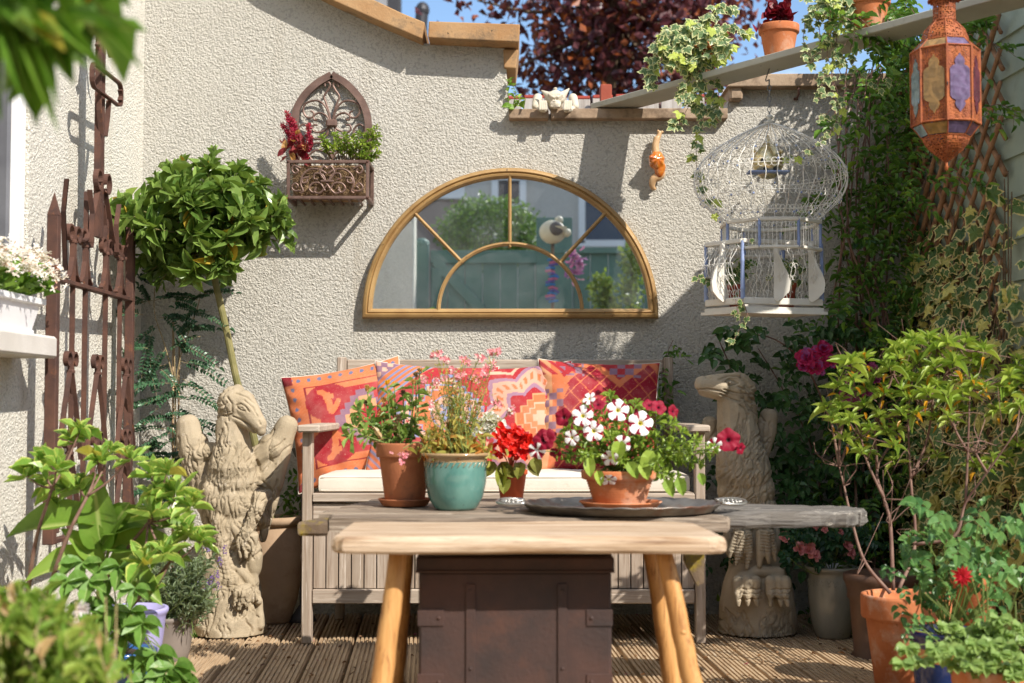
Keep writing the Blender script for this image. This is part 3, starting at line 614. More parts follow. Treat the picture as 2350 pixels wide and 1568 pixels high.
# scroll pairs above the rail
for i, y in enumerate([Yl + .02] + BY[:3] + [BY[3], Yr - .02]):
    if i in (0, 5): continue
    for s in (-1, 1):
        c = (y + s * .035, zr + .165); P = [A3((GX, y - s * .0 , zr + .20))][:0]
        P = [A3((GX, y + s * .012 + s * .048 * math.sin(math.pi * q / 2), zr + .012 + .0 + .12 * q)) for q in (0, .0)]
        gbar('scroll', [A3((GX, y + s * .055, zr + .012)), A3((GX, y + s * .030, zr + .03)), A3((GX, y + s * .009, zr + .08)), A3((GX, y + s * .007, zr + .125))] + scroll((y + s * .036, zr + .15), .030, -s, 0.95, 180 if s > 0 else 0), .0075, .0028)
    mb = MB(); cbox(mb, (GX, y, zr + .128), (.022, .024, .014), .004); mb.build('collar', M_rust, gate)
# lower tiers of curls with splayed bars under them
for zc, zd in ((WZ(828, GY(172)), .30), (WZ(1012, GY(172)), .26)):
    for k, yc in enumerate(((Yl + BY[0]) / 2 + .05, (BY[1] + BY[2]) / 2, (BY[3] + Yr) / 2 - .01)):
        for s in (-1, 1):
            gbar('scroll', [A3((GX + .01, yc + s * .11, zc - zd)), A3((GX + .01, yc + s * .05, zc - zd * .45)), A3((GX + .01, yc + s * .006, zc - .03))] + [q + A3((.01, 0, 0)) for q in scroll((yc + s * .030, zc), .026, -s, 0.95, 180 if s > 0 else 0)], .0075, .0028)
        mb = MB(); cbox(mb, (GX + .01, yc, zc - .035), (.022, .024, .014), .004); mb.build('collar', M_rust, gate)
# spire
yc = GY(221); z1, z2 = WZ(150, GY(197)), WZ(205, GY(197))
for s in (-1, 1):
    gbar('spire_bar', [(GX, yc + s * .016, WZ(545, yc)), (GX, yc + s * .016, WZ(-60, yc))], .009, .010)
    gbar('spire_arm', [(GX + .01, yc + s * .19, WZ(640, yc) + .10), (GX + .01, yc + s * .15, WZ(560, yc)), (GX + .01, yc + s * .11, WZ(520, yc)), (GX + .01, yc + s * .03, WZ(430, yc))], .008, .003)
    gbar('scroll', [A3((GX + .01, yc + s * .025, WZ(438, yc)))] + [q + A3((.012, 0, 0)) for q in scroll((yc + s * .045, WZ(415, yc)), .038, s, .9, -120 if s > 0 else -60)], .008, .003)
    gbar('scroll', [A3((GX + .012, yc + s * .055, z2 + .0)), A3((GX + .012, yc + s * .045, WZ(260, yc))), A3((GX + .012, yc + s * .02, WZ(310, yc)))], .008, .003)
    gbar('scroll', [A3((GX + .012, yc + s * .02, WZ(40, yc))), A3((GX + .012, yc + s * .05, WZ(105, yc))), A3((GX + .012, yc + s * .075, WZ(118, yc)))], .008, .003)
    gbar('leaf_tip', [A3((GX + .02, yc + s * .14, zr + .14)), A3((GX + .02, yc + s * .13, zr + .23)), A3((GX + .02, yc + s * .16, zr + .30))], .0075, .003)
    gbar('hoop', [A3((GX, yc + s * .07, zr + .13)), A3((GX, yc + s * .075, zr + .22)), A3((GX, yc + s * .05, zr + .28)), A3((GX, yc, zr + .30))], .007, .003)
for z_ in (z1, z2):
    gbar('cross_bar', [(GX + .022, yc - .13, z_), (GX + .022, yc + .13, z_)], .0075, .0028)
    for s in (-1, 1): gbar('scroll', [A3((GX + .022, yc + s * .13, z_))] + [A3((GX + .022, yc + s * (.13 + .03 * math.sin(a)), z_ + (.03 - .03 * math.cos(a)) * (-1 if z_ == z1 else 1))) for a in np.linspace(.3, 2.6, 7)], .0075, .003)
for s in (-1, 1): gbar('leaf_tip', [A3((GX + .015, Yl + .06, zr + .03)), A3((GX + .015, Yl + .035, zr + .20)), A3((GX + .015, Yl + .06, zr + .30))], .007, .003)

# ================================================================ wall planter
def spiral(c, r, a0, turns, n=26, shrink=.75): return [(c[0] + r * (1 - shrink * t) * math.cos(R(a0) + turns * 2 * math.pi * t), c[1] + r * (1 - shrink * t) * math.sin(R(a0) + turns * 2 * math.pi * t)) for t in np.linspace(0, 1, n)]
M_brz = surf('bronzed_iron', (0.11, 0.065, 0.05), (0.20, 0.125, 0.10), 18, 0.5, 0.0006, 200, metal=0.35, spot=(0.28, 0.10, 0.05), ssc=14, sth=(0.6, 0.75))
def zz(zx, zy): return ((1000 + zx / 2.091) / 1.7021, (200 + zy / 2.091) / 1.7021)
pl = thing('wall_planter', 'bronze iron wall planter with scrolls and a pointed arch back plate', 'wall planter', W(760, 460, YW - .1))
yb = YW - .02
def Z2(zx, zy, Y): u, v = zz(zx, zy); return W(u, v, Y)
arch = [(330, 900), (322, 700), (322, 560), (335, 470), (400, 360), (500, 265), (618, 195), (730, 262), (820, 350), (880, 440), (915, 560), (918, 700), (915, 900)]
mb = MB(); tube(mb, spline([Z2(a, b_, yb) for a, b_ in arch[:7]], 6), 0, flat=(.013, .010), up=A3((0, 1., 0))); tube(mb, spline([Z2(a, b_, yb) for a, b_ in arch[6:]], 6), 0, flat=(.013, .010), up=A3((0, 1., 0))); mb.build('back_frame', M_brz, pl)
mb = MB()
def sc2(pts, Y=yb, r=.0042): tube(mb, spline([Z2(a, b_, Y) for a, b_ in pts], 6), r, 6)
cx = 618
for s in (-1, 1):
    f = lambda L: [(cx + s * (a - cx), b_) for a, b_ in L]
    sc2(f([(630, 560), (640, 500), (665, 420), (680, 370), (650, 320), (630, 280), (645, 255), (672, 262), (672, 290)]))
    sc2(f([(632, 560), (655, 480), (700, 420), (760, 405), (830, 430), (850, 490), (820, 540), (775, 540), (765, 505), (790, 490)]))
    sc2(f([(640, 560), (665, 525), (720, 505), (765, 530), (760, 560), (735, 560)]))
    sc2(f([(640, 620), (680, 650), (740, 665), (775, 640), (765, 605), (735, 605)]))
    sc2(f([(640, 615), (660, 690), (720, 720), (790, 700), (800, 640), (840, 600), (880, 620), (890, 680)]))
    sc2(f([(625, 880), (660, 830), (740, 810), (800, 850), (780, 890)])); sc2(f([(620, 880), (640, 790), (720, 750), (820, 780), (880, 850)]))
cbox(mb, Z2(618, 590, yb - .008), (.042, .022, .03), .006); mb.build('back_scrolls', M_brz, pl)
yf = YW - .17; x0, x1 = Z2(265, 900, yf)[0], Z2(912, 900, yf)[0]; z1, z0 = Z2(300, 905, yf)[2], Z2(300, 1198, yf)[2]
mb = MB(); h = .016
for (a, b_) in (((x0, z1), (x1, z1)), ((x0, z0), (x1, z0)), ((x0, z0), (x0, z1)), ((x1, z0), (x1, z1))): bar(mb, (a[0], yf, a[1]), (b_[0], yf, b_[1]), .012, h, .002, (0, 1, 0) if False else (0, 1, .001))
for x_ in (x0, x1):
    for z_ in (z0, z1): bar(mb, (x_, yf, z_), (x_, YW, z_), .014, .014, .002)
for x_ in (x0, x1): bar(mb, (x_, YW - .01, z0), (x_, YW - .01, z1), .014, .014, .002, (0, 1, 0))
for x_ in np.linspace(x0, x1, 9): bar(mb, (x_, yf, z0 - .002), (x_, YW, z0 - .002), .008, .006, .001)
fr = mb.build('box_frame', M_brz, pl); mb = MB()
for x_ in (x0, x1):
    for z_ in (z0, z1): ball(mb, (x_, yf - .008, z_), .0045)
mb.build('rivet', M_rust, fr); mb = MB(); yf2 = yf - .004
for s in (-1, 1):
    f = lambda L: [(582 + s * (a - 582), b_) for a, b_ in L]
    for L in ([(582, 960), (610, 940), (640, 990), (600, 1060), (560, 1120), (520, 1160), (480, 1150), (490, 1110)], [(590, 1000), (640, 970), (720, 965), (780, 1010), (800, 1080), (780, 1140), (800, 1160)],
              [(595, 1060), (620, 1010), (680, 1000), (690, 1040), (660, 1050)], [(730, 1030), (780, 1040), (785, 1075), (750, 1070), (745, 1045)], [(795, 960), (850, 935), (870, 970), (845, 1000), (820, 980), (835, 960)],
              [(795, 1140), (850, 1140), (872, 1110), (845, 1080), (820, 1100), (836, 1118)], [(600, 1140), (640, 1080), (700, 1080), (730, 1120), (700, 1155), (670, 1130)]): sc2(f(L), yf2, .0036)
cbox(mb, Z2(582, 1062, yf2 - .004), (.05, .008, .008), .002); mb.build('front_scrolls', M_brz, pl)
mb = MB(); cbox(mb, ((x0 + x1) / 2, (yf + YW) / 2, (z0 + z1) / 2 - .002), (x1 - x0 - .03, YW - yf - .03, z1 - z0 - .01), .02)
for _ in range(900): p = A3((rng.uniform(x0 + .015, x1 - .015), yf + .011 + rng.normal() * .003, rng.uniform(z0 + .01, z1 - .01))); d = A3((rng.normal(), .15 * rng.normal(), rng.normal())); tube(mb, [p, p + nrm(d) * .015, p + nrm(d + rv(.6)) * .03], .0006, 3, False)
mb.build('coir_liner', surf('coir', (0.20, 0.12, 0.06), (0.36, 0.24, 0.13), 40, 0.95, 0.004, 200), pl)
# plants in it
ce = thing('celosia_plant', 'magenta plumed celosia in the left half of the wall planter', 'plant', Z2(380, 900, yf + .06)); mb = MB(); ms = MB()
for (a, b_, a2, b2, r_) in ((380, 890, 250, 500, 34), (390, 890, 300, 560, 46), (400, 890, 215, 600, 34), (410, 890, 430, 600, 40), (400, 890, 340, 690, 40), (420, 890, 400, 780, 34), (330, 890, 290, 640, 40), (400, 900, 450, 700, 26), (350, 900, 270, 730, 26)):
    p0, p1 = Z2(a, b_, yf + .06), Z2(a2, b2, yf + .03 + rng.normal() * .02); stem(ms, p0, p1, .003, .002)
    ax = nrm(p1 - p0)
    for _ in range(190): s = rng.random(); q = p1 - ax * .06 * s + rv(1) * r_ * .00013 * (.4 + s); leaf(mb, q, rv() + ax * .8, rv(), .011, .005, T_tri, (rng.random() * .7) + (.3 if s < .3 else 0))
mb.build('flowers', leafm('magenta_plume', (0.30, 0.005, 0.05), (0.58, 0.05, 0.09), odd=(0.62, 0.16, 0.18), oth=.8), ce); ms.build('stem', flat('red_stem', (.3, .04, .06)), ce)
mb = MB()
for _ in range(24): q = Z2(rng.uniform(230, 460), rng.uniform(700, 900), yf + .04); leaf(mb, q, rv() + A3((-.3, -.5, -.2)), A3((0, -1, .6)) + rv(.3), .05, .022, T_ell)
mb.build('foliage', leafm('plum_leaf', (0.20, 0.03, 0.05), (0.38, 0.08, 0.08), odd=(0.5, 0.28, 0.10), oth=.7), ce)
sd = thing('bushy_green_plant', 'bushy small leaved light green plant in the right half of the wall planter', 'plant', Z2(750, 900, yf + .06)); mb = MB(); ms = MB(); fl = MB()
for (a2, b2) in [(540, 700), (570, 740), (620, 780), (660, 720), (700, 800), (740, 720), (760, 780), (800, 700), (840, 670), (870, 740), (900, 680), (940, 650), (985, 620), (1000, 690), (980, 760), (1000, 830), (960, 860), (900, 800), (860, 850), (720, 680), (640, 680), (820, 760), (940, 760), (960, 700), (780, 840), (930, 900), (560, 780), (690, 760), (900, 850)]:
    p0 = Z2(600 + (a2 - 500) * .55, 900, yf + .07); p1 = Z2(a2, b2, yf + .05 + rng.normal() * .035); P = stem(ms, p0, p1, .0022, .0012); sprig(mb, P, 15, .022, .42, T_obo, 50, .35, 0); rosette(mb, p1, p1 - P[-3], 10, .022, .42, T_obo, 10, 90)
    for _ in range(3): leaf(fl, p1 + rv(.008), rv(), rv(), .008, .006, T_tri)
mb.build('foliage', leafm('lime_leaf', (0.13, 0.24, 0.03), (0.36, 0.46, 0.07)), sd); ms.build('stem', M_stem, sd); fl.build('flowers', leafm('tan_bud', (0.4, 0.3, 0.2), (0.7, 0.6, 0.45)), sd)

# ================================================================ arched mirror
mir = thing('arched_mirror', 'half round window mirror in a distressed gold frame on the wall', 'mirror', W(1170, 730, YW - .03))
M_gold = surf('distressed_gold', (0.31, 0.18, 0.065), (0.41, 0.26, 0.10), 10, 0.55, 0.0008, 120, metal=0.15, spot=(0.10, 0.06, 0.03), ssc=70, sth=(0.60, 0.68), spec=0.5, spot2=(0.30, 0.17, 0.06), s2sc=9, s2th=(0.5, 0.75))
cxm, z0m = WX(1171, YW - .03), WZ(731, YW - .03); Rx, Rz = (1509 - 833) / 2 * YW / F, (731 - 388) * YW / F
mb = MB()
def arc(rx, rz, Y, n=56): return [A3((cxm + rx * math.cos(a), Y, z0m + .014 + rz * math.sin(a))) for a in np.linspace(0, math.pi, n)]
prof = [(-.018, .05), (-.018, .012), (-.013, .004), (-.004, .0), (.001, .008), (.005, .003), (.012, .005), (.018, .014), (.018, .05)]
prof = [(-a, d) for a, d in prof]
def sweep(P, nn, closed=False):
    V = []; k = len(prof)
    for p, n_ in zip(P, nn):
        for a, d in prof: V.append(p + n_ * a + A3((0, d, 0)))
    mb.add(V, [(i * k + j, i * k + j + 1, (i + 1) * k + j + 1, (i + 1) * k + j) for i in range(len(P) - 1) for j in range(k - 1)])
a_ = np.linspace(0, math.pi, 64); YF = YW - .052; ex, ez = Rx - .018, Rz - .032
P = [A3((cxm + ex * math.cos(a), YF, z0m + .018 + ez * math.sin(a))) for a in a_]; nn = [nrm((math.cos(a) / ex, 0, math.sin(a) / ez)) for a in a_]
nn[0] = A3((1., 0, -1.)); nn[-1] = A3((-1., 0, -1.)); sweep(P, nn)
sweep([P[-1], P[0]], [nn[-1], nn[0]]); mb.build('frame', M_gold, mir, smooth=False)
m, t, b = nmat('spotted_mirror'); v = coords(t); b.inputs['Metallic'].default_value = 1; b.inputs['Base Color'].default_value = (0.80, 0.86, 0.88, 1); b.inputs['Roughness'].default_value = 0.004
df = nd(t, 'ShaderNodeBsdfDiffuse', inp={'Color': (0.65, 0.67, 0.70, 1)}); vz = voro(t, v, 85); s1 = ramp(t, vz.outputs['Distance'], 0.30, 0.12)
s2 = ramp(t, noisef(t, v, 7, 5, .7), .42, .72); s3 = ramp(t, noisef(t, v, 170, 3, .8), .62, .72); f_ = math_(t, 'MULTIPLY', math_(t, 'MULTIPLY', s1, s3), math_(t, 'ADD', math_(t, 'MULTIPLY', s2, 1.0), .45))
f_ = math_(t, 'ADD', f_, math_(t, 'ADD', math_(t, 'MULTIPLY', s2, .06), .03)); ms_ = nd(t, 'ShaderNodeMixShader', inp={0: f_}); t.links.new(b.outputs[0], ms_.inputs[1]); t.links.new(df.outputs[0], ms_.inputs[2]); t.links.new(ms_.outputs[0], t.nodes['Material Output'].inputs['Surface'])
mb = MB(); P2 = [(cxm + (ex - .006) * math.cos(a), z0m + .020 + (ez - .006) * math.sin(a)) for a in np.linspace(0, math.pi, 64)]; prism(mb, P2, lambda a, b_, d: A3((a, d, b_)), YW - .022, YW - .004); mb.build('mirror_glass', m, mir)
Ym = YW - .034; rin = (1336 - 1008) / 2 * YW / F; rzi = (718 - 565) * YW / F
mb = MB(); tube(mb, [A3((cxm + rin * math.cos(a), Ym, z0m + .03 + rzi * math.sin(a))) for a in np.linspace(0, math.pi, 44)], 0, flat=(.0065, .008), up=A3((0, 1., 0))); tube(mb, [A3((cxm + rin * math.cos(a), Ym - .009, z0m + .03 + rzi * math.sin(a))) for a in np.linspace(0, math.pi, 44)], .0036, 8); mb.build('inner_arch', M_gold, mir)
for a in (90, 0, 0):
    pass
for (ua, va, ub, vb) in ((1170, 400, 1170, 568), (951, 489, 1062, 604), (1390, 489, 1283, 604)):
    mb = MB(); a, b2 = W(ua, va, Ym), W(ub, vb, Ym); bar(mb, a, b2, .013, .014, .002, (0, 1, 0)); bar(mb, a - (0, .008, 0), b2 - (0, .008, 0), .006, .006, .002, (0, 1, 0)); mb.build('glazing_bar', M_gold, mir)

# ================================================================ snail, gargoyle, hook
Ys = YW - .035
mb = MB()
P = spline([W(1508, 315, Ys), W(1504, 340, Ys), W(1510, 375, Ys), W(1515, 400, Ys), W(1500, 412, Ys), W(1497, 428, Ys + .005), W(1505, 436, Ys + .01)], 6)
tube(mb, P, [.013, .014, .018, .02, .016, .011, .006], 12); capsule(mb, W(1508, 322, Ys), W(1514, 306, Ys), .011, .009); ball(mb, W(1520, 303, Ys - .004), .006); ball(mb, W(1510, 301, Ys - .006), .006)
V, Nn, Fc = sculpt(mb, .003, 6)
sn = thing('snail_ornament', 'ceramic snail with an amber shell and tan body climbing the wall', 'ornament', W(1508, 436, Ys)); q = MB(); q.add(V, Fc); q.build('body', surf('tan_glaze', (0.50, 0.30, 0.15), (0.60, 0.40, 0.22), 20, 0.45, 0.0004), sn, smooth=True)
mb = MB(); ball(mb, W(1507, 369, Ys - .016), (.031, .026, .037), 18, 12); ball(mb, W(1500, 365, Ys - .032), (.019, .014, .021), 14, 10); ball(mb, W(1495, 362, Ys - .040), (.010, .008, .011)); ball(mb, W(1514, 385, Ys - .01), (.022, .02, .04), 14, 10)
V, Nn, Fc = sculpt(mb, .0025, 3); V += Nn * (0.0012 * np.sin(np.arctan2(V[:, 2] - W(1507, 369, Ys)[2], V[:, 0] - W(1507, 369, Ys)[0]) * 7))[:, None]
q = MB(); q.add(V, Fc); q.build('shell', surf('amber_glaze', (0.45, 0.09, 0.008), (0.62, 0.22, 0.03), 26, 0.12, 0, spec=0.8, spot=(0.75, 0.5, 0.18), ssc=50, sth=(.6, .7), coat=1), sn, smooth=True)
Yg = YW - .02
def gz(zx, zy, Y=Yg): return W((1200 + zx / 1.3824) / 1.7021, zy / 1.3824 / 1.7021, Y)
mb = MB(); s = Yg / F / 1.3824 / 1.7021
ball(mb, gz(1340, 530, Yg - .03), (.039, .03, .029), 16, 12); ball(mb, gz(1340, 566, Yg - .048), (.023, .02, .017)); ball(mb, gz(1318, 512, Yg - .052), (.014, .009, .007)); ball(mb, gz(1362, 512, Yg - .052), (.014, .009, .007)); ball(mb, gz(1338, 552, Yg - .062), (.007, .008, .007)); capsule(mb, gz(1320, 575, Yg - .058), gz(1358, 575, Yg - .058), .006, .006)
for sg in (-1, 1):
    capsule(mb, gz(1340 + sg * 40, 515, Yg - .03), gz(1340 + sg * 74, 480 if sg > 0 else 490, Yg - .025), .015, .003); capsule(mb, gz(1340 + sg * 12, 525, Yg - .058), gz(1340 + sg * 36, 515, Yg - .052), .0055, .004)
    capsule(mb, gz(1340 + sg * 95, 530, Yg + .03), gz(1340 + sg * 108, 575, Yg - .005), .018, .014); capsule(mb, gz(1340 + sg * 100, 590, Yg), gz(1340 + sg * 60, 592, Yg - .045), .012, .012); ball(mb, gz(1340 + sg * 66, 570, Yg - .055), (.016, .012, .016))
    for k in range(4): capsule(mb, gz(1340 + sg * (52 + k * 11), 548, Yg - .064), gz(1340 + sg * (48 + k * 12), 592, Yg - .07), .0045, .004)
capsule(mb, gz(1340, 570, Yg + .06), gz(1340, 560, Yg), .03, .03); ball(mb, gz(1340, 480, Yg - .03), (.008, .008, .006))
V, Nn, Fc = sculpt(mb, .0022, 2); e = lambda a, b_: tuple(gz(a, b_)[[0, 2]])
V = carve(V, Nn, [([e(1322, 530), e(1308, 524)], .0022, .0025), ([e(1358, 530), e(1372, 524)], .0022, .0025), ([e(1318, 568), e(1340, 574), e(1362, 568)], .0014, .0022), ([e(1330, 556), e(1333, 553)], .002, .003), ([e(1346, 556), e(1344, 553)], .002, .003), ([e(1300, 545), e(1318, 560)], .002, .002), ([e(1380, 545), e(1362, 560)], .002, .002), ([e(1315, 505), e(1340, 512), e(1365, 505)], .002, .0015)])
q = MB(); q.add(V, Fc); tag(q.build('gargoyle_figure', surf('pale_stone', (0.50, 0.44, 0.34), (0.60, 0.54, 0.43), 12, .9, .001, 200, spec=.15), smooth=True), 'small pale stone gargoyle crouching on the low wall coping', 'gargoyle')
mb = MB(); p = W(1826, 228, YW); tube(mb, [p, p + A3((0, -.035, 0)), p + A3((0.002, -.05, .01)), p + A3((0, -.05, .035))], .004, 7); lathe(mb, p + A3((0, -.004, 0)), [(.001, -.006), (.009, -.004), (.009, .004)], 10); tag(mb.build('wall_hook', M_rust), 'rusty hook screwed into the wall right of the birdcage chain', 'hook')
# ================================================================ statues
def strokes(region, n, L, w, dep, dirf, rs):
    out = []
    for _ in range(n):
        p = region(rs); d = dirf(p) + rs.gauss(0, .22); c = rs.uniform(-1.2, 1.2); q = []; l = L * rs.uniform(.5, 1.4)
        for k in range(8):
            t = k / 7; a = d + c * (t - .5) + .55 * math.sin(t * 6 + c * 3); q.append(A3((p[0], p[1]))); p = (p[0] + math.sin(a) * l / 7, p[1] - math.cos(a) * l / 7)
        out.append((q, w * rs.uniform(.7, 1.3), dep * rs.uniform(.6, 1.1)))
    return out
def statue(name, label, fn, px, Y0, prims, floor, grooves, mat, base):
    mb = MB()
    for pr in prims:
        if pr[0] == 'c': _, a, b_, r0, r1, dy = pr; capsule(mb, fn(*a, Y0 + dy), fn(*b_, Y0 + dy), r0 * px * 1.07, r1 * px * 1.07)
        elif pr[0] == 'C': _, a, b_, r0, r1, d0, d1 = pr; capsule(mb, fn(*a, Y0 + d0), fn(*b_, Y0 + d1), r0 * px, r1 * px)
        else: _, a, (rx, ry, rz), dy = pr; ball(mb, fn(*a, Y0 + dy), (rx * px, ry * px, rz * px), 20, 14)
    c, prof = base; c = fn(c, 1500, Y0); lathe(mb, (c[0], c[1], 0), [(r * px, z) for r, z in prof], 36, 1, .92, close=True, wob=.03)
    V, Nn, Fc = sculpt(mb, .0029, 3)
    V[:, 2] = np.maximum(V[:, 2], 0.004)
    V = carve(V, Nn, grooves)
    no = np.array([noise.noise(Vector(p) * 26) for p in V]) * .0022; V += Nn * no[:, None]
    q = MB(); q.add(V, Fc); o = q.build(name, mat, smooth=True, loc=(c[0], c[1], 0)); tag(o, label, 'statue'); return o
rs = random.Random(3)
def fL(a, b_, Y): return W((640 + a / 1.4933) / 1.7021, (1450 + b_ / 1.4933) / 1.7021, Y)
def e2(fn, Y): return lambda L: [fn(a, b_, Y)[[0, 2]] for a, b_ in L]
pL, YL = .000585, 4.74; g = e2(fL, YL)
prL = [('c', (395, 260), (400, 420), 84, 96, 0), ('c', (400, 420), (405, 560), 98, 140, 0), ('e', (405, 640), (165, 135, 140), 0), ('e', (408, 760), (152, 135, 170), 0), ('e', (412, 900), (132, 120, 150), 0),
       ('e', (405, 190), (95, 100, 105), -.01), ('c', (430, 118), (350, 190), 40, 42, .02), ('C', (460, 185), (552, 310), 78, 48, -.02, -.055), ('C', (560, 325), (568, 350), 42, 28, -.055, -.058), ('C', (425, 160), (545, 262), 24, 18, -.048, -.066), ('e', (452, 214), (13, 13, 12), -.062), ('c', (190, 420), (240, 640), 70, 66, .045), ('c', (240, 640), (270, 860), 60, 50, .04), ('c', (620, 440), (585, 640), 72, 66, .05), ('c', (585, 640), (565, 860), 66, 48, .05),
       ('C', (420, 262), (530, 335), 46, 28, -.03, -.05), ('c', (350, 230), (345, 330), 40, 34, .01), ('C', (365, 330), (385, 470), 22, 20, -.045, -.055), ('C', (440, 420), (430, 560), 16, 18, -.05, -.07),
       ('c', (140, 320), (160, 430), 66, 84, .05), ('c', (160, 430), (195, 600), 84, 66, .05), ('c', (195, 600), (235, 800), 66, 40, .05), ('c', (190, 480), (290, 470), 60, 55, .03),
       ('c', (718, 318), (672, 420), 60, 76, .06), ('c', (672, 420), (640, 580), 78, 72, .06), ('c', (640, 580), (606, 800), 72, 48, .06), ('c', (606, 800), (575, 980), 46, 22, .06), ('c', (640, 450), (540, 500), 60, 60, .03),
       ('c', (285, 700), (318, 880), 66, 44, -.03), ('c', (322, 880), (350, 1080), 44, 38, -.055), ('c', (350, 1080), (388, 1215), 38, 46, -.06), ('c', (365, 1210), (345, 1290), 18, 12, -.085), ('c', (392, 1220), (388, 1305), 20, 12, -.09), ('c', (418, 1210), (432, 1290), 18, 12, -.085),
       ('c', (560, 740), (545, 800), 50, 40, -.04), ('c', (545, 800), (490, 930), 42, 34, -.07), ('c', (468, 930), (437, 1015), 25, 20, -.09), ('c', (437, 1015), (450, 1085), 19, 10, -.09), ('c', (500, 950), (472, 1020), 24, 20, -.10), ('c', (472, 1020), (480, 1085), 18, 10, -.10), ('c', (525, 960), (512, 1030), 26, 28, -.09), ('c', (512, 1030), (518, 1075), 24, 12, -.095),
       ('e', (268, 1060), (48, 60, 135), -.02), ('e', (525, 1090), (52, 65, 118), -.02), ('c', (520, 1180), (532, 1240), 28, 20, -.03), ('c', (405, 900), (400, 1260), 118, 112, .02),
       ('c', (440, 1160), (505, 1230), 24, 26, -.06), ('c', (505, 1230), (550, 1340), 26, 24, -.06), ('c', (550, 1340), (560, 1480), 24, 28, -.04), ('e', (462, 1285), (62, 50, 42), -.085),
       ('c', (425, 1290), (408, 1365), 20, 12, -.115), ('c', (458, 1295), (440, 1390), 21, 11, -.12), ('c', (492, 1290), (480, 1380), 20, 11, -.115), ('c', (515, 1275), (515, 1345), 18, 11, -.105)]
bl = [(206, 0), (210, .03), (200, .09), (178, .16), (150, .22), (118, .27), (40, .30)]
GL = strokes(lambda r: tuple(fL(r.uniform(250, 570), r.uniform(430, 1000), YL)[[0, 2]]), 85, .095, .0032, .0075, lambda p: 0, rs)
GL += strokes(lambda r: tuple(fL(r.uniform(300, 420), r.uniform(90, 420), YL)[[0, 2]]), 32, .07, .0028, .0075, lambda p: -.9 if p[1] > .72 else -.1, rs)
GL += strokes(lambda r: tuple(fL(r.uniform(70, 270), r.uniform(330, 760), YL + .05)[[0, 2]]), 22, .12, .0032, .0065, lambda p: .12, rs)
GL += strokes(lambda r: tuple(fL(r.uniform(590, 770), r.uniform(330, 900), YL + .05)[[0, 2]]), 22, .12, .0032, .0065, lambda p: -.3, rs)
GL += strokes(lambda r: tuple(fL(r.uniform(190, 560), r.uniform(1220, 1480), YL - .08)[[0, 2]]), 46, .07, .003, .0075, lambda p: 0, rs)
gh = e2(fL, YL - .06)
GL += [(gh([(400, 265), (450, 285), (500, 315), (530, 350)]), .0028, .009), (gh([(425, 200), (448, 190), (478, 205), (500, 235)]), .0026, .007), (gh([(425, 205), (445, 228), (475, 232)]), .0024, .007), (gh([(448, 214), (456, 216)]), .0045, .006),
       (gh([(562, 292), (570, 312)]), .0034, .007), (gh([(470, 170), (520, 210), (550, 260)]), .0024, .006), (gh([(420, 130), (480, 150), (530, 190)]), .0024, .006), (gh([(370, 150), (400, 190), (398, 240)]), .003, .008), (gh([(340, 180), (365, 230), (375, 290)]), .003, .008)]
for k in range(13): y = 890 + k * 26; x = 318 + k * 5.2; GL.append((gh([(x - 40, y - 4), (x, y + 8), (x + 42, y)]), .0018, .0042))
for dx in (-20, 2, 24): GL.append((gh([(315 + dx, 880), (345 + dx, 1060), (375 + dx, 1200)]), .0018, .0036))
for k in range(8): t = k / 8; GL.append((gh([(525 - 60 * t, 790 + 150 * t), (572 - 62 * t, 805 + 150 * t)]), .0018, .004))
for (a, b_) in ((430, 1010), (470, 1015), (510, 1020), (428, 1300), (460, 1310), (492, 1305), (350, 1240), (390, 1250), (424, 1240)): GL += [(gh([(a - 22, b_), (a + 22, b_ + 3)]), .0018, .004), (gh([(a - 22, b_ + 26), (a + 22, b_ + 29)]), .0018, .004)]
statue('griffin_statue', 'tall sandy stone griffin with raised wings and its head turned right, left of the bench', fL, pL, YL, prL, 0, GL, M_stone, (382, bl))
def fR(a, b_, Y): return W((2600 + a / 1.4255) / 1.7021, (1400 + b_ / 1.4255) / 1.7021, Y)
pR, YR = .000616, 4.76
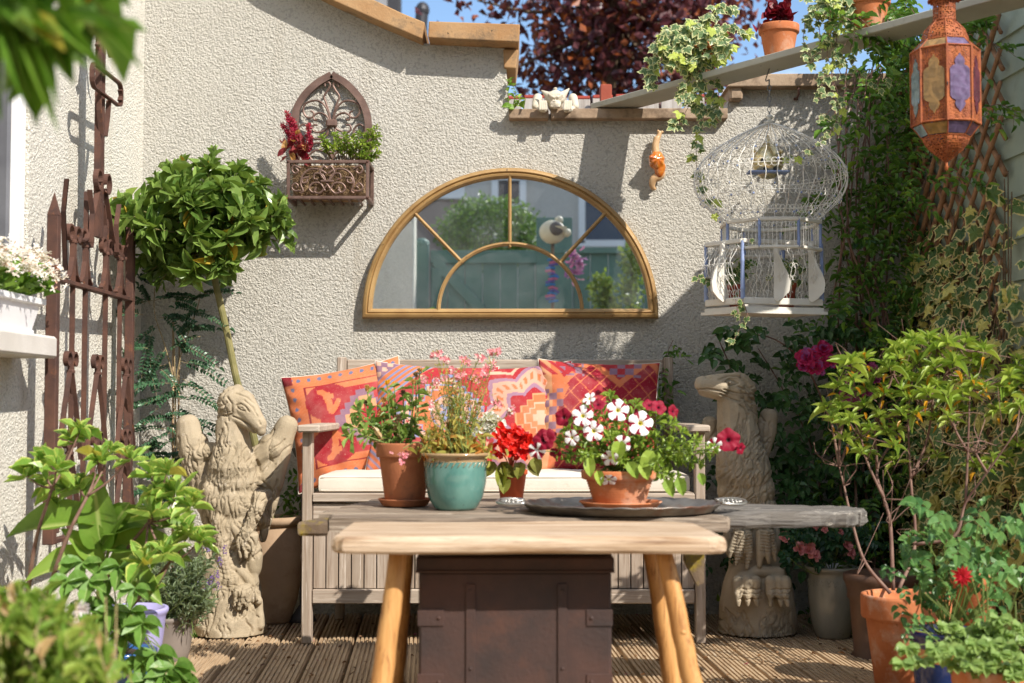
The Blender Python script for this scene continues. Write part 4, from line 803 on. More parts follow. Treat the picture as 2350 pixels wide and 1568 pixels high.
prR = [('c', (208, 146), (300, 156), 46, 68, -.04), ('c', (300, 156), (400, 160), 68, 80, -.02), ('e', (362, 136), (13, 13, 11), -.082), ('e', (425, 180), (82, 90, 80), -.01), ('c', (215, 178), (380, 205), 34, 48, -.03), ('c', (450, 230), (470, 330), 52, 48, .0), ('c', (290, 112), (400, 105), 22, 24, -.05),
       ('c', (385, 220), (392, 340), 96, 100, 0), ('c', (392, 340), (410, 480), 100, 118, 0), ('c', (410, 480), (435, 640), 118, 150, 0), ('e', (448, 740), (162, 140, 150), 0), ('e', (470, 860), (158, 135, 140), 0), ('c', (480, 900), (490, 1260), 130, 125, .02),
       ('c', (245, 365), (262, 500), 44, 44, .08), ('c', (575, 325), (562, 400), 48, 54, .07), ('c', (562, 400), (530, 560), 54, 40, .06),
       ('c', (428, 850), (430, 1000), 52, 44, -.06), ('c', (405, 980), (365, 1070), 26, 20, -.10), ('c', (365, 1070), (358, 1105), 18, 10, -.10), ('c', (430, 985), (408, 1090), 26, 22, -.115), ('c', (408, 1090), (392, 1145), 20, 11, -.115), ('c', (458, 985), (465, 1090), 26, 22, -.11), ('c', (465, 1090), (452, 1165), 20, 11, -.11),
       ('c', (555, 860), (548, 1000), 52, 46, -.06), ('c', (530, 980), (527, 1090), 26, 24, -.11), ('c', (527, 1090), (522, 1155), 22, 12, -.11), ('c', (560, 980), (568, 1080), 25, 21, -.11), ('c', (568, 1080), (575, 1135), 19, 11, -.11), ('c', (585, 975), (600, 1070), 23, 19, -.10), ('c', (600, 1070), (610, 1125), 17, 10, -.10),
       ('e', (356, 1005), (38, 55, 100), -.02), ('e', (608, 1010), (34, 55, 105), -.01), ('c', (415, 1218), (520, 1185), 24, 34, -.09), ('c', (520, 1185), (640, 1195), 34, 30, -.09), ('e', (450, 1250), (85, 70, 55), -.09), ('e', (620, 1250), (80, 70, 55), -.09)]
for xs_ in ((402, 405), (455, 458), (500, 510), (585, 585), (632, 643), (668, 682)): prR += [('c', (xs_[0], 1240), (xs_[0], 1310), 29, 25, -.14), ('c', (xs_[0], 1315), (xs_[1], 1375), 21, 10, -.15)]
br = [(216, 0), (219, .03), (208, .10), (190, .17), (160, .225), (120, .26), (40, .29)]
GR = strokes(lambda r: tuple(fR(r.uniform(290, 600), r.uniform(330, 860), YR)[[0, 2]]), 95, .09, .0032, .008, lambda p: -.35, rs)
GR += strokes(lambda r: tuple(fR(r.uniform(390, 510), r.uniform(90, 420), YR)[[0, 2]]), 44, .06, .0028, .0085, lambda p: .9 if p[1] > .75 else -.3, rs)
GR += strokes(lambda r: tuple(fR(r.uniform(310, 710), r.uniform(1390, 1520), YR - .1)[[0, 2]]), 40, .07, .003, .0075, lambda p: 0, rs)
gh = e2(fR, YR - .06)
GR += [(gh([(163, 178), (230, 172), (290, 182), (350, 200)]), .0028, .009), (gh([(332, 128), (352, 118), (382, 128), (400, 140)]), .0026, .008), (gh([(335, 135), (358, 150), (388, 145)]), .0024, .007), (gh([(356, 134), (362, 134)]), .0048, .006), (gh([(225, 105), (245, 108)]), .004, .007),
       (gh([(290, 120), (340, 100), (400, 98), (450, 120)]), .0026, .007), (gh([(300, 200), (360, 225), (410, 240)]), .0028, .007), (gh([(320, 175), (370, 190), (430, 200)]), .0026, .007), (gh([(400, 160), (450, 175), (490, 200)]), .0028, .008)]
for k in range(9):
    y = 925 + k * 17; GR += [(gh([(385 - k * 4, y), (430, y + 8), (475, y)]), .0018, .0045), (gh([(510, y), (555, y + 8), (600, y)]), .0018, .0045)]
for k in range(4):
    for x_ in (395, 430, 463): GR.append((gh([(x_ - 22 - k * 6 * (x_ < 400), 1080 + k * 18), (x_ + 18 - k * 6 * (x_ < 400), 1084 + k * 18)]), .0018, .004))
for x_ in (402, 455, 500, 585, 632, 668):
    for y in (1262, 1285, 1316): GR.append((gh([(x_ - 22, y + 6), (x_, y), (x_ + 22, y + 6)]), .002, .005))
statue('eagle_statue', 'tall shaded stone eagle griffin with its beak raised to the left, right of the bench', fR, pR, YR, prR, 0, GR, M_stone_d, (512, br))

# ================================================================ bench
yF, yB = 4.57, 5.06; xl, xr = -.672, .617
bench = thing('garden_bench', 'silvered wooden storage bench with armrests against the garden wall', 'bench', (-.02, 4.8, 0))
def part(name, m, parent, *a, **k): mb = MB(); bar(mb, *a, **k); return mb.build(name, m, parent)
zarm = WZ(984, yF - .05)
for i, x_ in enumerate((xl, xr)):
    part('leg', M_teak_v, bench, (x_, yF, 0), (x_, yF, zarm - .012), .032, .05, up=(0, 1, 0), b=.003)
    part('leg', M_teak_v, bench, (x_ * .93, yB, 0), (x_ * .93, yB + .03, WZ(820, yB)), .034, .045, up=(0, 1, 0), b=.003)
    part('armrest', M_teak, bench, (x_ * .985, yF - .07, zarm), (x_ * .94, yB - .02, zarm + .004), .075, .024, b=.005)
    part('side_rail', M_teak, bench, (x_, yF + .026, .455), (x_ * .94, yB - .024, .455), .024, .05)
    part('side_rail', M_teak, bench, (x_, yF + .026, .15), (x_ * .94, yB - .024, .15), .024, .06)
    mb = MB(); cbox(mb, (x_ * .97 * .985, (yF + yB) / 2, .30), (.014, yB - yF - .06, .24), .002); mb.build('side_panel', M_teak_v, bench)
a0, a1 = xl + .018, xr - .018
part('seat_frame', M_teak, bench, (a0, yF - .004, .474), (a1, yF - .004, .474), .04, .028, b=.003)
part('front_rail', M_teak, bench, (a0, yF + .002, .428), (a1, yF + .002, .428), .022, .052, b=.002)
part('bottom_rail', M_teak, bench, (a0, yF + .0, .151), (a1, yF + .0, .151), .026, .046, b=.003)
n = 30; wsl = (a1 - a0) / n
for k in range(n): x_ = a0 + (k + .5) * wsl; part('panel_slat', M_teak_v, bench, (x_, yF + .008 + rr.uniform(-.001, .001), .176), (x_, yF + .008, .400), wsl - .0035, .014, up=(0, 1, 0), b=.0015)
mb = MB(); cbox(mb, ((a0 + a1) / 2, yF + .03, .29), (a1 - a0, .008, .24), .001); mb.build('inner_board', flat('dark_wood', (.03, .022, .016), .9), bench)
for k in range(5): y = yF + .06 + k * .095; part('seat_slat', M_teak, bench, (a0 + .004, y, .476), (a1 - .04, y, .476), .082, .018)
zt, zb_ = WZ(825, yB), WZ(857, yB)
part('back_rail', M_teak, bench, (xl * .93 + .018, yB + .028, (zt + zb_) / 2), (xr * .93 - .018, yB + .028, (zt + zb_) / 2), .022, zt - zb_, b=.004)
part('back_rail', M_teak, bench, (xl * .93 + .018, yB + .006, .53), (xr * .93 - .018, yB + .006, .53), .022, .045)
for k in range(11): x_ = xl * .93 + .09 + k * .102; part('back_slat', M_teak_v, bench, (x_, yB + .006, .552), (x_, yB + .025, zb_ - .001), .045, .014, up=(0, 1, 0))
for k, s in enumerate((-1, 1)): mb = MB(); lathe(mb, (0, 0, 0), [(.001, 0), (.008, 0), (.008, .006), (.001, .006)], 10); mb.V[0] = mb.V[0] @ rot('X', R(90)).T + A3((-.02 + s * .5, yF - .006, .468)); mb.build('brass_stud', flat('brass', (.3, .2, .06), .4, .9), bench)
# seat cushion
def softbox(mb, c, sz, r=.02, n=14, wrk=.0):
    sx, sy, sz_ = A3(sz) / 2; V = []; m_ = {}; Fc = []
    def pt(p):
        q = np.clip(p, -A3((sx - r, sy - r, sz_ - r)), A3((sx - r, sy - r, sz_ - r))); d = p - q; l = np.linalg.norm(d); o = q + (d / l * r if l > 0 else d)
        o[2] += (.008 * (1 - (p[0] / sx) ** 4) * (1 - (p[1] / sy) ** 4)) * (1 if p[2] > 0 else 0) + wrk * math.sin(p[0] * 43 + p[1] * 7) * (p[2] > 0); return A3(c) + o
    for ax in range(3):
        a1_, a2_ = [a for a in range(3) if a != ax]; h = A3((sx, sy, sz_)); na = max(6, int(n * 3 * h[a1_] / sx)) if h[a1_] < sx else n * 3; nb = max(6, int(n * h[a2_] / sx * 2)) if h[a2_] < sx else n * 3
        for s in (-1, 1):
            G = []
            for i in range(na + 1):
                row = []
                for j in range(nb + 1):
                    p = np.zeros(3); p[ax] = s * h[ax]; p[a1_] = -h[a1_] + 2 * h[a1_] * i / na; p[a2_] = -h[a2_] + 2 * h[a2_] * j / nb; row.append(len(V)); V.append(pt(p))
                G.append(row)
            for i in range(na):
                for j in range(nb): Fc.append((G[i][j], G[i + 1][j], G[i + 1][j + 1], G[i][j + 1]))
    mb.add(V, Fc)
M_cream_f = surf('cream_canvas', (0.60, 0.54, 0.45), (0.68, 0.63, 0.54), 6, 0.9, 0.0012, 30, spot=(0.52, 0.42, 0.32), ssc=11, sth=(0.62, 0.8), spec=.15)
z0c = .486; mb = MB(); softbox(mb, (-.026, 4.80, z0c + .031), (1.235, .44, .062), .016, wrk=.0015); sc_ = mb.build('seat_cushion', M_cream_f, smooth=True); tag(sc_, 'long cream canvas seat pad lying on the wooden bench', 'cushion')
mb = MB(); tube(mb, [A3((-.63, 4.582, z0c + .010)), A3((0, 4.580, z0c + .009)), A3((.575, 4.582, z0c + .010))], .0022, 6); tube(mb, [A3((-.63, 4.582, z0c + .053)), A3((0, 4.580, z0c + .053)), A3((.575, 4.582, z0c + .053))], .0022, 6); mb.build('piping', M_cream_f, sc_)
# pillows
OR, RD, CR, CM, BL, PE, PU = [A3(c) for c in ((.56, .16, .065), (.35, .028, .035), (.21, .012, .022), (.60, .37, .26), (.12, .14, .23), (.58, .28, .14), (.23, .13, .18))]
def paint(c, m, col): c[m] = col
def cross(x, y, cx_, cy_, s, st=3):
    dx, dy = np.abs(x - cx_) / s, np.abs(y - cy_) / s; return (np.floor(dx * st) + np.floor(dy * st)) < st
def pat1(x, y):
    c = np.tile(OR, (len(x), 1)); paint(c, np.sin(y * 210 + 6 * np.sin(x * 30)) > .2, OR * .85 + PE * .15)
    inn = (x > .17) & (x < .83) & (y > .13) & (y < .87); paint(c, inn, RD); paint(c, inn & ((x < .19) | (y < .145) | (y > .855) | (x > .81)), CR); fr_ = inn & ((x < .27) | (y < .20) | (y > .80)); paint(c, fr_ & (x > .19) & (y > .145) & (y < .855), OR * .9 + PE * .1)
    for cy_ in (.30, .70): paint(c, ((x - .36) / .20) ** 2 + ((y - cy_) / .17) ** 2 < 1, CR * .5 + RD * .6)
    for cy_, s in ((.30, -1), (.70, 1)):   # two curled motifs
        for k in range(40):
            t = k / 39; a = t * 4.6; r_ = .05 + .0 * t; px_ = .30 + .15 * t + .02 * math.sin(a * 1.4); py = cy_ + s * .10 * math.cos(a); paint(c, (x - px_) ** 2 + (y - py) ** 2 < (.030 * (1 - .45 * abs(t - .4))) ** 2, OR)
        paint(c, cross(x, y, .37, cy_ + s * .04, .045, 2), OR * .8 + PE * .2)
    paint(c, cross(x, y, .66, .5, .26, 5), PU); paint(c, cross(x, y, .68, .5, .19, 4), PE); paint(c, cross(x, y, .70, .5, .11, 3), RD)
    for k in range(11):
        t = .05 + k * .09
        for (a, b_) in ((.075, t), (t, .06), (t, .94)): paint(c, (x - a) ** 2 + (y - b_) ** 2 < .018 ** 2, BL)
    paint(c, (x < .09) & (y > .9), CR); paint(c, (x < .12) & (y < .06), CR * 1.2); return c
def pat2(x, y):
    c = np.tile(RD, (len(x), 1)); d = x + (1 - y)
    st = d < .50; paint(c, st, np.array(OR)); paint(c, st & (np.sin(d * 95) > .35), BL * 1.6); paint(c, st & (d < .22), PU); paint(c, st & (d < .22) & (np.sin(x * 60) * np.sin(y * 60) > .2), CM); d2 = x + y; paint(c, (d2 < .42), OR); paint(c, (d2 < .42) & (np.sin(d2 * 100) > .4), BL * 1.6)
    k = cross(x, y, .60, .50, .40, 7); paint(c, k, BL * 1.7); k = cross(x, y, .60, .50, .37, 7); paint(c, k, CM); paint(c, k & (((x * 18) % 1 - .5) ** 2 + ((y * 18) % 1 - .5) ** 2 < .06), RD)
    paint(c, cross(x, y, .60, .50, .29, 5), BL * 1.7); paint(c, cross(x, y, .60, .50, .275, 5), OR); rr_ = np.hypot(x - .66, y - .52)
    paint(c, rr_ < .17, BL * 1.7); paint(c, rr_ < .155, CM * .8 + RD * .2); paint(c, rr_ < .085 + .03 * np.sin(8 * np.arctan2(y - .52, x - .66)), BL * 1.8); paint(c, rr_ < .03, RD); return c
def pat3(x, y):
    c = np.tile(RD, (len(x), 1)); a = np.arctan2(y - .45, x - .66); r_ = np.hypot(x - .66, y - .45); z_ = r_ / (1 + .28 * (np.abs(((a / (math.pi / 4)) % 1) - .5) * 2 - .5))
    paint(c, (z_ > .27) & (z_ < .50), PU * 1.35); paint(c, (z_ > .31) & (z_ < .455), CM * .85 + RD * .25); m_ = (z_ > .31) & (z_ < .455); paint(c, m_ & (np.sin(a * 40) > .1) & (z_ > .35) & (z_ < .415), OR)
    paint(c, (z_ > .56) & (z_ < .60), CM); paint(c, (x < .16), OR); paint(c, cross(x, y, .70, .45, .24, 4), PE); paint(c, cross(x, y, .70, .45, .222, 4), OR); paint(c, cross(x, y, .70, .45, .15, 3), CM); paint(c, cross(x, y, .70, .45, .135, 3), OR * .6 + PE * .4); paint(c, cross(x, y, .70, .45, .07, 2), CM); return c
def pat4(x, y):
    c = np.tile(CR * 1.35, (len(x), 1)); w_ = .007
    for f_ in (x * 1.15 + y, x * 1.15 - y): q = (f_ * 5.2) % 1; paint(c, np.minimum(q, 1 - q) < .032, OR)
    b_ = (y > .80) | (x < .13); m_ = (np.abs(x - .5) < .42); s = np.abs(((x * 2.1 + .1) % 1) - .5) * .5
    k = (y > .72 + s) ; paint(c, k & (y < .99), OR); paint(c, k & (y > .80 + s), RD); ck = (y > .83) & (((x * 14).astype(int) + (y * 14).astype(int)) % 2 == 0) & (np.abs((x * 2.1) % 1 - .5) < .28); paint(c, ck, PU)
    k = x < .24 - np.abs(((y * 2.1) % 1) - .5) * .22; paint(c, k, OR); paint(c, k & (x < .1), PE); ck = (x < .19) & (((x * 15).astype(int) + (y * 15).astype(int)) % 2 == 0) & (y > .3) & (y < .7); paint(c, ck, PU)
    paint(c, (x < .3) & (y > .84) & (np.sin((x + y) * 60) > 0), RD); q = cross(x, y, .62, .18, .2, 4) & ~cross(x, y, .62, .18, .17, 4); paint(c, q, OR); return c
M_kilim = attrmat('kilim_print', .9, .0004, 420, speck=(.80, .60, .45))
def pillow(label, cx_, cz, yb_, yt, ang, s, pat, thick=.075, n=110, seed=1, sx=1.0):
    ca, sa = math.cos(R(ang)), math.sin(R(ang)); lean = nrm(A3((0, yt - yb_, .42))); r_ = A3((1., 0, 0)); ctr = A3((cx_, (yb_ + yt) / 2 - .02, cz)); up = lean; nn = np.cross(r_, up)
    r2 = r_ * ca + up * sa; u2 = up * ca - r_ * sa; u = np.linspace(-1, 1, n); X, Y_ = np.meshgrid(u, u); X = X.ravel(); Y_ = Y_.ravel()
    qx = X * (1 - .075 * (1 - Y_ ** 2)) * sx; qy = Y_ * (1 - .085 * (1 - X ** 2)); T = thick * (np.clip(1 - X ** 2, 0, 1) * np.clip(1 - Y_ ** 2, 0, 1)) ** .42
    wr = .004 * np.sin(X * 7 + seed) * np.cos(Y_ * 5 + seed * 2) + .004 * np.exp(-((np.abs(X) - .9) / .1) ** 2) * np.sin(Y_ * 22 + seed) + .005 * np.exp(-((Y_ + .75) / .15) ** 2) * np.sin(X * 14 + seed * 3)
    E = (1 - X ** 2) * (1 - Y_ ** 2); wr = wr * np.clip(E * 12, 0, 1)
    base = ctr + np.outer(qx * s / 2, r2) + np.outer(qy * s / 2, u2); Vf = base + np.outer(T + wr, -nn) if nn[1] > 0 else base + np.outer(T + wr, nn); Vb = base + np.outer(T * .7, nn if nn[1] > 0 else -nn)
    col = pat(X * .5 + .5, Y_ * .5 + .5); Fc = [(i * n + j, i * n + j + 1, (i + 1) * n + j + 1, (i + 1) * n + j) for i in range(n - 1) for j in range(n - 1)]
    mb = MB(); mb.add(Vf, Fc, col); o = mb.build('cushion', M_kilim, smooth=True); tag(o, label, 'cushion', 'patterned cushions along the bench')
    mb = MB(); mb.add(Vb, [f[::-1] for f in Fc]); 
    rim = [i for i in range(n)] + [i * n + n - 1 for i in range(1, n)] + [(n - 1) * n + i for i in range(n - 2, -1, -1)] + [i * n for i in range(n - 2, 0, -1)]
    tube(mb, base[rim + rim[:1]], .0022, 5, False); mb.build('back_panel', M_cream_f, o, smooth=True); return o
zc = z0c + .052
def cu(u, Y): return WX(u, Y)
pillow('orange and red cushion with blue dots and curls, at the left end of the bench', cu(800, 4.90), zc + .172, 4.90, 5.0, 11, .43, pat1, seed=1)
pillow('cushion with blue stripes and a cream stepped diamond, second from the left on the bench', cu(992, 4.86), zc + .188, 4.84, 4.98, -3, .42, pat2, seed=4, sx=1.06)
pillow('cushion with a lilac zigzag star and orange cross, third from the left on the bench', cu(1190, 4.88), zc + .188, 4.87, 5.0, 4, .415, pat3, seed=2)
pillow('dark crimson cushion with an orange diamond lattice, at the right end of the bench', cu(1374, 4.86), zc + .198, 4.83, 4.98, -2, .425, pat4, seed=5, sx=1.03)

# ================================================================ old slab table, front bench, trunk
def slab(mb, outline, z1, th_, jit=.004, fn=None):
    n = len(outline); V = []; b_ = min(.006, th_ * .25); c = A3((np.mean([p[0] for p in outline]), np.mean([p[1] for p in outline])))
    for (dz, ins) in ((-th_, b_), (-th_ + b_, 0), (-b_, 0), (0, b_)):
        for (x_, y) in outline: d = c - A3((x_, y)); d = d / max(np.linalg.norm(d), 1e-6); V.append((x_ + d[0] * ins + rr.uniform(-1, 1) * jit * .3, y + d[1] * ins + rr.uniform(-1, 1) * jit * .3, z1 + dz + rr.uniform(-1, 1) * jit * .25))
    Fc = [tuple(range(n))[::-1], tuple(range(3 * n, 4 * n))] + [(i * n + j, i * n + (j + 1) % n, (i + 1) * n + (j + 1) % n, (i + 1) * n + j) for i in range(3) for j in range(n)]
    mb.add(V, Fc)
def rough(pts, k=6, j=.004):
    out = []
    for a, b_ in zip(pts, pts[1:] + pts[:1]):
        for t in range(k): out.append((a[0] + (b_[0] - a[0]) * t / k + rr.uniform(-j, j) * (t > 0), a[1] + (b_[1] - a[1]) * t / k + rr.uniform(-j, j) * (t > 0)))
    return out
M_old = wood('old_weathered_table', (0.15, 0.11, 0.08), (0.34, 0.27, 0.20), (0.05, 0.035, 0.025), 0, flake=(0.46, 0.39, 0.31), bd=.004)
M_oldg = wood('grey_weathered_table', (0.085, 0.078, 0.072), (0.21, 0.19, 0.165), (0.06, 0.05, 0.045), 0, flake=(0.50, 0.45, 0.38), bd=.004)
M_moss = surf('mossy_wood', (0.09, 0.06, 0.04), (0.17, 0.12, 0.075), 12, .95, .003, 70, spot=(0.22, 0.16, 0.02), ssc=14, sth=(.48, .6))
tb = thing('slab_table', 'low weathered slab table with cracked boards and a rounded grey right end', 'table', (.2, 3.75, 0)); zt = .50
mb = MB(); slab(mb, rough([(-.455, 3.46), (.535, 3.46), (.55, 3.50), (.53, 3.585), (-.47, 3.585)], 10), zt - .003, .036); mb.build('board', M_old, tb)
mb = MB(); slab(mb, rough([(-.50, 3.59), (.42, 3.59), (.43, 3.74), (-.49, 3.745)], 9), zt, .034); mb.build('board', M_old, tb)
mb = MB(); slab(mb, rough([(-.47, 3.75), (.43, 3.75), (.43, 3.95), (-.44, 3.95)], 9), zt + .001, .034); mb.build('board', M_old, tb)
mb = MB(); slab(mb, rough([(-.42, 3.955), (.50, 3.955), (.48, 4.12), (-.42, 4.12)], 9), zt, .034); mb.build('board', M_old, tb)
ro = [(.435, 3.594), (.60, 3.592), (.80, 3.61)] + [(.845 + .10 * math.cos(a), 3.72 + .108 * math.sin(a)) for a in np.linspace(-1.3, 1.3, 12)] + [(.80, 3.84), (.60, 3.90), (.435, 3.948)]
mb = MB(); slab(mb, rough(ro, 3, .005), zt + .001, .040, .012); mb.build('round_end', M_oldg, tb)
mb = MB(); slab(mb, rough([(-.53, 3.44), (-.457, 3.445), (-.472, 3.585), (-.50, 3.58)], 4), zt - .012, .034); mb.build('mossy_end', M_moss, tb)
for x_ in (-.13, .15):
    mb = MB(); bar(mb, (x_, 3.5, zt - .06), (x_, 4.08, zt - .06), .05, .045, .004); mb.build('bearer', M_moss, tb)
    mb = MB(); bar(mb, (x_, 4.02, 0), (x_, 4.02, zt - .085), .05, .05, .004, (0, 1, 0)); mb.build('leg', M_moss, tb)
mb = MB(); x_ = WX(1588, 3.6); prism(mb, [(x_ - .03, zt - .04), (x_ + .026, zt - .04), (x_ + .024, WZ(1335, 3.6)), (x_ + .008, WZ(1342, 3.6)), (x_ - .022, WZ(1290, 3.6))], lambda a, b_, d: A3((a, d, b_)), 3.57, 3.63); mb.build('bracket', M_moss, tb)
mb = MB(); bar(mb, (.0, 3.56, 0), (.0, 3.56, zt - .040), .05, .05, .004, (0, 1, 0)); mb.build('leg', M_moss, tb)

M_new = wood('pale_bench_wood', (0.36, 0.235, 0.135), (0.62, 0.49, 0.36), (0.18, 0.10, 0.06), 0, sc=1.4, bd=.002, rough=.7)
M_log = wood('varnished_log', (0.44, 0.20, 0.06), (0.60, 0.34, 0.13), (0.17, 0.06, 0.02), 2, sc=1.3, rough=.45, bd=.0006)
fb = thing('plank_bench', 'pale plank bench with varnished splayed log legs in front of the table', 'bench', (.05, 3.12, 0))
ol = [(-.385, 2.965), (-.36, 2.945), (.0, 2.938), (.42, 2.945), (.458, 2.965), (.452, 3.12), (.44, 3.29), (.40, 3.325), (.0, 3.33), (-.33, 3.325), (-.385, 3.30), (-.388, 3.12)]
mb = MB(); n = len(ol); nn_ = []
for i in range(n):
    a, b_ = ol[i], ol[(i + 1) % n]
    for t in range(5): nn_.append((a[0] + (b_[0] - a[0]) * t / 5, a[1] + (b_[1] - a[1]) * t / 5 + rr.uniform(-.0012, .0012)))
V = []; m_ = len(nn_)
for (dz, ins) in ((-.037, .010), (-.031, .002), (-.022, 0), (-.010, .002), (-.003, .006), (0, .013)):
    for (x_, y) in nn_: d = A3((.035 - x_, 3.135 - y)); d /= np.linalg.norm(d); V.append((x_ + d[0] * ins, y + d[1] * ins, .50 + dz + .0015 * math.sin(x_ * 9)))
Fc = [tuple(range(m_))[::-1], tuple(range(5 * m_, 6 * m_))] + [(i * m_ + j, i * m_ + (j + 1) % m_, (i + 1) * m_ + (j + 1) % m_, (i + 1) * m_ + j) for i in range(5) for j in range(m_)]
mb.add(V, Fc); mb.build('seat', M_new, fb)
def logleg(u0, u1, y0, y1, r0, r1, kn=None):
    pT = W(u0, 1271, y0); pT[2] = .468; q = W(u1, 1568, y1); d = (q - pT) / (pT[2] - q[2]); P = [pT + d * s for s in np.linspace(0, pT[2] - .006, 14)]
    for i in range(1, 13): P[i] = P[i] + A3((rr.uniform(-.0015, .0015), rr.uniform(-.0015, .0015), 0))
    mb = MB(); tube(mb, P, [r0, (r0 + r1) / 2 * 1.03, r1], 16)
    if kn: ball(mb, P[kn] + A3((.004, -r1 * .8, 0)), (.007, .005, .006))
    mb.build('leg', M_log, fb, smooth=True)
logleg(916, 876, 3.05, 3.02, .020, .0255); logleg(934, 905, 3.22, 3.27, .019, .024)
logleg(1521, 1589, 3.03, 3.0, .0185, .023, 5); logleg(1489, 1543, 3.20, 3.24, .0175, .0225)

M_trk = surf('rusted_trunk', (0.045, 0.032, 0.03), (0.09, 0.046, 0.036), 5, .62, .0012, 120, metal=.25, spot=(0.11, 0.05, 0.034), ssc=7, sth=(.55, .78), spec=.4, spot2=(0.22, 0.15, 0.12), s2sc=40, s2th=(.72, .76))
tk = thing('metal_chest', 'dark rusted riveted metal chest standing under the plank bench', 'chest', (.006, 3.24, 0)); yt_ = 3.07; x0, x1 = WX(962, yt_), WX(1402, yt_); zl = WZ(1272, yt_)
mb = MB(); cbox(mb, ((x0 + x1) / 2, yt_ + .17, (zl - .038) / 2), (x1 - x0, .34, zl - .038), .006); bd_ = mb.build('body', M_trk, tk)
mb = MB(); cbox(mb, ((x0 + x1) / 2, yt_ + .17, zl - .022), (x1 - x0 + .012, .352, .032), .004); tube(mb, [(x0 - .006, yt_ - .006, zl - .037), (x1 + .006, yt_ - .006, zl - .037)], .004, 6); mb.build('lid', M_trk, tk)
for u in (1075, 1433 - 1):
    mb = MB(); x_ = x0 + (x1 - x0) * (.27 if u < 1200 else .745); cbox(mb, (x_, yt_ - .0015, .205), (.021, .006, .36), .001)
    for z_ in (.03, .2, .37): ball(mb, (x_, yt_ - .005, z_), (.004, .003, .004))
    mb.build('strap', M_trk, tk)
for z_ in (.33, .19):
    for s in (0, 1): mb = MB(); L_ = .058; cbox(mb, (x0 + L_ / 2 - .002 if not s else x1 - L_ / 2 + .002, yt_ - .001, z_ - .02), (L_, .005, .036), .001); ball(mb, (x0 + .045 if not s else x1 - .045, yt_ - .004, z_ - .02), (.0045, .003, .0045)); mb.build('corner_plate', M_trk, tk)
# ================================================================ pots and potted plants
def potmesh(c, r, h, mat, parent, style='flower', seg=40, soil=True):
    """c = centre of the foot; r = rim radius"""
    c = A3(c, ) ; mb = MB()
    if style == 'flower': P = [(.001, 0), (.66 * r, 0), (.69 * r, .004), (.89 * r, h * .74), (.90 * r, h * .76), (.985 * r, h * .765), (r, h * .79), (r * 1.01, h * .97), (r * .995, h), (r * .90, h), (r * .88, h * .96), (r * .80, h * .84), (.001, h * .84)]
    elif style == 'bowl': P = [(.001, 0), (.60 * r, 0), (.66 * r, .004)] + [q for k in range(9) for q in ((r * (.68 + .022 * k) + .0016, .010 + h * .072 * k), (r * (.69 + .022 * k) - .0006, .014 + h * .072 * k))] + [(.93 * r, h * .74), (.985 * r, h * .76), (r, h * .80), (r * 1.01, h * .96), (r * .99, h), (r * .92, h), (r * .89, h * .8), (.001, h * .8)]
    elif style == 'belly': P = [(.001, 0), (.58 * r, 0), (.63 * r, .006), (.78 * r, h * .22), (.87 * r, h * .48), (.885 * r, h * .70), (.87 * r, h * .84), (.86 * r, h * .89), (.93 * r, h * .93), (r, h * .955), (r * 1.0, h * .985), (r * .97, h), (r * .86, h * .995), (r * .82, h * .9), (.001, h * .86)]
    elif style == 'plastic': P = [(.001, 0), (.70 * r, 0), (.92 * r, h * .83), (.99 * r, h * .84), (r, h * .86), (1.01 * r, h * .985), (r, h), (r * .95, h), (r * .9, h * .86), (.001, h * .86)]
    else: P = [(.001, 0), (.62 * r, 0), (.68 * r, .006), (.80 * r, h * .3), (.88 * r, h * .6), (.93 * r, h * .86), (.96 * r, h * .90), (r, h * .93), (r * 1.01, h * .975), (r * .98, h), (r * .88, h), (r * .86, h * .9), (.001, h * .88)]
    lathe(mb, c, P, seg); o = mb.build('pot', mat, parent, smooth=True)
    if soil:
        mb = MB(); zs = P[-1][1] + .004; lathe(mb, c, [(.001, zs + .006), (r * .4, zs + .005), (r * .86, zs)], 24); V = mb.V[0]; V[:, 2] += rng.normal(size=len(V)) * .002; mb.build('soil', M_soil, o)
    return o
def glaze(name, c1, c2, band=None, bz=None, b2=None, rough=.12):
    m, t, b = nmat(name); v = coords(t, (1, 1, .45)); col = mix(t, ramp(t, noisef(t, v, 9, 5, .6), .38, .66), c1, c2); col = mix(t, ramp(t, noisef(t, v, 45, 3, .7), .68, .74), col, tuple(x * .45 + .05 for x in c1))
    if band:
        s = nd(t, 'ShaderNodeSeparateXYZ', inp={0: coords(t)}); z = math_(t, 'ADD', s.outputs[2], math_(t, 'MULTIPLY', noisef(t, coords(t), 12, 3), .006))
        for (z0_, z1_, cb) in bz: col = mix(t, math_(t, 'MULTIPLY', math_(t, 'GREATER_THAN', z, z0_), math_(t, 'LESS_THAN', z, z1_)), col, cb)
    t.links.new(col, b.inputs['Base Color']); b.inputs['Roughness'].default_value = rough; b.inputs['Specular IOR Level'].default_value = .6; b.inputs['Coat Weight'].default_value = .4; b.inputs['Coat Roughness'].default_value = .06
    bump(t, b, noisef(t, coords(t), 30, 3), .0006); return m
M_green = leafm('mid_green_leaf', (0.035, 0.10, 0.015), (0.13, 0.25, 0.035), rib=(.2, .32, .08))
M_lime = leafm('fresh_green_leaf', (0.12, 0.25, 0.02), (0.32, 0.48, 0.06), rib=(.4, .5, .15))
M_darkg = leafm('dark_leaf', (0.012, 0.035, 0.010), (0.04, 0.09, 0.02), trans=.2, rough=.35)
ps = lambda u, v, Y: W(u, v, Y)
def saucer(label, c, r, m=M_terra, h=.02):
    mb = MB(); lathe(mb, c, [(.001, 0), (.80 * r, 0), (.86 * r, .003), (.97 * r, h * .8), (r, h * .85), (r, h), (.95 * r, h), (.90 * r, h * .6), (.80 * r, .006), (.001, .006)], 44); tag(mb.build('saucer', m, smooth=True), label, 'saucer')
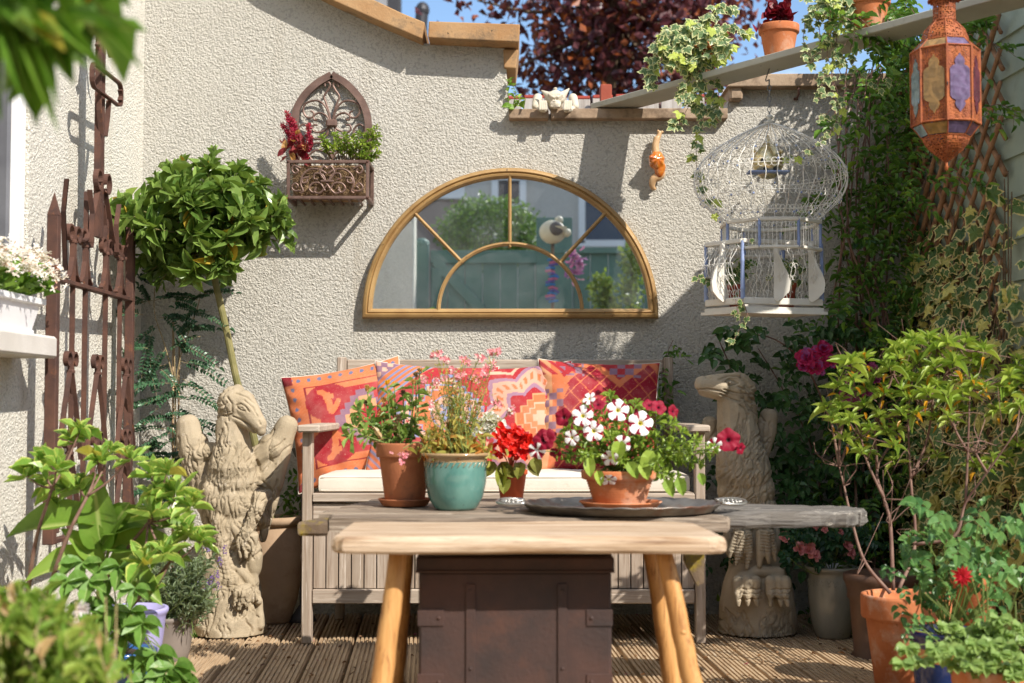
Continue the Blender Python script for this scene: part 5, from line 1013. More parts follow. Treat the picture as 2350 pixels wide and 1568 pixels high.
# marigold in a terracotta pot
c = A3((WX(930, 3.80), 3.80, .503)); saucer('terracotta saucer under the marigold pot, left on the slab table', c, .073, M_terra_d)
t_ = thing('potted_marigold', 'tall terracotta pot of faded orange marigolds on a saucer, left on the slab table', 'potted plant', c + (0, 0, .007)); potmesh(c + (0, 0, .007), .0785, .165, M_terra_d, t_)
f = MB(); s_ = MB(); q = MB(); top = c + A3((0, 0, .15)); heads = [(842, 893, .012, 0), (888, 880, .011, 2), (905, 885, .012, 2), (925, 905, .013, 1), (875, 955, .015, 3), (955, 862, .012, 1), (963, 850, .010, 3), (838, 925, .010, 1), (915, 960, .012, 1), (880, 920, .012, 3), (948, 878, .011, 3)]
M_mar = [leafm('dry_gold', (.45, .24, .06), (.62, .40, .12)), leafm('brown_seedhead', (.14, .09, .05), (.30, .22, .12)), leafm('bright_marigold', (.75, .38, .01), (.85, .52, .02)), leafm('faded_orange', (.50, .25, .06), (.66, .42, .16))]
for k, (u, v, r_, kind) in enumerate(heads):
    p1 = ps(u, v, 3.8 + rng.normal() * .03); mid = top * .45 + p1 * .55 + A3(((u - 925) * .0003, 0, -.03)); P = spline([top + A3((rng.normal() * .012, 0, 0)), mid, p1], 5); tube(s_, P, [.0032, .0018], 5); sprig(f, P, 9, .042, .34, T_obo, 55, .25, .35); h = MB()
    for j in range(34): d = inell() + A3((0, -.3, .7)); leaf(h, p1, d, rv(), r_ * rng.uniform(.7, 1.1), r_ * .4, T_pet)
    ball(h, p1, r_ * .45, 8, 6, A=(.5, .5, .5)); h.build('flower', M_mar[kind], t_)
for (u, v) in ((810, 980), (830, 965), (855, 970), (880, 985), (800, 1000), (838, 1000), (865, 1000), (925, 1000), (945, 985), (900, 940), (820, 940), (950, 930), (890, 1005)): P = stem(s_, top, ps(u, v, 3.8 + rng.normal() * .03), .0025, .0015); rosette(f, P[-1], P[-1] - P[-3], 8, .045, .36, T_obo, 20, 100)
for _ in range(14): p = top + A3((rng.uniform(-.09, .06), rng.normal() * .02, rng.uniform(.02, .09))); leaf(q, p, A3((rng.normal(), -.3, -1)), rv(), .04, .016, T_ell)
f.build('foliage', leafm('marigold_leaf', (.12, .22, .04), (.30, .42, .10)), t_); s_.build('stem', M_gstem, t_); q.build('dry_leaves', leafm('tan_dry_leaf', (.30, .17, .07), (.55, .38, .18), trans=.15), t_)
# teal pot with nemesia
c = A3((WX(1046, 3.69), 3.69, .502)); M_teal = glaze('teal_glaze', (0.045, 0.14, 0.125), (0.12, 0.26, 0.22), 1, [(.129, .16, (.36, .24, .12))])
t_ = thing('potted_nemesia', 'glossy teal glazed pot of tall thin pink nemesia in the middle of the slab table', 'potted plant', c); pt = potmesh(c, .0935, .150, M_teal, t_, 'belly', 56); mb = MB()
for k in range(34):
    a = 2 * math.pi * k / 34; P = [c + A3(((.0815 + .0012) * math.cos(a + d * .16), (.0815 + .0012) * math.sin(a + d * .16), .112 + .018 * d)) for d in np.linspace(0, 1, 5)]; tube(mb, P, [.0008, .0022, .0008], 5)
mb.build('rope_band', surf('ochre_glaze', (.25, .22, .14), (.35, .28, .16), 9, .2, 0, coat=.5), pt, smooth=True)
f = MB(); s_ = MB(); top = c + A3((0, 0, .13)); M_nem = leafm('nemesia_petal', (.75, .22, .28), (.85, .42, .44), odd=(.88, .78, .72), oth=.80); M_yg = leafm('straw_green', (.34, .32, .06), (.58, .50, .14), odd=(.62, .26, .06), oth=.8)
heads = [(1003, 812, 1), (1025, 825, .6), (1068, 828, 1), (1100, 822, .7), (1135, 810, 1.1), (1128, 838, .8), (968, 868, .6), (1020, 868, .6), (1055, 865, .8), (1085, 868, .7), (1040, 850, .6), (1112, 862, .6), (1140, 925, .6), (1175, 945, .6), (1000, 880, .5), (990, 930, .4)]
for (u, v, k) in heads:
    p1 = ps(u, v, 3.69 + rng.normal() * .04); p0 = top + A3((rng.normal() * .03, rng.normal() * .03, 0)); P = stem(s_, p0, p1, .0014, .0009, .03, 10, 4); h = MB()
    for j in range(int(7 * k) + 3):
        pp = p1 + A3((rng.normal() * .008 * k, rng.normal() * .006, rng.normal() * .005))
        for a in range(5): leaf(h, pp, A3((math.cos(a * 1.256), -.35, math.sin(a * 1.256))), A3((0, -1, .2)), .0075, .006, T_pet)
    h.build('flower', M_nem, t_)
    for _ in range(22): i = rng.integers(3, 10); leaf(f, P[i % len(P)] + rv(.006), rv() + A3((0, 0, .5)), rv(), .012, .003, T_lan)
for _ in range(85):
    p1 = top + A3((rng.normal() * .042, rng.normal() * .03, rng.uniform(.08, .26))); P = stem(s_, top + A3((rng.normal() * .03, rng.normal() * .03, 0)), p1, .0012, .0007, .06, 7, 3)
    for i in range(2, len(P)):
        for _k in range(3): leaf(f, P[i] + rv(.003), rv() + A3((0, 0, .6)), rv(), .010, .0035, T_lan)
for _ in range(560): p = top + A3((rng.normal() * .04, rng.normal() * .03, abs(rng.normal()) * .035)); leaf(f, p, rv() + A3((0, -.2, .4)), rv() + A3((0, 0, .6)), rng.uniform(.018, .04), .009, T_lan)
h = MB(); p1 = ps(925, 1048, 3.58)
P = spline([top + A3((-.05, -.05, .01)), ps(960, 1015, 3.6), p1 + A3((0, 0, .02))], 4); tube(s_, P, .0012, 4)
for j in range(18): leaf(h, p1 + A3((rng.normal() * .010, 0, rng.normal() * .006)), A3((rng.normal(), -.4, rng.normal())), A3((0, -1, 0)), .011, .008, T_pet)
h.build('flower', M_nem, t_); f.build('foliage', M_yg, t_); s_.build('stem', M_gstem, t_)
# small red pot with begonia
c = A3((WX(1174, 4.03), 4.03, .503)); t_ = thing('potted_begonia', 'small brick red plastic pot of bright red begonia between the teal pot and the tray', 'potted plant', c)
potmesh(c, .0465, .088, surf('red_plastic', (.42, .07, .025), (.50, .10, .035), 6, .45, 0), t_, 'plastic', 36); f = MB(); s_ = MB(); top = c + A3((0, 0, .08)); M_beg = leafm('scarlet_petal', (.60, .004, .004), (.78, .03, .012), rough=.5, trans=.3)
for (u, v, n_) in ((1160, 990, 14), (1180, 1000, 16), (1200, 1005, 12), (1150, 1015, 12), (1190, 1035, 16), (1215, 1020, 12), (1175, 1025, 14), (1140, 1040, 8)):
    p1 = ps(u, v, 3.96 + rng.normal() * .02); tube(s_, spline([top, (top + p1) / 2 + A3((0, 0, .02)), p1], 4), .0022, 4); h = MB()
    for j in range(n_): leaf(h, p1 + rv(.006), inell() + A3((0, -.5, -.2)), A3((0, -1, .3)) + rv(.4), rng.uniform(.022, .036), .022, T_pet)
    h.build('flower', M_beg, t_)
for (u, v) in ((1135, 1060), (1150, 1075), (1215, 1060), (1225, 1050), (1160, 1095), (1150, 1060), (1195, 1060)): leaf(f, ps(u, v, 3.97), A3((rng.normal(), -.3, -.8)), A3((0, -1, .4)), .05, .036, T_rnd)
P = [ps(1150, 1062, 3.97), ps(1146, 1100, 3.96), ps(1150, 1125, 3.96)]; leaf(f, P[0], P[2] - P[0], A3((0, -1, 0)), .08, .035, T_ell, .95)
f.build('foliage', leafm('bronze_green_leaf', (.09, .06, .02), (.30, .34, .06)), t_); s_.build('stem', flat('red_stalk', (.45, .12, .06)), t_)
# white flowers behind the teal pot
t_ = thing('white_geranium', 'clump of white blooms half hidden behind the nemesia stems', 'flowers', ps(1130, 1145, 4.06)); h = MB(); s_ = MB()
for _ in range(110): p = ps(1120 + rng.normal() * 17, 975 + rng.normal() * 10, 4.06); leaf(h, p, inell() + A3((0, -.6, 0)), A3((0, -1, .4)) + rv(.3), .024, .020, T_pet)
h.build('flowers', leafm('white_petal', (.72, .70, .66), (.85, .84, .80)), t_); tube(s_, [ps(1100, 1144, 4.07), ps(1115, 985, 4.06)], .003, 5); s_.build('stem', M_gstem, t_)
# tray, saucer, petunia bowl
ctr = A3((WX(1425, 3.63), 3.63, .502)); tr = thing('metal_tray', 'large oval dark metal tray with pierced handles on the slab table', 'tray', ctr); mb = MB(); V = []; sg = 96; rad = [(0.001, .004), (.60, .003), (.86, .0035), (.90, .006), (.985, .021), (1.0, .023), (1.0, .020), (.985, .017), (.90, 0), (.001, -.0005)]
for (q, z_) in rad:
    for k in range(sg): a = 2 * math.pi * k / sg; fl_ = 1 + .006 * (math.sin(a * 26) if q > .95 else 0); V.append(ctr + A3((.262 * q * fl_ * math.cos(a), .21 * q * fl_ * math.sin(a), z_ + (.0012 * math.sin(a * 26) if q > .95 else 0))))
mb.add(V, [(i * sg + k, i * sg + (k + 1) % sg, (i + 1) * sg + (k + 1) % sg, (i + 1) * sg + k) for i in range(len(rad) - 1) for k in range(sg)])
M_tray = surf('tarnished_metal', (.17, .15, .13), (.28, .26, .23), 12, .42, .0005, 120, metal=.7, spot=(.20, .085, .05), ssc=7, sth=(.52, .66), spot2=(.40, .38, .34), s2sc=30, s2th=(.66, .74))
mb.build('dish', M_tray, tr, smooth=True)
for s in (-1, 1):
    mb = MB(); cc = ctr + A3((s * .262, 0, .022)); P = [cc + A3((s * (-.012 + .075 * math.sin(t)), .055 * math.cos(t) * 1.15, .002 + .004 * math.sin(t * 2))) for t in np.linspace(.05, math.pi - .05, 22)]; tube(mb, P, .0042, 7)
    P = [cc + A3((s * (-.01 + .042 * math.sin(t)), .035 * math.cos(t), .002)) for t in np.linspace(0, math.pi, 14)]; tube(mb, P, .003, 6)
    for k in range(14): t = math.pi * (k + .5) / 14; ball(mb, cc + A3((s * (-.01 + .060 * math.sin(t)), .047 * math.cos(t), .003)), (.006, .006, .004), 8, 6)
    mb.build('handle', surf('bright_tarnish', (.34, .32, .29), (.5, .48, .44), 20, .35, .0004, 150, metal=.8), tr, smooth=True)
c = A3((WX(1423, 3.64), 3.64, .507)); saucer('orange terracotta saucer under the petunia bowl on the metal tray', c, .1085)
t_ = thing('potted_petunia', 'ribbed terracotta bowl of striped red and white petunias on the tray', 'potted plant', c + (0, 0, .007)); potmesh(c + A3((-.003, 0, .007)), .0995, .094, M_terra, t_, 'bowl', 56)
f = MB(); s_ = MB(); top = c + A3((-.003, 0, .09)); M_pf = leafm('petunia_leaf', (.15, .26, .03), (.36, .48, .08))
ends = [(1285, 1010), (1300, 985), (1280, 1040), (1320, 960), (1345, 925), (1380, 935), (1400, 905), (1430, 930), (1460, 925), (1490, 945), (1520, 955), (1545, 970), (1570, 990), (1600, 1010), (1625, 1040), (1640, 1030), (1590, 1060), (1560, 1050), (1530, 1030), (1500, 1000), (1540, 1090), (1560, 1105), (1520, 1085), (1470, 1010), (1440, 1010), (1400, 1000), (1360, 1000), (1320, 1010), (1345, 1040), (1390, 1045), (1430, 1050), (1480, 1050), (1305, 1050), (1410, 965), (1580, 1030), (1610, 1060), (1510, 1060), (1550, 1020)]
for (u, v) in ends:
    p1 = ps(u, v, 3.6 + rng.normal() * .05); mid = (top + p1) / 2 + A3((0, 0, .018)); P = spline([top + A3((rng.normal() * .03, rng.normal() * .03, 0)), mid, p1], 5); tube(s_, P, [.0022, .0014], 4); sprig(f, P, 16, .027, .42, T_obo, 55, .25, .1); rosette(f, p1, P[-1] - P[-3], 11, .026, .42, T_obo, 15, 95)
for (u, v, L_) in ((1425, 1010, .06), (1500, 1035, .055), (1470, 1060, .05), (1555, 1095, .05), (1525, 1100, .05), (1350, 1050, .05), (1370, 1080, .04), (1440, 1060, .05), (1605, 1085, .035)): leaf(f, ps(u, v, 3.54), A3((rng.normal() * .6, -.2, -1)), A3((0, -1, .4)), L_, L_ * .62, T_rnd)
def petunia(p, d, R_, kind):
    """trumpet flower at p facing d; kind 0 striped white, 1 crimson, 2 mixed, 3 hanging bud"""
    d, a1_, a2_ = frame(d); h = MB(); ns = 40; g0 = rng.random() * 6; rings = [(.06, -.55), (.12, -.28), (.22, -.08), (.5, 0), (.8, .02), (1, -.02)]; V = []
    for (r_, z_) in rings:
        for k in range(ns):
            a = 2 * math.pi * k / ns; fl_ = (1 + .07 * math.cos(5 * a + g0) * (r_ > .4)) ; V.append(p + R_ * (r_ * fl_ * (a1_ * math.cos(a) + a2_ * math.sin(a)) + d * (z_ + .05 * math.sin(10 * a + g0) * (r_ > .6) + .05 * r_ * math.cos(5 * a + g0))))
    Fc = []; MI = []
    for i in range(len(rings) - 1):
        for k in range(ns):
            Fc.append((i * ns + k, i * ns + (k + 1) % ns, (i + 1) * ns + (k + 1) % ns, (i + 1) * ns + k)); q = ((k * 360 / ns + math.degrees(g0) / 5) % 72) / 72 - .5
            if kind == 0: MI.append(1 if abs(q) < (.0, .0, .07, .13, .18)[i] and i >= 2 else (2 if i < 2 else 0))
            elif kind == 1: MI.append(1 if i >= 2 else 3)
            else: MI.append(1 if abs(q) < .3 and i > 1 else 0)
    h.add(V, Fc, mi=MI); return h
M_pw = surf('petunia_white', (.78, .76, .74), (.86, .84, .82), 20, .6, 0); M_pr = surf('petunia_red', (.17, .002, .014), (.26, .006, .028), 40, .6, 0, spec=.2); M_py = flat('petunia_throat', (.70, .62, .15)); M_pd = flat('petunia_dark', (.12, .002, .02))
for (u, v, r_, kind, dx, dz) in ((1337, 955, 24, 0, -.2, .15), (1418, 942, 25, 0, 0, .15), (1470, 972, 28, 0, .05, .1), (1362, 990, 23, 0, -.15, 0), (1312, 1005, 18, 0, -.5, -.1), (1427, 1020, 22, 0, .3, -.3), (1400, 1052, 20, 0, -.2, -.6), (1397, 1102, 19, 0, -.05, -1.2),
                         (1293, 958, 21, 1, -.5, .2), (1248, 1010, 25, 1, -.3, .1), (1232, 1035, 20, 2, -.3, -.4), (1372, 928, 17, 1, 0, .9), (1512, 935, 18, 1, .3, .5), (1545, 945, 16, 1, .8, .2), (1490, 930, 16, 1, .2, .8), (1672, 1010, 27, 1, .1, .15), (1700, 1030, 14, 1, .8, -.3), (1640, 1022, 17, 2, -.3, 0), (1262, 1000, 16, 1, .2, .3), (1352, 915, 16, 0, -.7, .7), (1275, 1040, 14, 1, -.2, -.6)):
    Y_ = 3.54 + (.05 if kind == 1 else 0) + (.0 if u < 1600 else .08); p = ps(u, v, Y_); petunia(p, A3((dx, -1, dz)), r_ * Y_ / F, kind).build('flower', [M_pw, M_pr, M_py, M_pd], t_, smooth=True); b_ = (top + p) / 2 + A3((0, .03, .02)); tube(s_, spline([top, b_, p + A3((0, .02, 0))], 4), .0013, 4)
f.build('foliage', M_pf, t_); s_.build('stem', M_gstem, t_)

# ================================================================ urn, bay tree, sophora on the left
c = A3((WX(632, 5.0), 5.0, 0)); t_ = thing('clay_urn', 'tall tan clay urn with a looped handle behind the left stone statue', 'urn', c); mb = MB()
lathe(mb, c, [(.001, 0), (.055, 0), (.062, .01), (.085, .08), (.10, .17), (.104, .25), (.096, .31), (.082, .335), (.080, .345), (.094, .35), (.102, .362), (.100, .375), (.088, .378), (.076, .37), (.072, .34), (.001, .33)], 48); mb.build('body', surf('pale_clay', (.36, .25, .16), (.46, .33, .22), 4, .85, .001, 90, spot=(.28, .17, .10), ssc=6, sth=(.5, .7), spec=.2), t_, smooth=True)
mb = MB(); tube(mb, spline([c + A3(q) for q in ((.088, -.01, .325), (.112, -.015, .318), (.122, -.02, .285), (.112, -.02, .25), (.094, -.015, .225))], 6), [.009, .010, .009, .010, .009], 10); mb.build('handle', surf('pale_clay_handle', (.40, .29, .19), (.48, .36, .25), 4, .85, .001, 90), t_, smooth=True)
t_ = thing('bay_tree', 'standard bay tree with a round clipped crown on a bare leaning trunk', 'tree', c + (0, 0, .33)); s_ = MB(); f = MB()
P = spline([c + A3((0, 0, .33)), ps(572, 960, 4.95), ps(545, 880, 4.92), ps(520, 760, 4.90), ps(497, 660, 4.89), ps(482, 590, 4.88), ps(470, 520, 4.87)], 6); tube(s_, P, [.014, .013, .0125, .012, .010], 10)
cc = ps(466, 505, 4.86); S1 = 4.86 / F
for k in range(96):
    d = inell(); d = d / (1 + .0); d[2] = d[2] * 1.0; rad_ = A3((186, 150, 140)) * S1 * rng.uniform(.50, 1.0) * (1 + .24 * math.sin(d[0] * 7 + 1) * math.cos(d[2] * 6)); p1 = cc + d * rad_; p1[1] = min(p1[1], YW - .03)
    if p1[2] < cc[2] - .13 and abs(p1[0] - cc[0]) > .2: p1[2] += .06
    b_ = cc + (p1 - cc) * .25 + A3((0, 0, -.05)); Pq = spline([P[-6], b_, p1], 4); tube(s_, Pq, [.005, .0018], 4); ax = nrm(p1 - cc) + A3((0, -.15, .25)); rosette(f, p1, ax, 10, .092, .40, T_ell, 15, 105); sprig(f, Pq[-4:], 7, .076, .36, T_ell, 60, 0, .15)
for (u, v) in ((490, 352), (420, 375), (390, 385), (650, 520), (640, 460), (300, 520), (600, 420), (660, 560), (300, 560), (375, 600), (400, 620), (345, 625), (370, 645), (320, 600), (335, 590), (410, 600)): p1 = ps(u, v, 4.86); Pq = spline([cc, (cc + p1) / 2, p1], 5); tube(s_, Pq, [.004, .0016], 4); sprig(f, Pq[3:], 11, .062, .36, T_ell, 35, .1, .1); rosette(f, p1, p1 - cc, 7, .055, .34, T_ell, 5, 60)
f.build('crown', leafm('bay_leaf', (0.06, 0.13, 0.02), (0.27, 0.39, 0.09), rib=(.28, .36, .10), odd=(.50, .36, .05), oth=.96, rough=.26), t_); s_.build('trunk', surf('bay_bark', (.16, .15, .05), (.25, .22, .09), 24, .7, .001, 90), t_)
t_ = thing('sophora_shrub', 'spindly shrub with tiny paired dark leaflets tied to canes beside the gate', 'shrub', ps(405, 1200, 4.95)); f = MB(); s_ = MB(); cn = MB()
tube(cn, [A3((WX(402, 4.97), 4.97, -.05)), ps(398, 735, 4.97)], .004, 7); tube(cn, [A3((WX(410, 4.98), 4.98, -.05)), ps(412, 790, 4.98)], .0035, 7); cn.build('cane', surf('bamboo_cane', (.30, .20, .11), (.42, .29, .16), 12, .6, .0004), t_, smooth=True)
M1 = spline([A3((WX(400, 4.95), 4.95, 0)), ps(402, 1050, 4.94), ps(408, 850, 4.94), ps(455, 700, 4.93), ps(458, 650, 4.93)], 6); M2 = spline([ps(405, 900, 4.94), ps(380, 800, 4.93), ps(355, 720, 4.92), ps(355, 660, 4.92)], 6); M3 = spline([ps(403, 1000, 4.94), ps(400, 800, 4.93), ps(395, 760, 4.93)], 5)
for M_ in (M1, M2, M3): tube(s_, M_, [.003, .0015], 5)
for (u, v, dx, dz, L_) in ((355, 690, .9, .35, 90), (350, 690, -.9, -.1, 95), (455, 680, .95, .35, 90), (458, 690, -.8, .3, 80), (440, 720, 1, -.1, 85), (365, 730, 1, .1, 90), (365, 745, -.8, -.5, 90), (410, 790, 1, -.25, 95), (415, 830, 1, -.2, 115), (420, 870, .9, -.45, 110), (400, 840, -1, -.1, 80), (395, 880, -1, .1, 100), (390, 920, -.9, .1, 80), (400, 940, .9, -.3, 80), (405, 960, 1, .0, 100), (400, 990, -.9, -.3, 90), (405, 1010, .9, -.3, 80), (395, 1050, -.8, .2, 70), (405, 1060, .8, .2, 70), (380, 800, -.5, -.8, 70), (350, 760, -.2, -.9, 80), (405, 780, .5, .7, 60), (370, 640, .7, .5, 60), (340, 800, -.8, .2, 50), (430, 760, .9, .3, 70), (330, 1040, -.6, .3, 60), (375, 1080, -.8, .1, 80), (410, 1110, .8, .1, 80), (360, 860, -.7, -.4, 70), (420, 910, 1, -.1, 110), (385, 985, -1, .15, 90), (395, 1120, -.9, .1, 80), (345, 700, -.3, .8, 60), (405, 1150, -.9, 0, 80)):
    pinnate(f, s_, ps(u, v, 4.93 + rng.normal() * .02), A3((dx, -.25, dz)), L_ * 1.1 * 4.93 / F, 12, .022, .5, T_ell)
    pinnate(f, s_, ps(u + rng.normal() * 22, v + rng.normal() * 30, 4.93), A3((-dx * .7, -.3, dz + .1)), L_ * .8 * 4.93 / F, 10, .020, .5, T_ell)
f.build('foliage', leafm('blue_green_leaflet', (.03, .08, .04), (.08, .17, .085), rough=.3, trans=.2), t_); s_.build('stem', surf('tan_stem', (.22, .17, .08), (.34, .26, .14), 20, .7, 0), t_)
t_ = thing('stone_bowl', 'dark stone bowl on a pedestal half hidden behind the bench armrest', 'bowl', (WX(698, 5.02), 5.02, 0)); mb = MB(); q = ps(698, 1055, 5.02); lathe(mb, (q[0], 5.02, q[2]), [(.001, 0), (.02, 0), (.034, .012), (.044, .035), (.046, .042), (.04, .042), (.03, .02), (.001, .01)], 28); lathe(mb, (q[0], 5.02, 0), [(.001, 0), (.05, 0), (.04, .02), (.013, .06), (.012, q[2] - .03), (.02, q[2] + .001), (.001, q[2] + .002)], 20); mb.build('bowl', surf('dark_stone', (.05, .045, .045), (.09, .08, .075), 9, .6, .001), t_, smooth=True)

# ================================================================ window box
t_ = thing('window_box', 'white plastic window box of small white kalanchoe flowers on the sill', 'window box', (-1.345, 3.5, .973)); mb = MB(); Ya, Yb = 3.10, 3.85
V = []; ring = [(-1.385, -1.325, .05, .974), (-1.398, -1.312, .02, 1.05), (-1.40, -1.308, .005, 1.053), (-1.403, -1.300, 0, 1.056), (-1.403, -1.300, 0, 1.072), (-1.398, -1.306, .006, 1.072), (-1.396, -1.31, .012, 1.05)]
for (xa, xb, ins, z_) in ring: V += [(xa, Ya + ins, z_), (xb, Ya + ins, z_), (xb, Yb - ins, z_), (xa, Yb - ins, z_)]
mb.add(V, [(3, 2, 1, 0)] + [(i * 4 + j, i * 4 + (j + 1) % 4, (i + 1) * 4 + (j + 1) % 4, (i + 1) * 4 + j) for i in range(len(ring) - 1) for j in range(4)] + [(24, 25, 26, 27)])
for y in (3.30, 3.45, 3.60, 3.72, 3.8): cbox(mb, (-1.325, y, .978), (.012, .02, .012), .002)
mb.build('pot', surf('white_plastic', (.74, .73, .74), (.80, .79, .80), 5, .4, 0), t_); f = MB(); h = MB()
for _ in range(230): p = A3((rng.uniform(-1.39, -1.29), rng.uniform(Ya + .03, Yb - .01), 1.07 + abs(rng.normal()) * .03)); leaf(f, p, A3((rng.uniform(-.3, 1), rng.normal() * .5, .35)), A3((0, 0, 1)) + rv(.3), rng.uniform(.03, .055), .03, T_rnd)
for _ in range(760):
    y = rng.uniform(Ya, Yb + .02); x_ = rng.uniform(-1.41, -1.245); zz_ = 1.205 - 7 * (x_ + 1.33) ** 2 - .05 * abs(math.sin(y * 14)) + rng.normal() * .010; p = A3((x_, y, zz_)); n_ = nrm(A3((x_ + 1.34, -.3, .6)) + rv(.25)); d, a1_, a2_ = frame(n_); g0 = rng.random() * 3
    for k in range(4): a = g0 + k * math.pi / 2; leaf(h, p, a1_ * math.cos(a) + a2_ * math.sin(a) + n_ * .25, n_, .0115, .0075, T_pet)
for _ in range(150): p = A3((rng.uniform(-1.40, -1.26), rng.uniform(Ya, Yb), 1.14 + rng.normal() * .012)); leaf(f, p, rv() + A3((.3, 0, .4)), rv(), .02, .006, T_lan)
f.build('foliage', leafm('kalanchoe_leaf', (.08, .20, .02), (.25, .40, .06)), t_); h.build('flowers', leafm('kalanchoe_petal', (.78, .68, .60), (.86, .82, .78), trans=.3, odd=(.6, .35, .25), oth=.93), t_)

# ================================================================ left foreground plants
T_big = [mkleaf(lambda t: (math.sin(math.pi * t ** .8)) ** .6, 10, f_, c_, .12) for f_, c_ in ((.22, .25), (.3, .5), (.15, .1))]
c = A3((WX(312, 3.95), 3.95, .02)); t_ = thing('daphne_shrub', 'leafy shrub with light green yellow edged leaves in rosettes in a lilac pot', 'potted plant', c); potmesh(c, .098, .185, surf('lilac_plastic', (.36, .33, .60), (.42, .39, .66), 5, .45, 0), t_, 'round')
f = MB(); s_ = MB(); ros = [(172, 1010, 1.1), (185, 985, .8), (60, 1090, .9), (95, 1060, .9), (130, 1075, 1), (228, 1055, .9), (255, 1035, .7), (150, 1120, 1.1), (185, 1120, 1), (300, 1050, .8), (350, 1090, 1), (400, 1130, 1.1), (385, 1080, .8), (440, 1160, .9), (350, 1180, 1), (400, 1200, 1.1), (430, 1230, 1.1), (460, 1240, .8), (330, 1290, 1.1), (380, 1270, .9), (350, 1350, .8), (110, 1120, .8), (360, 1130, .8)]
bs = [[ps(60, 1420, 3.7), ps(68, 1330, 3.65), ps(85, 1230, 3.6), ps(120, 1120, 3.55)], [ps(100, 1440, 3.7), ps(120, 1330, 3.6), ps(160, 1220, 3.55), ps(200, 1140, 3.55)], [c + (0, 0, .15), ps(230, 1370, 3.8), ps(285, 1270, 3.65), ps(340, 1200, 3.6)], [c + (0, 0, .15), ps(270, 1430, 3.8), ps(330, 1360, 3.7), ps(390, 1290, 3.65)]]
for B in bs: tube(s_, spline(B, 6), [.0075, .0055, .004], 7)
for (u, v, k) in ros:
    p1 = ps(u, v, 3.55 + rng.normal() * .06); e_ = min((B[-1] for B in bs), key=lambda q: np.linalg.norm(q - p1)); P = spline([e_, (e_ + p1) / 2 - A3((0, 0, .01)), p1], 4); tube(s_, P, [.0035, .002], 5); ax = A3((rng.normal() * .25, -.25 + rng.normal() * .2, .8)); rosette(f, p1, ax, 12, .078 * k, .38, T_ell, 12, 98)
f.build('foliage', leafm('yellow_edged_leaf', (.14, .29, .04), (.32, .48, .09), edge=(.55, .60, .15), eth=(.80, .92), rib=(.3, .45, .12), odd=(.5, .45, .08), oth=.97, rough=.3), t_); s_.build('stem', M_rstem, t_, smooth=True)
c = A3((WX(210, 4.0), 4.0, -.05)); t_ = thing('banana_plant', 'young banana plant with broad pale green leaves behind the yellow edged shrub', 'plant', c); f = MB(); s_ = MB(); b0 = ps(232, 1330, 3.68)
tube(s_, spline([ps(236, 1480, 3.70), b0, ps(232, 1250, 3.68)], 5), [.016, .013, .008], 8)
for (u0, v0, u1, v1, L_, w_, cu_) in ((235, 1260, 215, 1120, .20, .10, 0), (225, 1210, 60, 1185, .22, .09, 1), (240, 1230, 400, 1160, .20, .09, 1), (250, 1260, 390, 1240, .20, .10, 1), (245, 1290, 330, 1330, .17, .09, 1), (215, 1290, 140, 1290, .16, .07, 1), (230, 1260, 290, 1150, .16, .09, 2), (225, 1300, 170, 1230, .14, .06, 0)):
    a, b_ = ps(u0, v0, 3.66), ps(u1, v1, 3.60); tube(s_, [b0, a], [.007, .004], 5); V, A, Fc = T_big[cu_]; d = nrm(b_ - a); n_ = A3((.1, -.8, .7)); sd = nrm(np.cross(d, n_)); n_ = np.cross(sd, d); A = A.copy(); A[:, 0] = rng.random(); f.add(a + V[:, :1] * sd * w_ + V[:, 1:2] * d * L_ + V[:, 2:3] * n_ * L_, Fc, A)
mB = leafm('banana_leaf', (.13, .26, .03), (.26, .40, .07), rib=(.42, .52, .16), trans=.42, rough=.3); f.build('foliage', mB, t_, smooth=True); s_.build('stem', surf('pale_green_stalk', (.26, .36, .08), (.38, .46, .14), 8, .5, 0), t_, smooth=True)
c = A3((WX(430, 4.35), 4.35, -.03)); t_ = thing('lavender_bush', 'grey green lavender bush with purple spikes in front of the left statue', 'potted plant', c); potmesh(A3((WX(392, 4.3), 4.3, -.02)), .085, .15, surf('grey_plastic', (.18, .15, .13), (.25, .21, .18), 5, .7, 0), t_, 'round'); f = MB(); s_ = MB(); M_lav = leafm('lavender_floret', (.14, .07, .30), (.28, .15, .48))
for k in range(150):
    p0 = A3((WX(400, 4.3), 4.3, .1)) + rv(.03); p1 = ps(rng.uniform(330, 500), rng.uniform(1260, 1400), 4.25 + rng.normal() * .06); P = stem(s_, p0, p1, .0014, .0008, .08, 7, 3); sprig(f, P, 22, .024, .13, T_lan, 38, .25, -.1)
for (u, v) in ((478, 1255), (480, 1340), (500, 1345), (488, 1330), (450, 1335), (330, 1270), (315, 1275), (355, 1265), (505, 1290), (470, 1250), (515, 1262), (390, 1275), (300, 1262), (498, 1318)):
    p1 = ps(u, v, 4.22); tube(s_, spline([A3((WX(410, 4.3), 4.3, .12)), p1 - A3((.03, 0, .06)), p1], 4), .0009, 3, False)
    h = MB()
    for j in range(40): leaf(h, p1 + A3((rng.normal() * .004, rng.normal() * .004, rng.uniform(-.014, .012))), inell(), rv(), .006, .004, T_tri)
    h.build('flower_spike', M_lav, t_)
f.build('foliage', leafm('silver_green_leaf', (.16, .22, .12), (.32, .40, .24), trans=.2), t_); s_.build('stem', M_gstem, t_)
c = A3((WX(283, 3.62), 3.62, 0)); t_ = thing('blue_glazed_planter', 'cobalt blue glazed pot of lobed green leaves at the bottom left of the deck', 'potted plant', c); potmesh(c, .095, .145, glaze('cobalt_glaze', (.015, .06, .22), (.04, .13, .36)), t_, 'round'); f = MB(); s_ = MB()
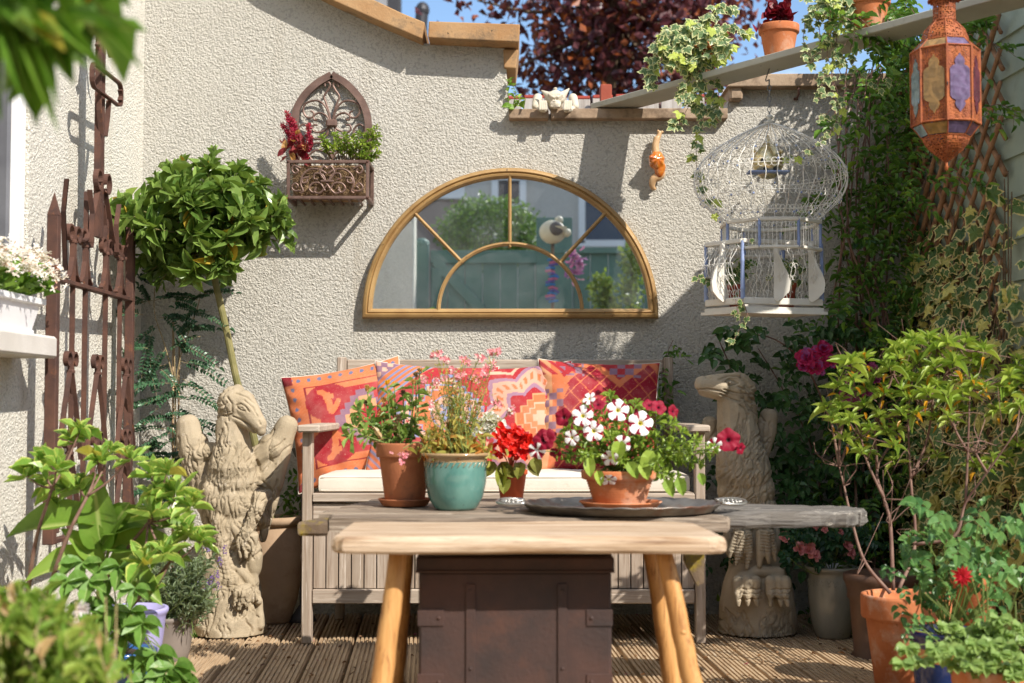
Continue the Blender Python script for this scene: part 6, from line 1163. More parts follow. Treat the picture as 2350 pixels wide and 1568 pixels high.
for (u, v, L_) in ((330, 1430, .07), (300, 1400, .07), (360, 1500, .08), (400, 1530, .08), (330, 1520, .07), (250, 1430, .07), (290, 1460, .06), (380, 1550, .07), (345, 1560, .08), (260, 1400, .06), (420, 1560, .06), (230, 1380, .06), (310, 1350, .06), (205, 1330, .08), (190, 1290, .08), (160, 1330, .07), (250, 1330, .07), (275, 1300, .07), (205, 1390, .07)):
    p1 = ps(u, v, 3.45 + rng.normal() * .04); tube(s_, spline([c + (0, 0, .13), (c + p1) / 2 + A3((0, 0, .13)), p1], 4), .0018, 4)
    for a in range(5): an = R(-70 + a * 35); leaf(f, p1, A3((math.sin(an), -.35, -math.cos(an) * .7 + .2)), A3((0, -.7, 1)), L_ * (1 - .12 * abs(a - 2)), L_ * .42, T_ell, .3 + .3 * rng.random())
f.build('foliage', leafm('lobed_leaf', (.09, .21, .03), (.22, .38, .08), rib=(.3, .42, .14)), t_); s_.build('stem', M_gstem, t_)
# out of focus mass of leaves close to the camera
t_ = thing('nearby_bush', 'blurred yellow green bush with a white daisy close to the camera at bottom left', 'bush', (-.95, 2.3, -.07)); f = MB(); s_ = MB(); h = MB()
for k in range(420):
    u = rng.uniform(-60, 250); v = max(1340 + (u / 250) ** 2 * 150 + rng.uniform(0, 260), 1340); Y = rng.uniform(2.05, 2.7); p1 = ps(u, v, Y); p0 = p1 - A3((rng.normal() * .03, rng.normal() * .03, rng.uniform(.05, .12))); P = stem(s_, p0, p1, .0014, .0009, .08, 5, 3); sprig(f, P, 7, .038, .30, T_ell, 45, .1, 0)
for k in range(26): u = rng.uniform(0, 270); tube(s_, [ps(u, 1600, 2.3), ps(u + rng.normal() * 20, 1370 + rng.uniform(0, 120), 2.3)], .0013, 4)
for (u, v, R_, Y) in ((185, 1400, .020, 2.7), (15, 1372, .014, 2.5)):
    p = ps(u, v, Y)
    for k in range(18): a = k * .349; leaf(h, p, A3((math.cos(a), -.35, math.sin(a) * .6 + .25)), A3((0, -.8, .6)), R_, R_ * .3, T_pet)
h.build('flower', leafm('daisy_petal', (.70, .62, .68), (.86, .80, .84)), t_); f.build('foliage', leafm('blurred_leaf', (.12, .24, .03), (.36, .46, .09), odd=(.5, .34, .16), oth=.95), t_); s_.build('stem', surf('straw_stem', (.35, .28, .12), (.48, .38, .2), 9, .8, 0), t_)
h = MB()
t_ = thing('overhanging_branch', 'blurred glossy laurel leaves hanging into the top left corner near the camera', 'branch', (-.6, 1.4, 1.5)); f = MB(); s_ = MB()
for (pts, n_) in (([(-120, -60), (20, 20), (150, 60), (240, 40)], 9), ([(-100, 40), (20, 80), (60, 120)], 7), ([(-60, -80), (100, -30), (200, -40)], 7)):
    P = spline([ps(u - 30, v - 20, 1.62 + .02 * i) for i, (u, v) in enumerate(pts)], 5); tube(s_, P, [.004, .002], 6); sprig(f, P, n_ + 6, .10, .32, T_ell, 48, .05, .15)
for (u0, v0, u1, v1, w_) in ((220, 60, 305, 108, .020), (60, 100, 118, 250, .018), (20, 70, 60, 240, .022), (75, 60, 230, 110, .03), (10, 90, -30, 230, .03), (40, 40, 150, 120, .032), (150, 60, 240, 20, .02), (100, 110, 125, 200, .016), (0, 20, 80, 90, .03), (120, 40, 190, 100, .02)):
    a, b_ = ps(u0, v0, 1.62), ps(u1, v1, 1.58); leaf(f, a, b_ - a, A3((.1, -1, .5)) + rv(.2), np.linalg.norm(b_ - a), w_, T_lan)
f.build('foliage', leafm('laurel_leaf', (.05, .14, .015), (.22, .38, .05), rib=(.35, .45, .12), odd=(.7, .35, .05), oth=.975, rough=.25), t_); s_.build('stem', M_stem, t_)
# ================================================================ shelf board with pots
def PK(t, side=0, dz=0): return A3((.377 + t * .853 + side * .81, 5.2 - t * 1.17 + side * .59, 1.908 + dz))
M_plank = surf('pale_sage_board', (.36, .35, .29), (.43, .42, .35), 4, .8, .0008, 60, spot=(.28, .26, .21), ssc=14, sth=(.6, .75))
M_iv = leafm('variegated_ivy_leaf', (.10, .17, .06), (.20, .30, .13), edge=(.66, .66, .34), eth=(.72, .84), trans=.35, rough=.4, odd=(.5, .58, .12), oth=.85)
shf = thing('shelf_board', 'long pale board bridging the corner from the low wall to the shed', 'shelf', PK(.5)); mb = MB(); bar(mb, PK(-.03), PK(1.27), .135, .022, .002); mb.build('plank', M_plank, shf); mb = MB()
for t in (.28, .42, .56, .72, .92):
    for s in (-.04, .04): ball(mb, PK(t, s, -.0115), (.0025, .0025, .001), 8, 4)
mb.build('screw', flat('steel', (.12, .12, .12), .4, .8), shf)
def vine(f, s_, pts, L, n, T=T_ivy, w=.95, r=.0013, j=.008):
    P = spline([ps(*p) for p in pts], 6); P[1:-1] += rng.normal(size=P[1:-1].shape) * .0025; tube(s_, P, [r, r * .6], 4); m = len(P) - 1
    for k in range(n):
        t = (k + rng.random()) / n * m; i = min(int(t), m - 1); p = P[i] + (P[i + 1] - P[i]) * (t - i); q = p + rv(j); tube(s_, [p, q], .0006, 3, False); l = L * rng.uniform(.55, 1.15)
        leaf(f, q, A3((rng.normal() * .7, -.25, -.8 + rng.normal() * .4)), A3((rng.normal() * .35, -1, .45 + rng.normal() * .3)), l, l * w, T)
# pot 1 ivy
c = PK(.325, 0, .011); t1 = thing('potted_ivy', 'terracotta pot smothered in variegated ivy at the low end of the shelf board', 'potted plant', c); potmesh(c, .072, .125, M_terra, t1); f = MB(); s_ = MB()
for _ in range(230):
    a = rng.uniform(0, 2 * math.pi); u, v = 1597 + 82 * math.cos(a) * rng.random() ** .5, 108 + 62 * math.sin(a) * rng.random() ** .5
    if v > 140 and u > 1600: continue
    p = ps(u, v, 4.8 - rng.uniform(0, .16)); leaf(f, p, A3((rng.normal() * .7 - .2, -.3, -.6 + rng.normal() * .5)), A3((rng.normal() * .4, -.8, .6)), rng.uniform(.03, .05), .044, T_ivy)
Y = 4.72
for pts, n in (([(1560, 60, Y), (1510, 110, Y), (1490, 160, Y), (1480, 205, Y)], 16), ([(1540, 80, Y), (1500, 140, Y), (1500, 200, Y)], 12), ([(1600, 100, Y), (1600, 190, Y), (1570, 260, Y), (1550, 285, Y)], 18), ([(1620, 120, Y), (1640, 200, Y), (1620, 260, Y), (1600, 300, Y), (1598, 350, Y), (1600, 420, Y), (1650, 490, 4.5)], 24),
               ([(1630, 130, Y), (1650, 220, Y), (1630, 290, Y)], 14), ([(1600, 60, Y), (1650, 20, Y), (1690, 15, Y)], 9), ([(1640, 80, Y), (1680, 65, Y), (1725, 70, Y)], 10), ([(1600, 50, Y), (1630, 30, Y), (1640, 50, Y)], 8), ([(1590, 150, Y), (1560, 230, Y)], 12), ([(1610, 160, Y), (1600, 240, Y), (1640, 255, Y)], 14), ([(1570, 60, Y), (1520, 75, Y), (1500, 110, Y)], 12)): vine(f, s_, pts, .042, int(n * 1.3))
f.build('foliage', M_iv, t1); s_.build('stem', M_rstem, t1)
# pot 2 coleus
c = PK(.59, 0, .011); t2 = thing('potted_coleus', 'terracotta pot with dark crimson leaves in the middle of the shelf board', 'potted plant', c); potmesh(c, .0665, .108, M_terra, t2); f = MB(); s_ = MB()
for _ in range(46): p = ps(1785 + rng.normal() * 20, 20 + rng.normal() * 22, 4.5); leaf(f, p, rv() + A3((0, -.3, -.3)), A3((0, -1, .4)) + rv(.3), .045, .03, T_ell)
for u in (1770, 1785, 1800): tube(s_, [c + (0, 0, .09), ps(u, 10, 4.5)], .003, 5)
f.build('foliage', leafm('crimson_leaf', (.09, .004, .012), (.26, .015, .03), trans=.3), t2); s_.build('stem', flat('dark_stem', (.04, .015, .015)), t2)
# pot 3
c = PK(.845, 0, .011); t3 = thing('potted_trailing_ivy', 'terracotta pot with long trailing variegated ivy at the high end of the shelf board', 'potted plant', c); potmesh(c, .068, .115, M_terra, t3); f = MB(); s_ = MB(); Y = 4.2
for _ in range(120): p = ps(1915 + rng.normal() * 28, 10 + rng.normal() * 28, 4.25 - rng.random() * .1); leaf(f, p, A3((rng.normal() * .7, -.3, -.6)), A3((rng.normal() * .4, -.8, .6)), rng.uniform(.025, .04), .034, T_ivy)
for pts, n in (([(1930, 20, Y), (1900, 90, Y), (1905, 160, Y), (1925, 230, Y), (1915, 290, Y), (1880, 330, Y), (1800, 370, 4.4)], 28), ([(1900, 0, Y), (1850, 40, Y), (1845, 100, Y), (1860, 150, Y)], 14), ([(1880, 20, Y), (1880, 100, Y), (1865, 140, Y)], 12), ([(1950, 30, Y), (1955, 110, Y), (1965, 160, Y), (2010, 190, Y), (2050, 185, Y)], 12), ([(1920, 60, Y), (1915, 130, Y), (1890, 180, Y), (1880, 230, Y)], 14), ([(1925, 150, Y), (1940, 210, Y), (1900, 260, Y), (1870, 275, Y)], 9), ([(1900, 30, Y), (1910, 100, Y), (1925, 150, Y)], 14)): vine(f, s_, pts, .031, int(n * 1.3))
f.build('foliage', M_iv, t3); s_.build('stem', M_rstem, t3)

# ================================================================ birdcage
YC = 4.56; SC = YC / F; UC = 1768; cg = thing('birdcage', 'ornate white wire birdcage with a wide dome and blue posts hanging from the shelf', 'birdcage', W(UC, 735, YC)); ax = W(UC, 500, YC); CX, CY = ax[0], YC
def CZ(v): return WZ(v, YC)
M_wire = surf('white_wire', (.74, .71, .64), (.82, .80, .74), 40, .5, 0, spot=(.36, .24, .16), ssc=50, sth=(.6, .7)); M_blue = surf('lavender_blue_paint', (.20, .26, .46), (.27, .34, .54), 12, .55, .0004, spot=(.45, .45, .48), ssc=40, sth=(.66, .72)); M_wpaint = surf('chipped_white_paint', (.62, .58, .50), (.72, .69, .61), 10, .7, .0008, 90, spot=(.34, .22, .13), ssc=30, sth=(.64, .70))
prof_d = [(4, 282), (40, 296), (85, 318), (128, 345), (158, 372), (173, 400), (174, 428), (160, 458), (135, 484), (110, 506)]
pd_ = spline([A3((r, v, 0)) for r, v in prof_d], 4); mb = MB()
def dome(a, k, dr=0): r_, v = pd_[k][0] + dr, pd_[k][1]; return A3((CX + r_ * SC * math.cos(a), CY + r_ * SC * math.sin(a), CZ(v)))
NW = 38
for i in range(NW):
    a = 2 * math.pi * i / NW; P = [dome(a + .014 * math.sin(k * .75 + i * math.pi) * (k > 4), k) for k in range(len(pd_))]; tube(mb, P, .0014, 4, False)
mb.build('dome_bars', M_wire, cg, smooth=True); mb = MB(); bl_ = MB()
for kk, vv in ((13, 0), (20, 1), (28, 2), (34, 3)):
    r_, v = pd_[kk][0], pd_[kk][1]; tube(mb, [A3((CX + r_ * SC * math.cos(a), CY + r_ * SC * math.sin(a), CZ(v))) for a in np.linspace(0, 2 * math.pi, 64)], .0012, 4, False)
    for i in range(NW):
        a0 = 2 * math.pi * i / NW; half = math.pi / NW
        for s in (-1, 1):
            for w in (-1, 1):
                C = [(half * s * (.55 - .42 * math.cos(t)) , w * (4 + 5 * math.sin(t))) for t in np.linspace(-.2, 3.6, 9)]
                tube(mb, [A3((CX + (r_ + .6) * SC * math.cos(a0 + da), CY + (r_ + .6) * SC * math.sin(a0 + da), CZ(v + dv))) for da, dv in C], .0009, 3, False)
        if i % 2 == 0: cbox(mb, A3((CX + r_ * SC * math.cos(a0), CY + r_ * SC * math.sin(a0), CZ(v + (7 if kk != 20 else -7)))), (.006, .006, .006), .001, mi=1)
mb.build('scrollwork', [M_wire, M_blue], cg)
mb = MB(); lathe(mb, (CX, CY, CZ(284)), [(.001, -.002), (.018, 0), (.019, .006), (.008, .010), (.006, .014), (.011, .019), (.011, .026), (.004, .031), (.001, .031)], 18); mb.build('finial', M_wpaint, cg, smooth=True)
# upper tier: octagon
def ngon(n, r, a0): return [(CX + r * SC * math.cos(a0 + 2 * math.pi * k / n), CY + r * SC * math.sin(a0 + 2 * math.pi * k / n)) for k in range(n)]
oc = ngon(8, 114, R(22)); sq0 = [A3((WX(1622, 4.57), 4.57)), A3((WX(1706, 4.44), 4.44)), A3((WX(1888, 4.53), 4.53))]; sq0.append(sq0[0] + sq0[2] - sq0[1]); mb = MB(); tb2 = MB()
for z_, hh in ((CZ(516), .012), (CZ(578), .010)):
    mb = MB()
    for i in range(8): p, q = oc[i], oc[(i + 1) % 8]; bar(mb, (*p, z_), (*q, z_), .014, hh, .002)
    mb.build('wooden_ring', M_wpaint, cg)
for i in range(8):
    tb2 = MB(); p, q = oc[i], oc[(i + 1) % 8]; lathe(tb2, (*p, CZ(578)), [(.005, 0), (.005, .010), (.0065, .013), (.005, .016), (.005, .07), (.0065, .074), (.005, .078), (.005, CZ(516) - CZ(578))], 8); tb2.build('post', M_blue, cg, smooth=True)
w_ = MB()
for i in range(8):
    p, q = A3(oc[i]), A3(oc[(i + 1) % 8])
    for k in range(1, 9): x_, y = p + (q - p) * k / 9; tube(w_, [(x_, y, CZ(578)), (x_, y, CZ(516))], .0010, 4, False)
    for k in range(4):
        c0 = p + (q - p) * (k + .5) / 4; d2 = (q - p) / np.linalg.norm(q - p); tube(w_, [A3((*(c0 + d2 * .009 * math.cos(t)), CZ(530) + .009 * math.sin(t))) for t in np.linspace(-.5, 4.2, 9)], .0009, 3, False)
# lower tier: square turned to the viewer
zt_, zb2 = CZ(562), CZ(692)
for z_, hh in ((zt_, .014), (zb2 - .006, .022)):
    mb = MB()
    for i in range(4): bar(mb, (*sq0[i], z_), (*sq0[(i + 1) % 4], z_), .014, hh, .002)
    mb.build('wooden_ring', M_wpaint, cg)
for i in range(4): tb2 = MB(); p = sq0[i]; lathe(tb2, (*p, zb2), [(.0075, 0), (.0075, .03), (.009, .034), (.0075, .038), (.0065, .12), (.008, .125), (.006, .13), (.006, zt_ - zb2)], 10); tb2.build('post', M_blue, cg, smooth=True)
for i in range(4):
    p, q = sq0[i], sq0[(i + 1) % 4]; L_ = np.linalg.norm(q - p); d2 = (q - p) / L_; n2 = A3((d2[1], -d2[0]));
    if np.dot(n2, (p + q) / 2 - A3((CX, CY))) < 0: n2 = -n2
    nb = 7
    for k in range(1, nb):
        c0 = p + (q - p) * k / nb; bulge = .035 if i in (0, 1) else .0
        for s in (-1, 1): tube(w_, [A3((*(c0 + n2 * bulge * math.sin(math.pi * t) ** 2 * (1.2 - t) * 1.4 + d2 * s * .008 * math.sin(t * 9)), zt_ + (zb2 - zt_) * t)) for t in np.linspace(0, 1, 14)], .0010, 4, False)
        for tt in (.12, .42, .62, .88):
            for s in (-1, 1):
                cc_ = c0 + n2 * bulge * math.sin(math.pi * tt) ** 2 * (1.2 - tt) * 1.4 + d2 * s * .008; tube(w_, [A3((*(cc_ + d2 * .0075 * math.cos(t)), zt_ + (zb2 - zt_) * tt + .0075 * math.sin(t))) for t in np.linspace(0, 4.6, 9)], .0009, 3, False)
w_.build('side_wires', M_wire, cg)
# shaped side boards of the doors
for (pos, dirn) in ((sq0[0] * .45 + sq0[1] * .55, 0), (sq0[1] * .62 + sq0[2] * .38, 1), (sq0[1] * .18 + sq0[2] * .82, 1)):
    n2 = A3((-.72, -.7)) if dirn == 0 else A3((.35, -.94)); m2 = A3((.9, -.4)) if dirn == 0 else A3((-.9, -.35))
    ol = [(0, 0), (.0, 1), (.16, 1), (.20, .80), (.34, .62), (.52, .46), (.62, .30), (.58, .14), (.36, .03), (.14, -.04)]; H = zt_ - zb2
    ow = A3((.10, -.02)) if dirn else A3((-.095, -.05)); mb = MB(); th2 = A3((ow[1], -ow[0])); th2 = th2 / np.linalg.norm(th2) * .0045
    prism(mb, ol, lambda a, b_, d: A3((*(pos + ow * a * .85 + n2 * .004 + th2 * d), zb2 + H * b_)), -1, 1); mb.build('side_board', M_wpaint, cg)
mb = MB(); cn_ = (sq0[0] + sq0[2]) / 2
def tray_(sc, z_, h_, m): 
    q = [cn_ + (p - cn_) * sc for p in sq0]; prism(mb, [tuple(p) for p in q], lambda a, b_, d: A3((a, b_, z_ + d * h_)), 0, 1)
tray_(1.10, CZ(724) , .010, 0); tray_(1.03, CZ(724) + .010, .012, 0); mb.build('base_tray', M_wpaint, cg)
mb = MB()
for k in range(7):
    zc_ = CZ(272) + .012 + k * .018; P = [A3((CX + (.006 * math.cos(t) if k % 2 else 0), CY + (0 if k % 2 else .006 * math.cos(t)), zc_ + .011 * math.sin(t))) for t in np.linspace(0, 2 * math.pi, 10)]; tube(mb, P, .0016, 5, False)
tube(mb, spline([A3((CX, CY, CZ(272) + .13)), A3((CX - .012, CY, CZ(185))), A3((CX, CY, CZ(160))), A3((CX + .004, CY, CZ(150)))], 4), .002, 5); tag(mb.build('hanging_chain', flat('galvanised', (.25, .25, .26), .4, .9)), 'short grey chain and hook holding the birdcage under the shelf board', 'chain')
# gold bird in the cage
gb_ = thing('gold_ornament', 'shiny gold pear shaped ornament on a blue perch inside the birdcage', 'ornament', W(UC - 5, 415, YC)); c = W(1762, 372, YC); mb = MB()
lathe(mb, c, [(.001, -.058), (.022, -.054), (.040, -.038), (.050, -.015), (.051, .005), (.044, .025), (.032, .042), (.018, .058), (.009, .072), (.006, .085), (.001, .09)], 36); ball(mb, c + A3((.045, -.005, .034)), .007, 10, 7); ball(mb, c + A3((-.047, -.005, .036)), .007, 10, 7)
mb.build('body', surf('gold_leaf', (.72, .58, .30), (.84, .72, .46), 14, .28, .0006, 40, metal=.9, spot=(.30, .2, .08), ssc=22, sth=(.6, .7)), gb_, smooth=True); mb = MB()
for s in (-1, 1): ball(mb, c + A3((s * .017, -.044, -.030)), (.007, .004, .008), 10, 7); ball(mb, c + A3((s * .021, -.044, -.002)), (.012, .005, .008), 10, 7)
mb.build('hole', flat('black_hole', (.01, .01, .01)), gb_); mb = MB(); cbox(mb, W(1762, 396, YC - .03), (.135, .055, .007), .002); tag(mb.build('perch_shelf', M_blue), 'small blue shelf under the gold ornament in the birdcage', 'shelf')
for (u, r_, h_, lab) in ((1805, .034, .085, 'brick red plastic pot of ivy standing at the right inside the birdcage'), (1690, .03, .08, 'brick red plastic pot of ivy standing at the left inside the birdcage')):
    c = W(u, 712, YC + .02); c[2] = CZ(724) + .023; tt = thing('potted_cage_ivy', lab, 'potted plant', c, 'ivy pots inside the birdcage'); potmesh(c, r_, h_, surf('red_plastic_pot', (.32, .05, .02), (.38, .07, .025), 6, .5, 0), tt, 'plastic', 28); f = MB(); s_ = MB()
    for _ in range(34): p = c + A3((rng.normal() * .03, rng.normal() * .02, h_ + rng.uniform(0, .08))); leaf(f, p, rv() + A3((0, -.4, -.3)), A3((0, -1, .4)) + rv(.4), .03, .026, T_ivy)
    Y = YC - .14
    for pts, n in ((([(u, 660, YC), (1690, 700, Y), (1700, 740, Y)], 8), ([(1700, 690, Y), (1715, 720, Y), (1690, 770, Y), (1675, 790, Y)], 9), ([(u, 560, YC), (1720, 550, Y)], 5), ([(1640, 640, Y + .1), (1610, 640, Y + .1), (1585, 648, Y + .1)], 5)) if u < 1750 else (([(u, 650, YC), (1830, 610, YC)], 6),)): vine(f, s_, pts, .026, n)
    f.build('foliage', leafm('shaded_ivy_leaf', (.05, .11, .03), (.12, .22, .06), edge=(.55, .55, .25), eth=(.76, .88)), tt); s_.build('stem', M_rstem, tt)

# ================================================================ lantern
YL2 = 3.72; SL = YL2 / F; lc = W(2172, 380, YL2); ln = thing('moroccan_lantern', 'hanging rust coloured lantern of pierced metal with amber and purple glass panels', 'lantern', lc); LX0, LY0 = lc[0], YL2
def LZ(v): return WZ(v, YL2)
def piercmat(name, sc, th, kind):
    m, t, b = nmat(name); v = coords(t); col = mix(t, ramp(t, noisef(t, v, 26, 6, .7), .40, .62), (.25, .06, .018), (.44, .125, .03)); col = mix(t, ramp(t, noisef(t, v, 60, 5, .7), .60, .70), col, (.17, .055, .025)); t.links.new(col, b.inputs['Base Color']); b.inputs['Roughness'].default_value = .7; b.inputs['Metallic'].default_value = .15
    if sc:
        vo = voro(t, v, sc, 'F1', .5 if kind else .8); hole = math_(t, 'LESS_THAN', vo.outputs['Distance'], th); tr = nd(t, 'ShaderNodeBsdfTransparent'); ms = nd(t, 'ShaderNodeMixShader', inp={0: hole}); t.links.new(b.outputs[0], ms.inputs[1]); t.links.new(tr.outputs[0], ms.inputs[2]); t.links.new(ms.outputs[0], t.nodes['Material Output'].inputs['Surface'])
        bump(t, b, vo.outputs['Distance'], .0015)
    else: bump(t, b, noisef(t, v, 140, 4), .0008)
    return m
M_lm = piercmat('rust_orange_metal', 0, 0, 0); M_lp = piercmat('pierced_metal', 160, .36, 1); M_lp2 = piercmat('fine_pierced_metal', 250, .33, 1)
AV = [R(a) for a in (-61.5, -14, 32, 77, 122, 167, 212, 257)]
def LV(k, r, v): a = AV[k % 8]; return A3((LX0 + r * SL * math.sin(a), LY0 - r * SL * math.cos(a), LZ(v)))
def band(rA, vA, rB, vB, mat, name, par=ln, curve=None):
    mb = MB(); sg = 1 if curve is None else 6
    for k in range(8):
        for i in range(sg):
            t0, t1 = i / sg, (i + 1) / sg; f_ = (lambda t: (rA + (rB - rA) * (math.sin(t * math.pi / 2) if curve == 'o' else 1 - math.cos(t * math.pi / 2) if curve == 'i' else t), vA + (vB - vA) * t)); a, b_ = f_(t0), f_(t1)
            mb.add([LV(k, *a), LV(k + 1, *a), LV(k + 1, *b_), LV(k, *b_)], [(0, 1, 2, 3)])
    return mb.build(name, mat, par)
band(26, 50, 54, 96, M_lp, 'top_dome', curve='o'); band(76, 120, 76, 288, M_lp2, 'side_panels'); band(53, 317, 4, 371, M_lp, 'bottom_cone', curve='i')
mb = MB()
for k in range(8):
    for (r_, v0_, v1_) in ((76.5, 118, 290),): tube(mb, [LV(k, r_, v0_), LV(k, r_, v1_)], 0, flat=(.0026, .0026))
    for (r_, v_, w) in ((54, 97, .002), (76.5, 120, .0028), (76.5, 288, .0028), (53, 317, .002), (26, 50, .002)): tube(mb, [LV(k, r_, v_), LV(k + 1, r_, v_)], w, 5)
    tube(mb, [LV(k, 76, 119), LV(k, 54, 97)], .0022, 5); tube(mb, [LV(k, 76, 289), LV(k, 53, 317)], .0022, 5); tube(mb, [LV(k, 52, 92), LV(k, 45, 70), LV(k, 26, 50)], .0016, 5); tube(mb, [LV(k, 53, 318), LV(k, 37, 345), LV(k, 4, 371)], .0016, 5)
mb.build('frame', M_lm, ln); mb = MB(); lathe(mb, (LX0, LY0, LZ(50)), [(.032, 0), (.030, .006), (.030, .052), (.033, .058)], 32); mb.build('neck', M_lp, ln, smooth=True)
mb = MB(); V = []; sg = 32
for (r_, z_) in ((.030, .056), (.044, .060), (.030, .085), (.006, .10)):
    for k in range(sg): a = 2 * math.pi * k / sg; V.append((LX0 + r_ * math.cos(a), LY0 + r_ * math.sin(a), LZ(50) + z_ - (.006 * (k % 2) if r_ == .044 else 0)))
mb.add(V, [(i * sg + k, i * sg + (k + 1) % sg, (i + 1) * sg + (k + 1) % sg, (i + 1) * sg + k) for i in range(3) for k in range(sg)]); mb.build('crown_cap', M_lm, ln)
mb = MB(); lathe(mb, (LX0, LY0, LZ(392)), [(.001, 0), (.005, .001), (.004, .008), (.006, .010), (.0035, .014), (.004, .022), (.001, .026)], 12); mb.build('finial', M_lm, ln, smooth=True)
mb = MB(); tube(mb, [(LX0, LY0, LZ(50) + .1), (LX0, LY0, 2.42)], .003, 5); tube(mb, [(LX0, LY0, 2.42), (RX(4.0) + .02, LY0, 2.415)], .005, 6); mb.build('hanger', M_rust, ln)
def glassm(name, c, tr=.45):
    m, t, b = nmat(name); v = coords(t); n1 = noisef(t, v, 32, 2, .5, 1.0); col = mix(t, ramp(t, n1, .35, .65), tuple(x * .7 for x in c), tuple(min(1, x * 1.3) for x in c)); t.links.new(col, b.inputs['Base Color']); b.inputs['Roughness'].default_value = .12; b.inputs['Specular IOR Level'].default_value = .8; b.inputs['Coat Weight'].default_value = .6
    bump(t, b, voro(t, v, 55, 'F1', .6).outputs['Distance'], .0012); tl = nd(t, 'ShaderNodeBsdfTranslucent'); t.links.new(col, tl.inputs['Color']); ms = nd(t, 'ShaderNodeMixShader', inp={0: tr}); t.links.new(b.outputs[0], ms.inputs[1]); t.links.new(tl.outputs[0], ms.inputs[2]); t.links.new(ms.outputs[0], t.nodes['Material Output'].inputs['Surface']); return m
GM = {n_: glassm(n_ + '_glass', c_) for n_, c_ in (('amber', (.50, .30, .10)), ('violet', (.25, .18, .32)), ('plum', (.20, .05, .08)), ('aqua', (.30, .42, .44)))}
order = ['amber', 'violet', 'plum', 'aqua', 'amber', 'violet', 'plum', 'aqua']
arab = [(0, 1), (.13, .90), (.30, .84), (.42, .72), (.36, .60), (.62, .55), (.80, .46), (.80, -.46), (.62, -.55), (.36, -.60), (.42, -.72), (.30, -.84), (.13, -.90), (0, -1)]; arab = arab + [(-a, b_) for a, b_ in arab[-2:0:-1]]
for k in range(8):
    a, b_, gname = LV(k, 76, 0), LV(k + 1, 76, 0), order[k]; mid = (a + b_) / 2; hx = (b_ - a) / 2; nrm_ = nrm(A3((mid[0] - LX0, mid[1] - LY0, 0))); zc_ = (LZ(138) + LZ(272)) / 2; hz = (LZ(138) - LZ(272)) / 2
    mb = MB(); prism(mb, arab, lambda p, q, d: A3((mid[0], mid[1], zc_)) + hx * p + A3((0, 0, hz * q)) + nrm_ * d, -.001, .0025); mb.build('glass_panel', GM[gname], ln)
    for (r0, v0_, r1, v1_) in ((57, 99, 74, 118), (74, 291, 56, 315)):
        P = [LV(k, r0, v0_), LV(k + 1, r0, v0_), LV(k + 1, r1, v1_), LV(k, r1, v1_)]; cc = sum(P) / 4; mb = MB(); n_ = nrm(np.cross(P[1] - P[0], P[3] - P[0])); P = [cc + (p - cc) * .93 for p in P]; mb.add(P + [p + n_ * .0015 for p in P], [(0, 1, 2, 3), (7, 6, 5, 4), (0, 4, 5, 1), (1, 5, 6, 2), (2, 6, 7, 3), (3, 7, 4, 0)]); mb.build('glass_pane', GM[gname], ln)
mb = MB(); tube(mb, [LV(1, 78, 205), LV(1, 80, 207), LV(1, 79, 212)], .0015, 5); mb.build('catch', flat('dark_iron', (.04, .03, .03)), ln)

# ================================================================ climbers in the right corner
M_jas = leafm('jasmine_leaf', (.045, .13, .02), (.20, .36, .06), rough=.35, trans=.3, odd=(.26, .40, .05), oth=.85)
jm = thing('climbing_jasmine', 'dark green jasmine with fine divided leaves tumbling down the corner of the wall and shed', 'climber', (1.35, 5.0, 0)); f = MB(); s_ = MB()
def inpoly(u, v):   # image-side outline of the mass, used only to thin it to its real edge
    e = 1905 + 70 * math.sin(v * .013 + 1) + (60 if v < 250 else 0); return u > e
for k in range(520):
    z = rng.uniform(.1, 2.25); Y = 5.12 - abs(rng.normal()) * .15; x_ = RX(Y) - .06 - abs(rng.normal()) * (.08 + .08 * (z < 1.5)); p = A3((x_, Y, z)); d = A3((rng.normal() - .5, rng.normal() * .5 - .4, -.5 + rng.normal() * .4)); pinnate(f, None, p, d, rng.uniform(.06, .11), 3, rng.uniform(.028, .042), .36, T_ell)
for k in range(16):
    x_ = 1.44 - rng.uniform(0, .22); P = spline([A3((x_ + rng.normal() * .05, 5.05 + rng.uniform(-.1, .08), z)) for z in (0, .5, 1.0, 1.5, 2.0)], 5); tube(s_, P, [.006, .0025], 5)
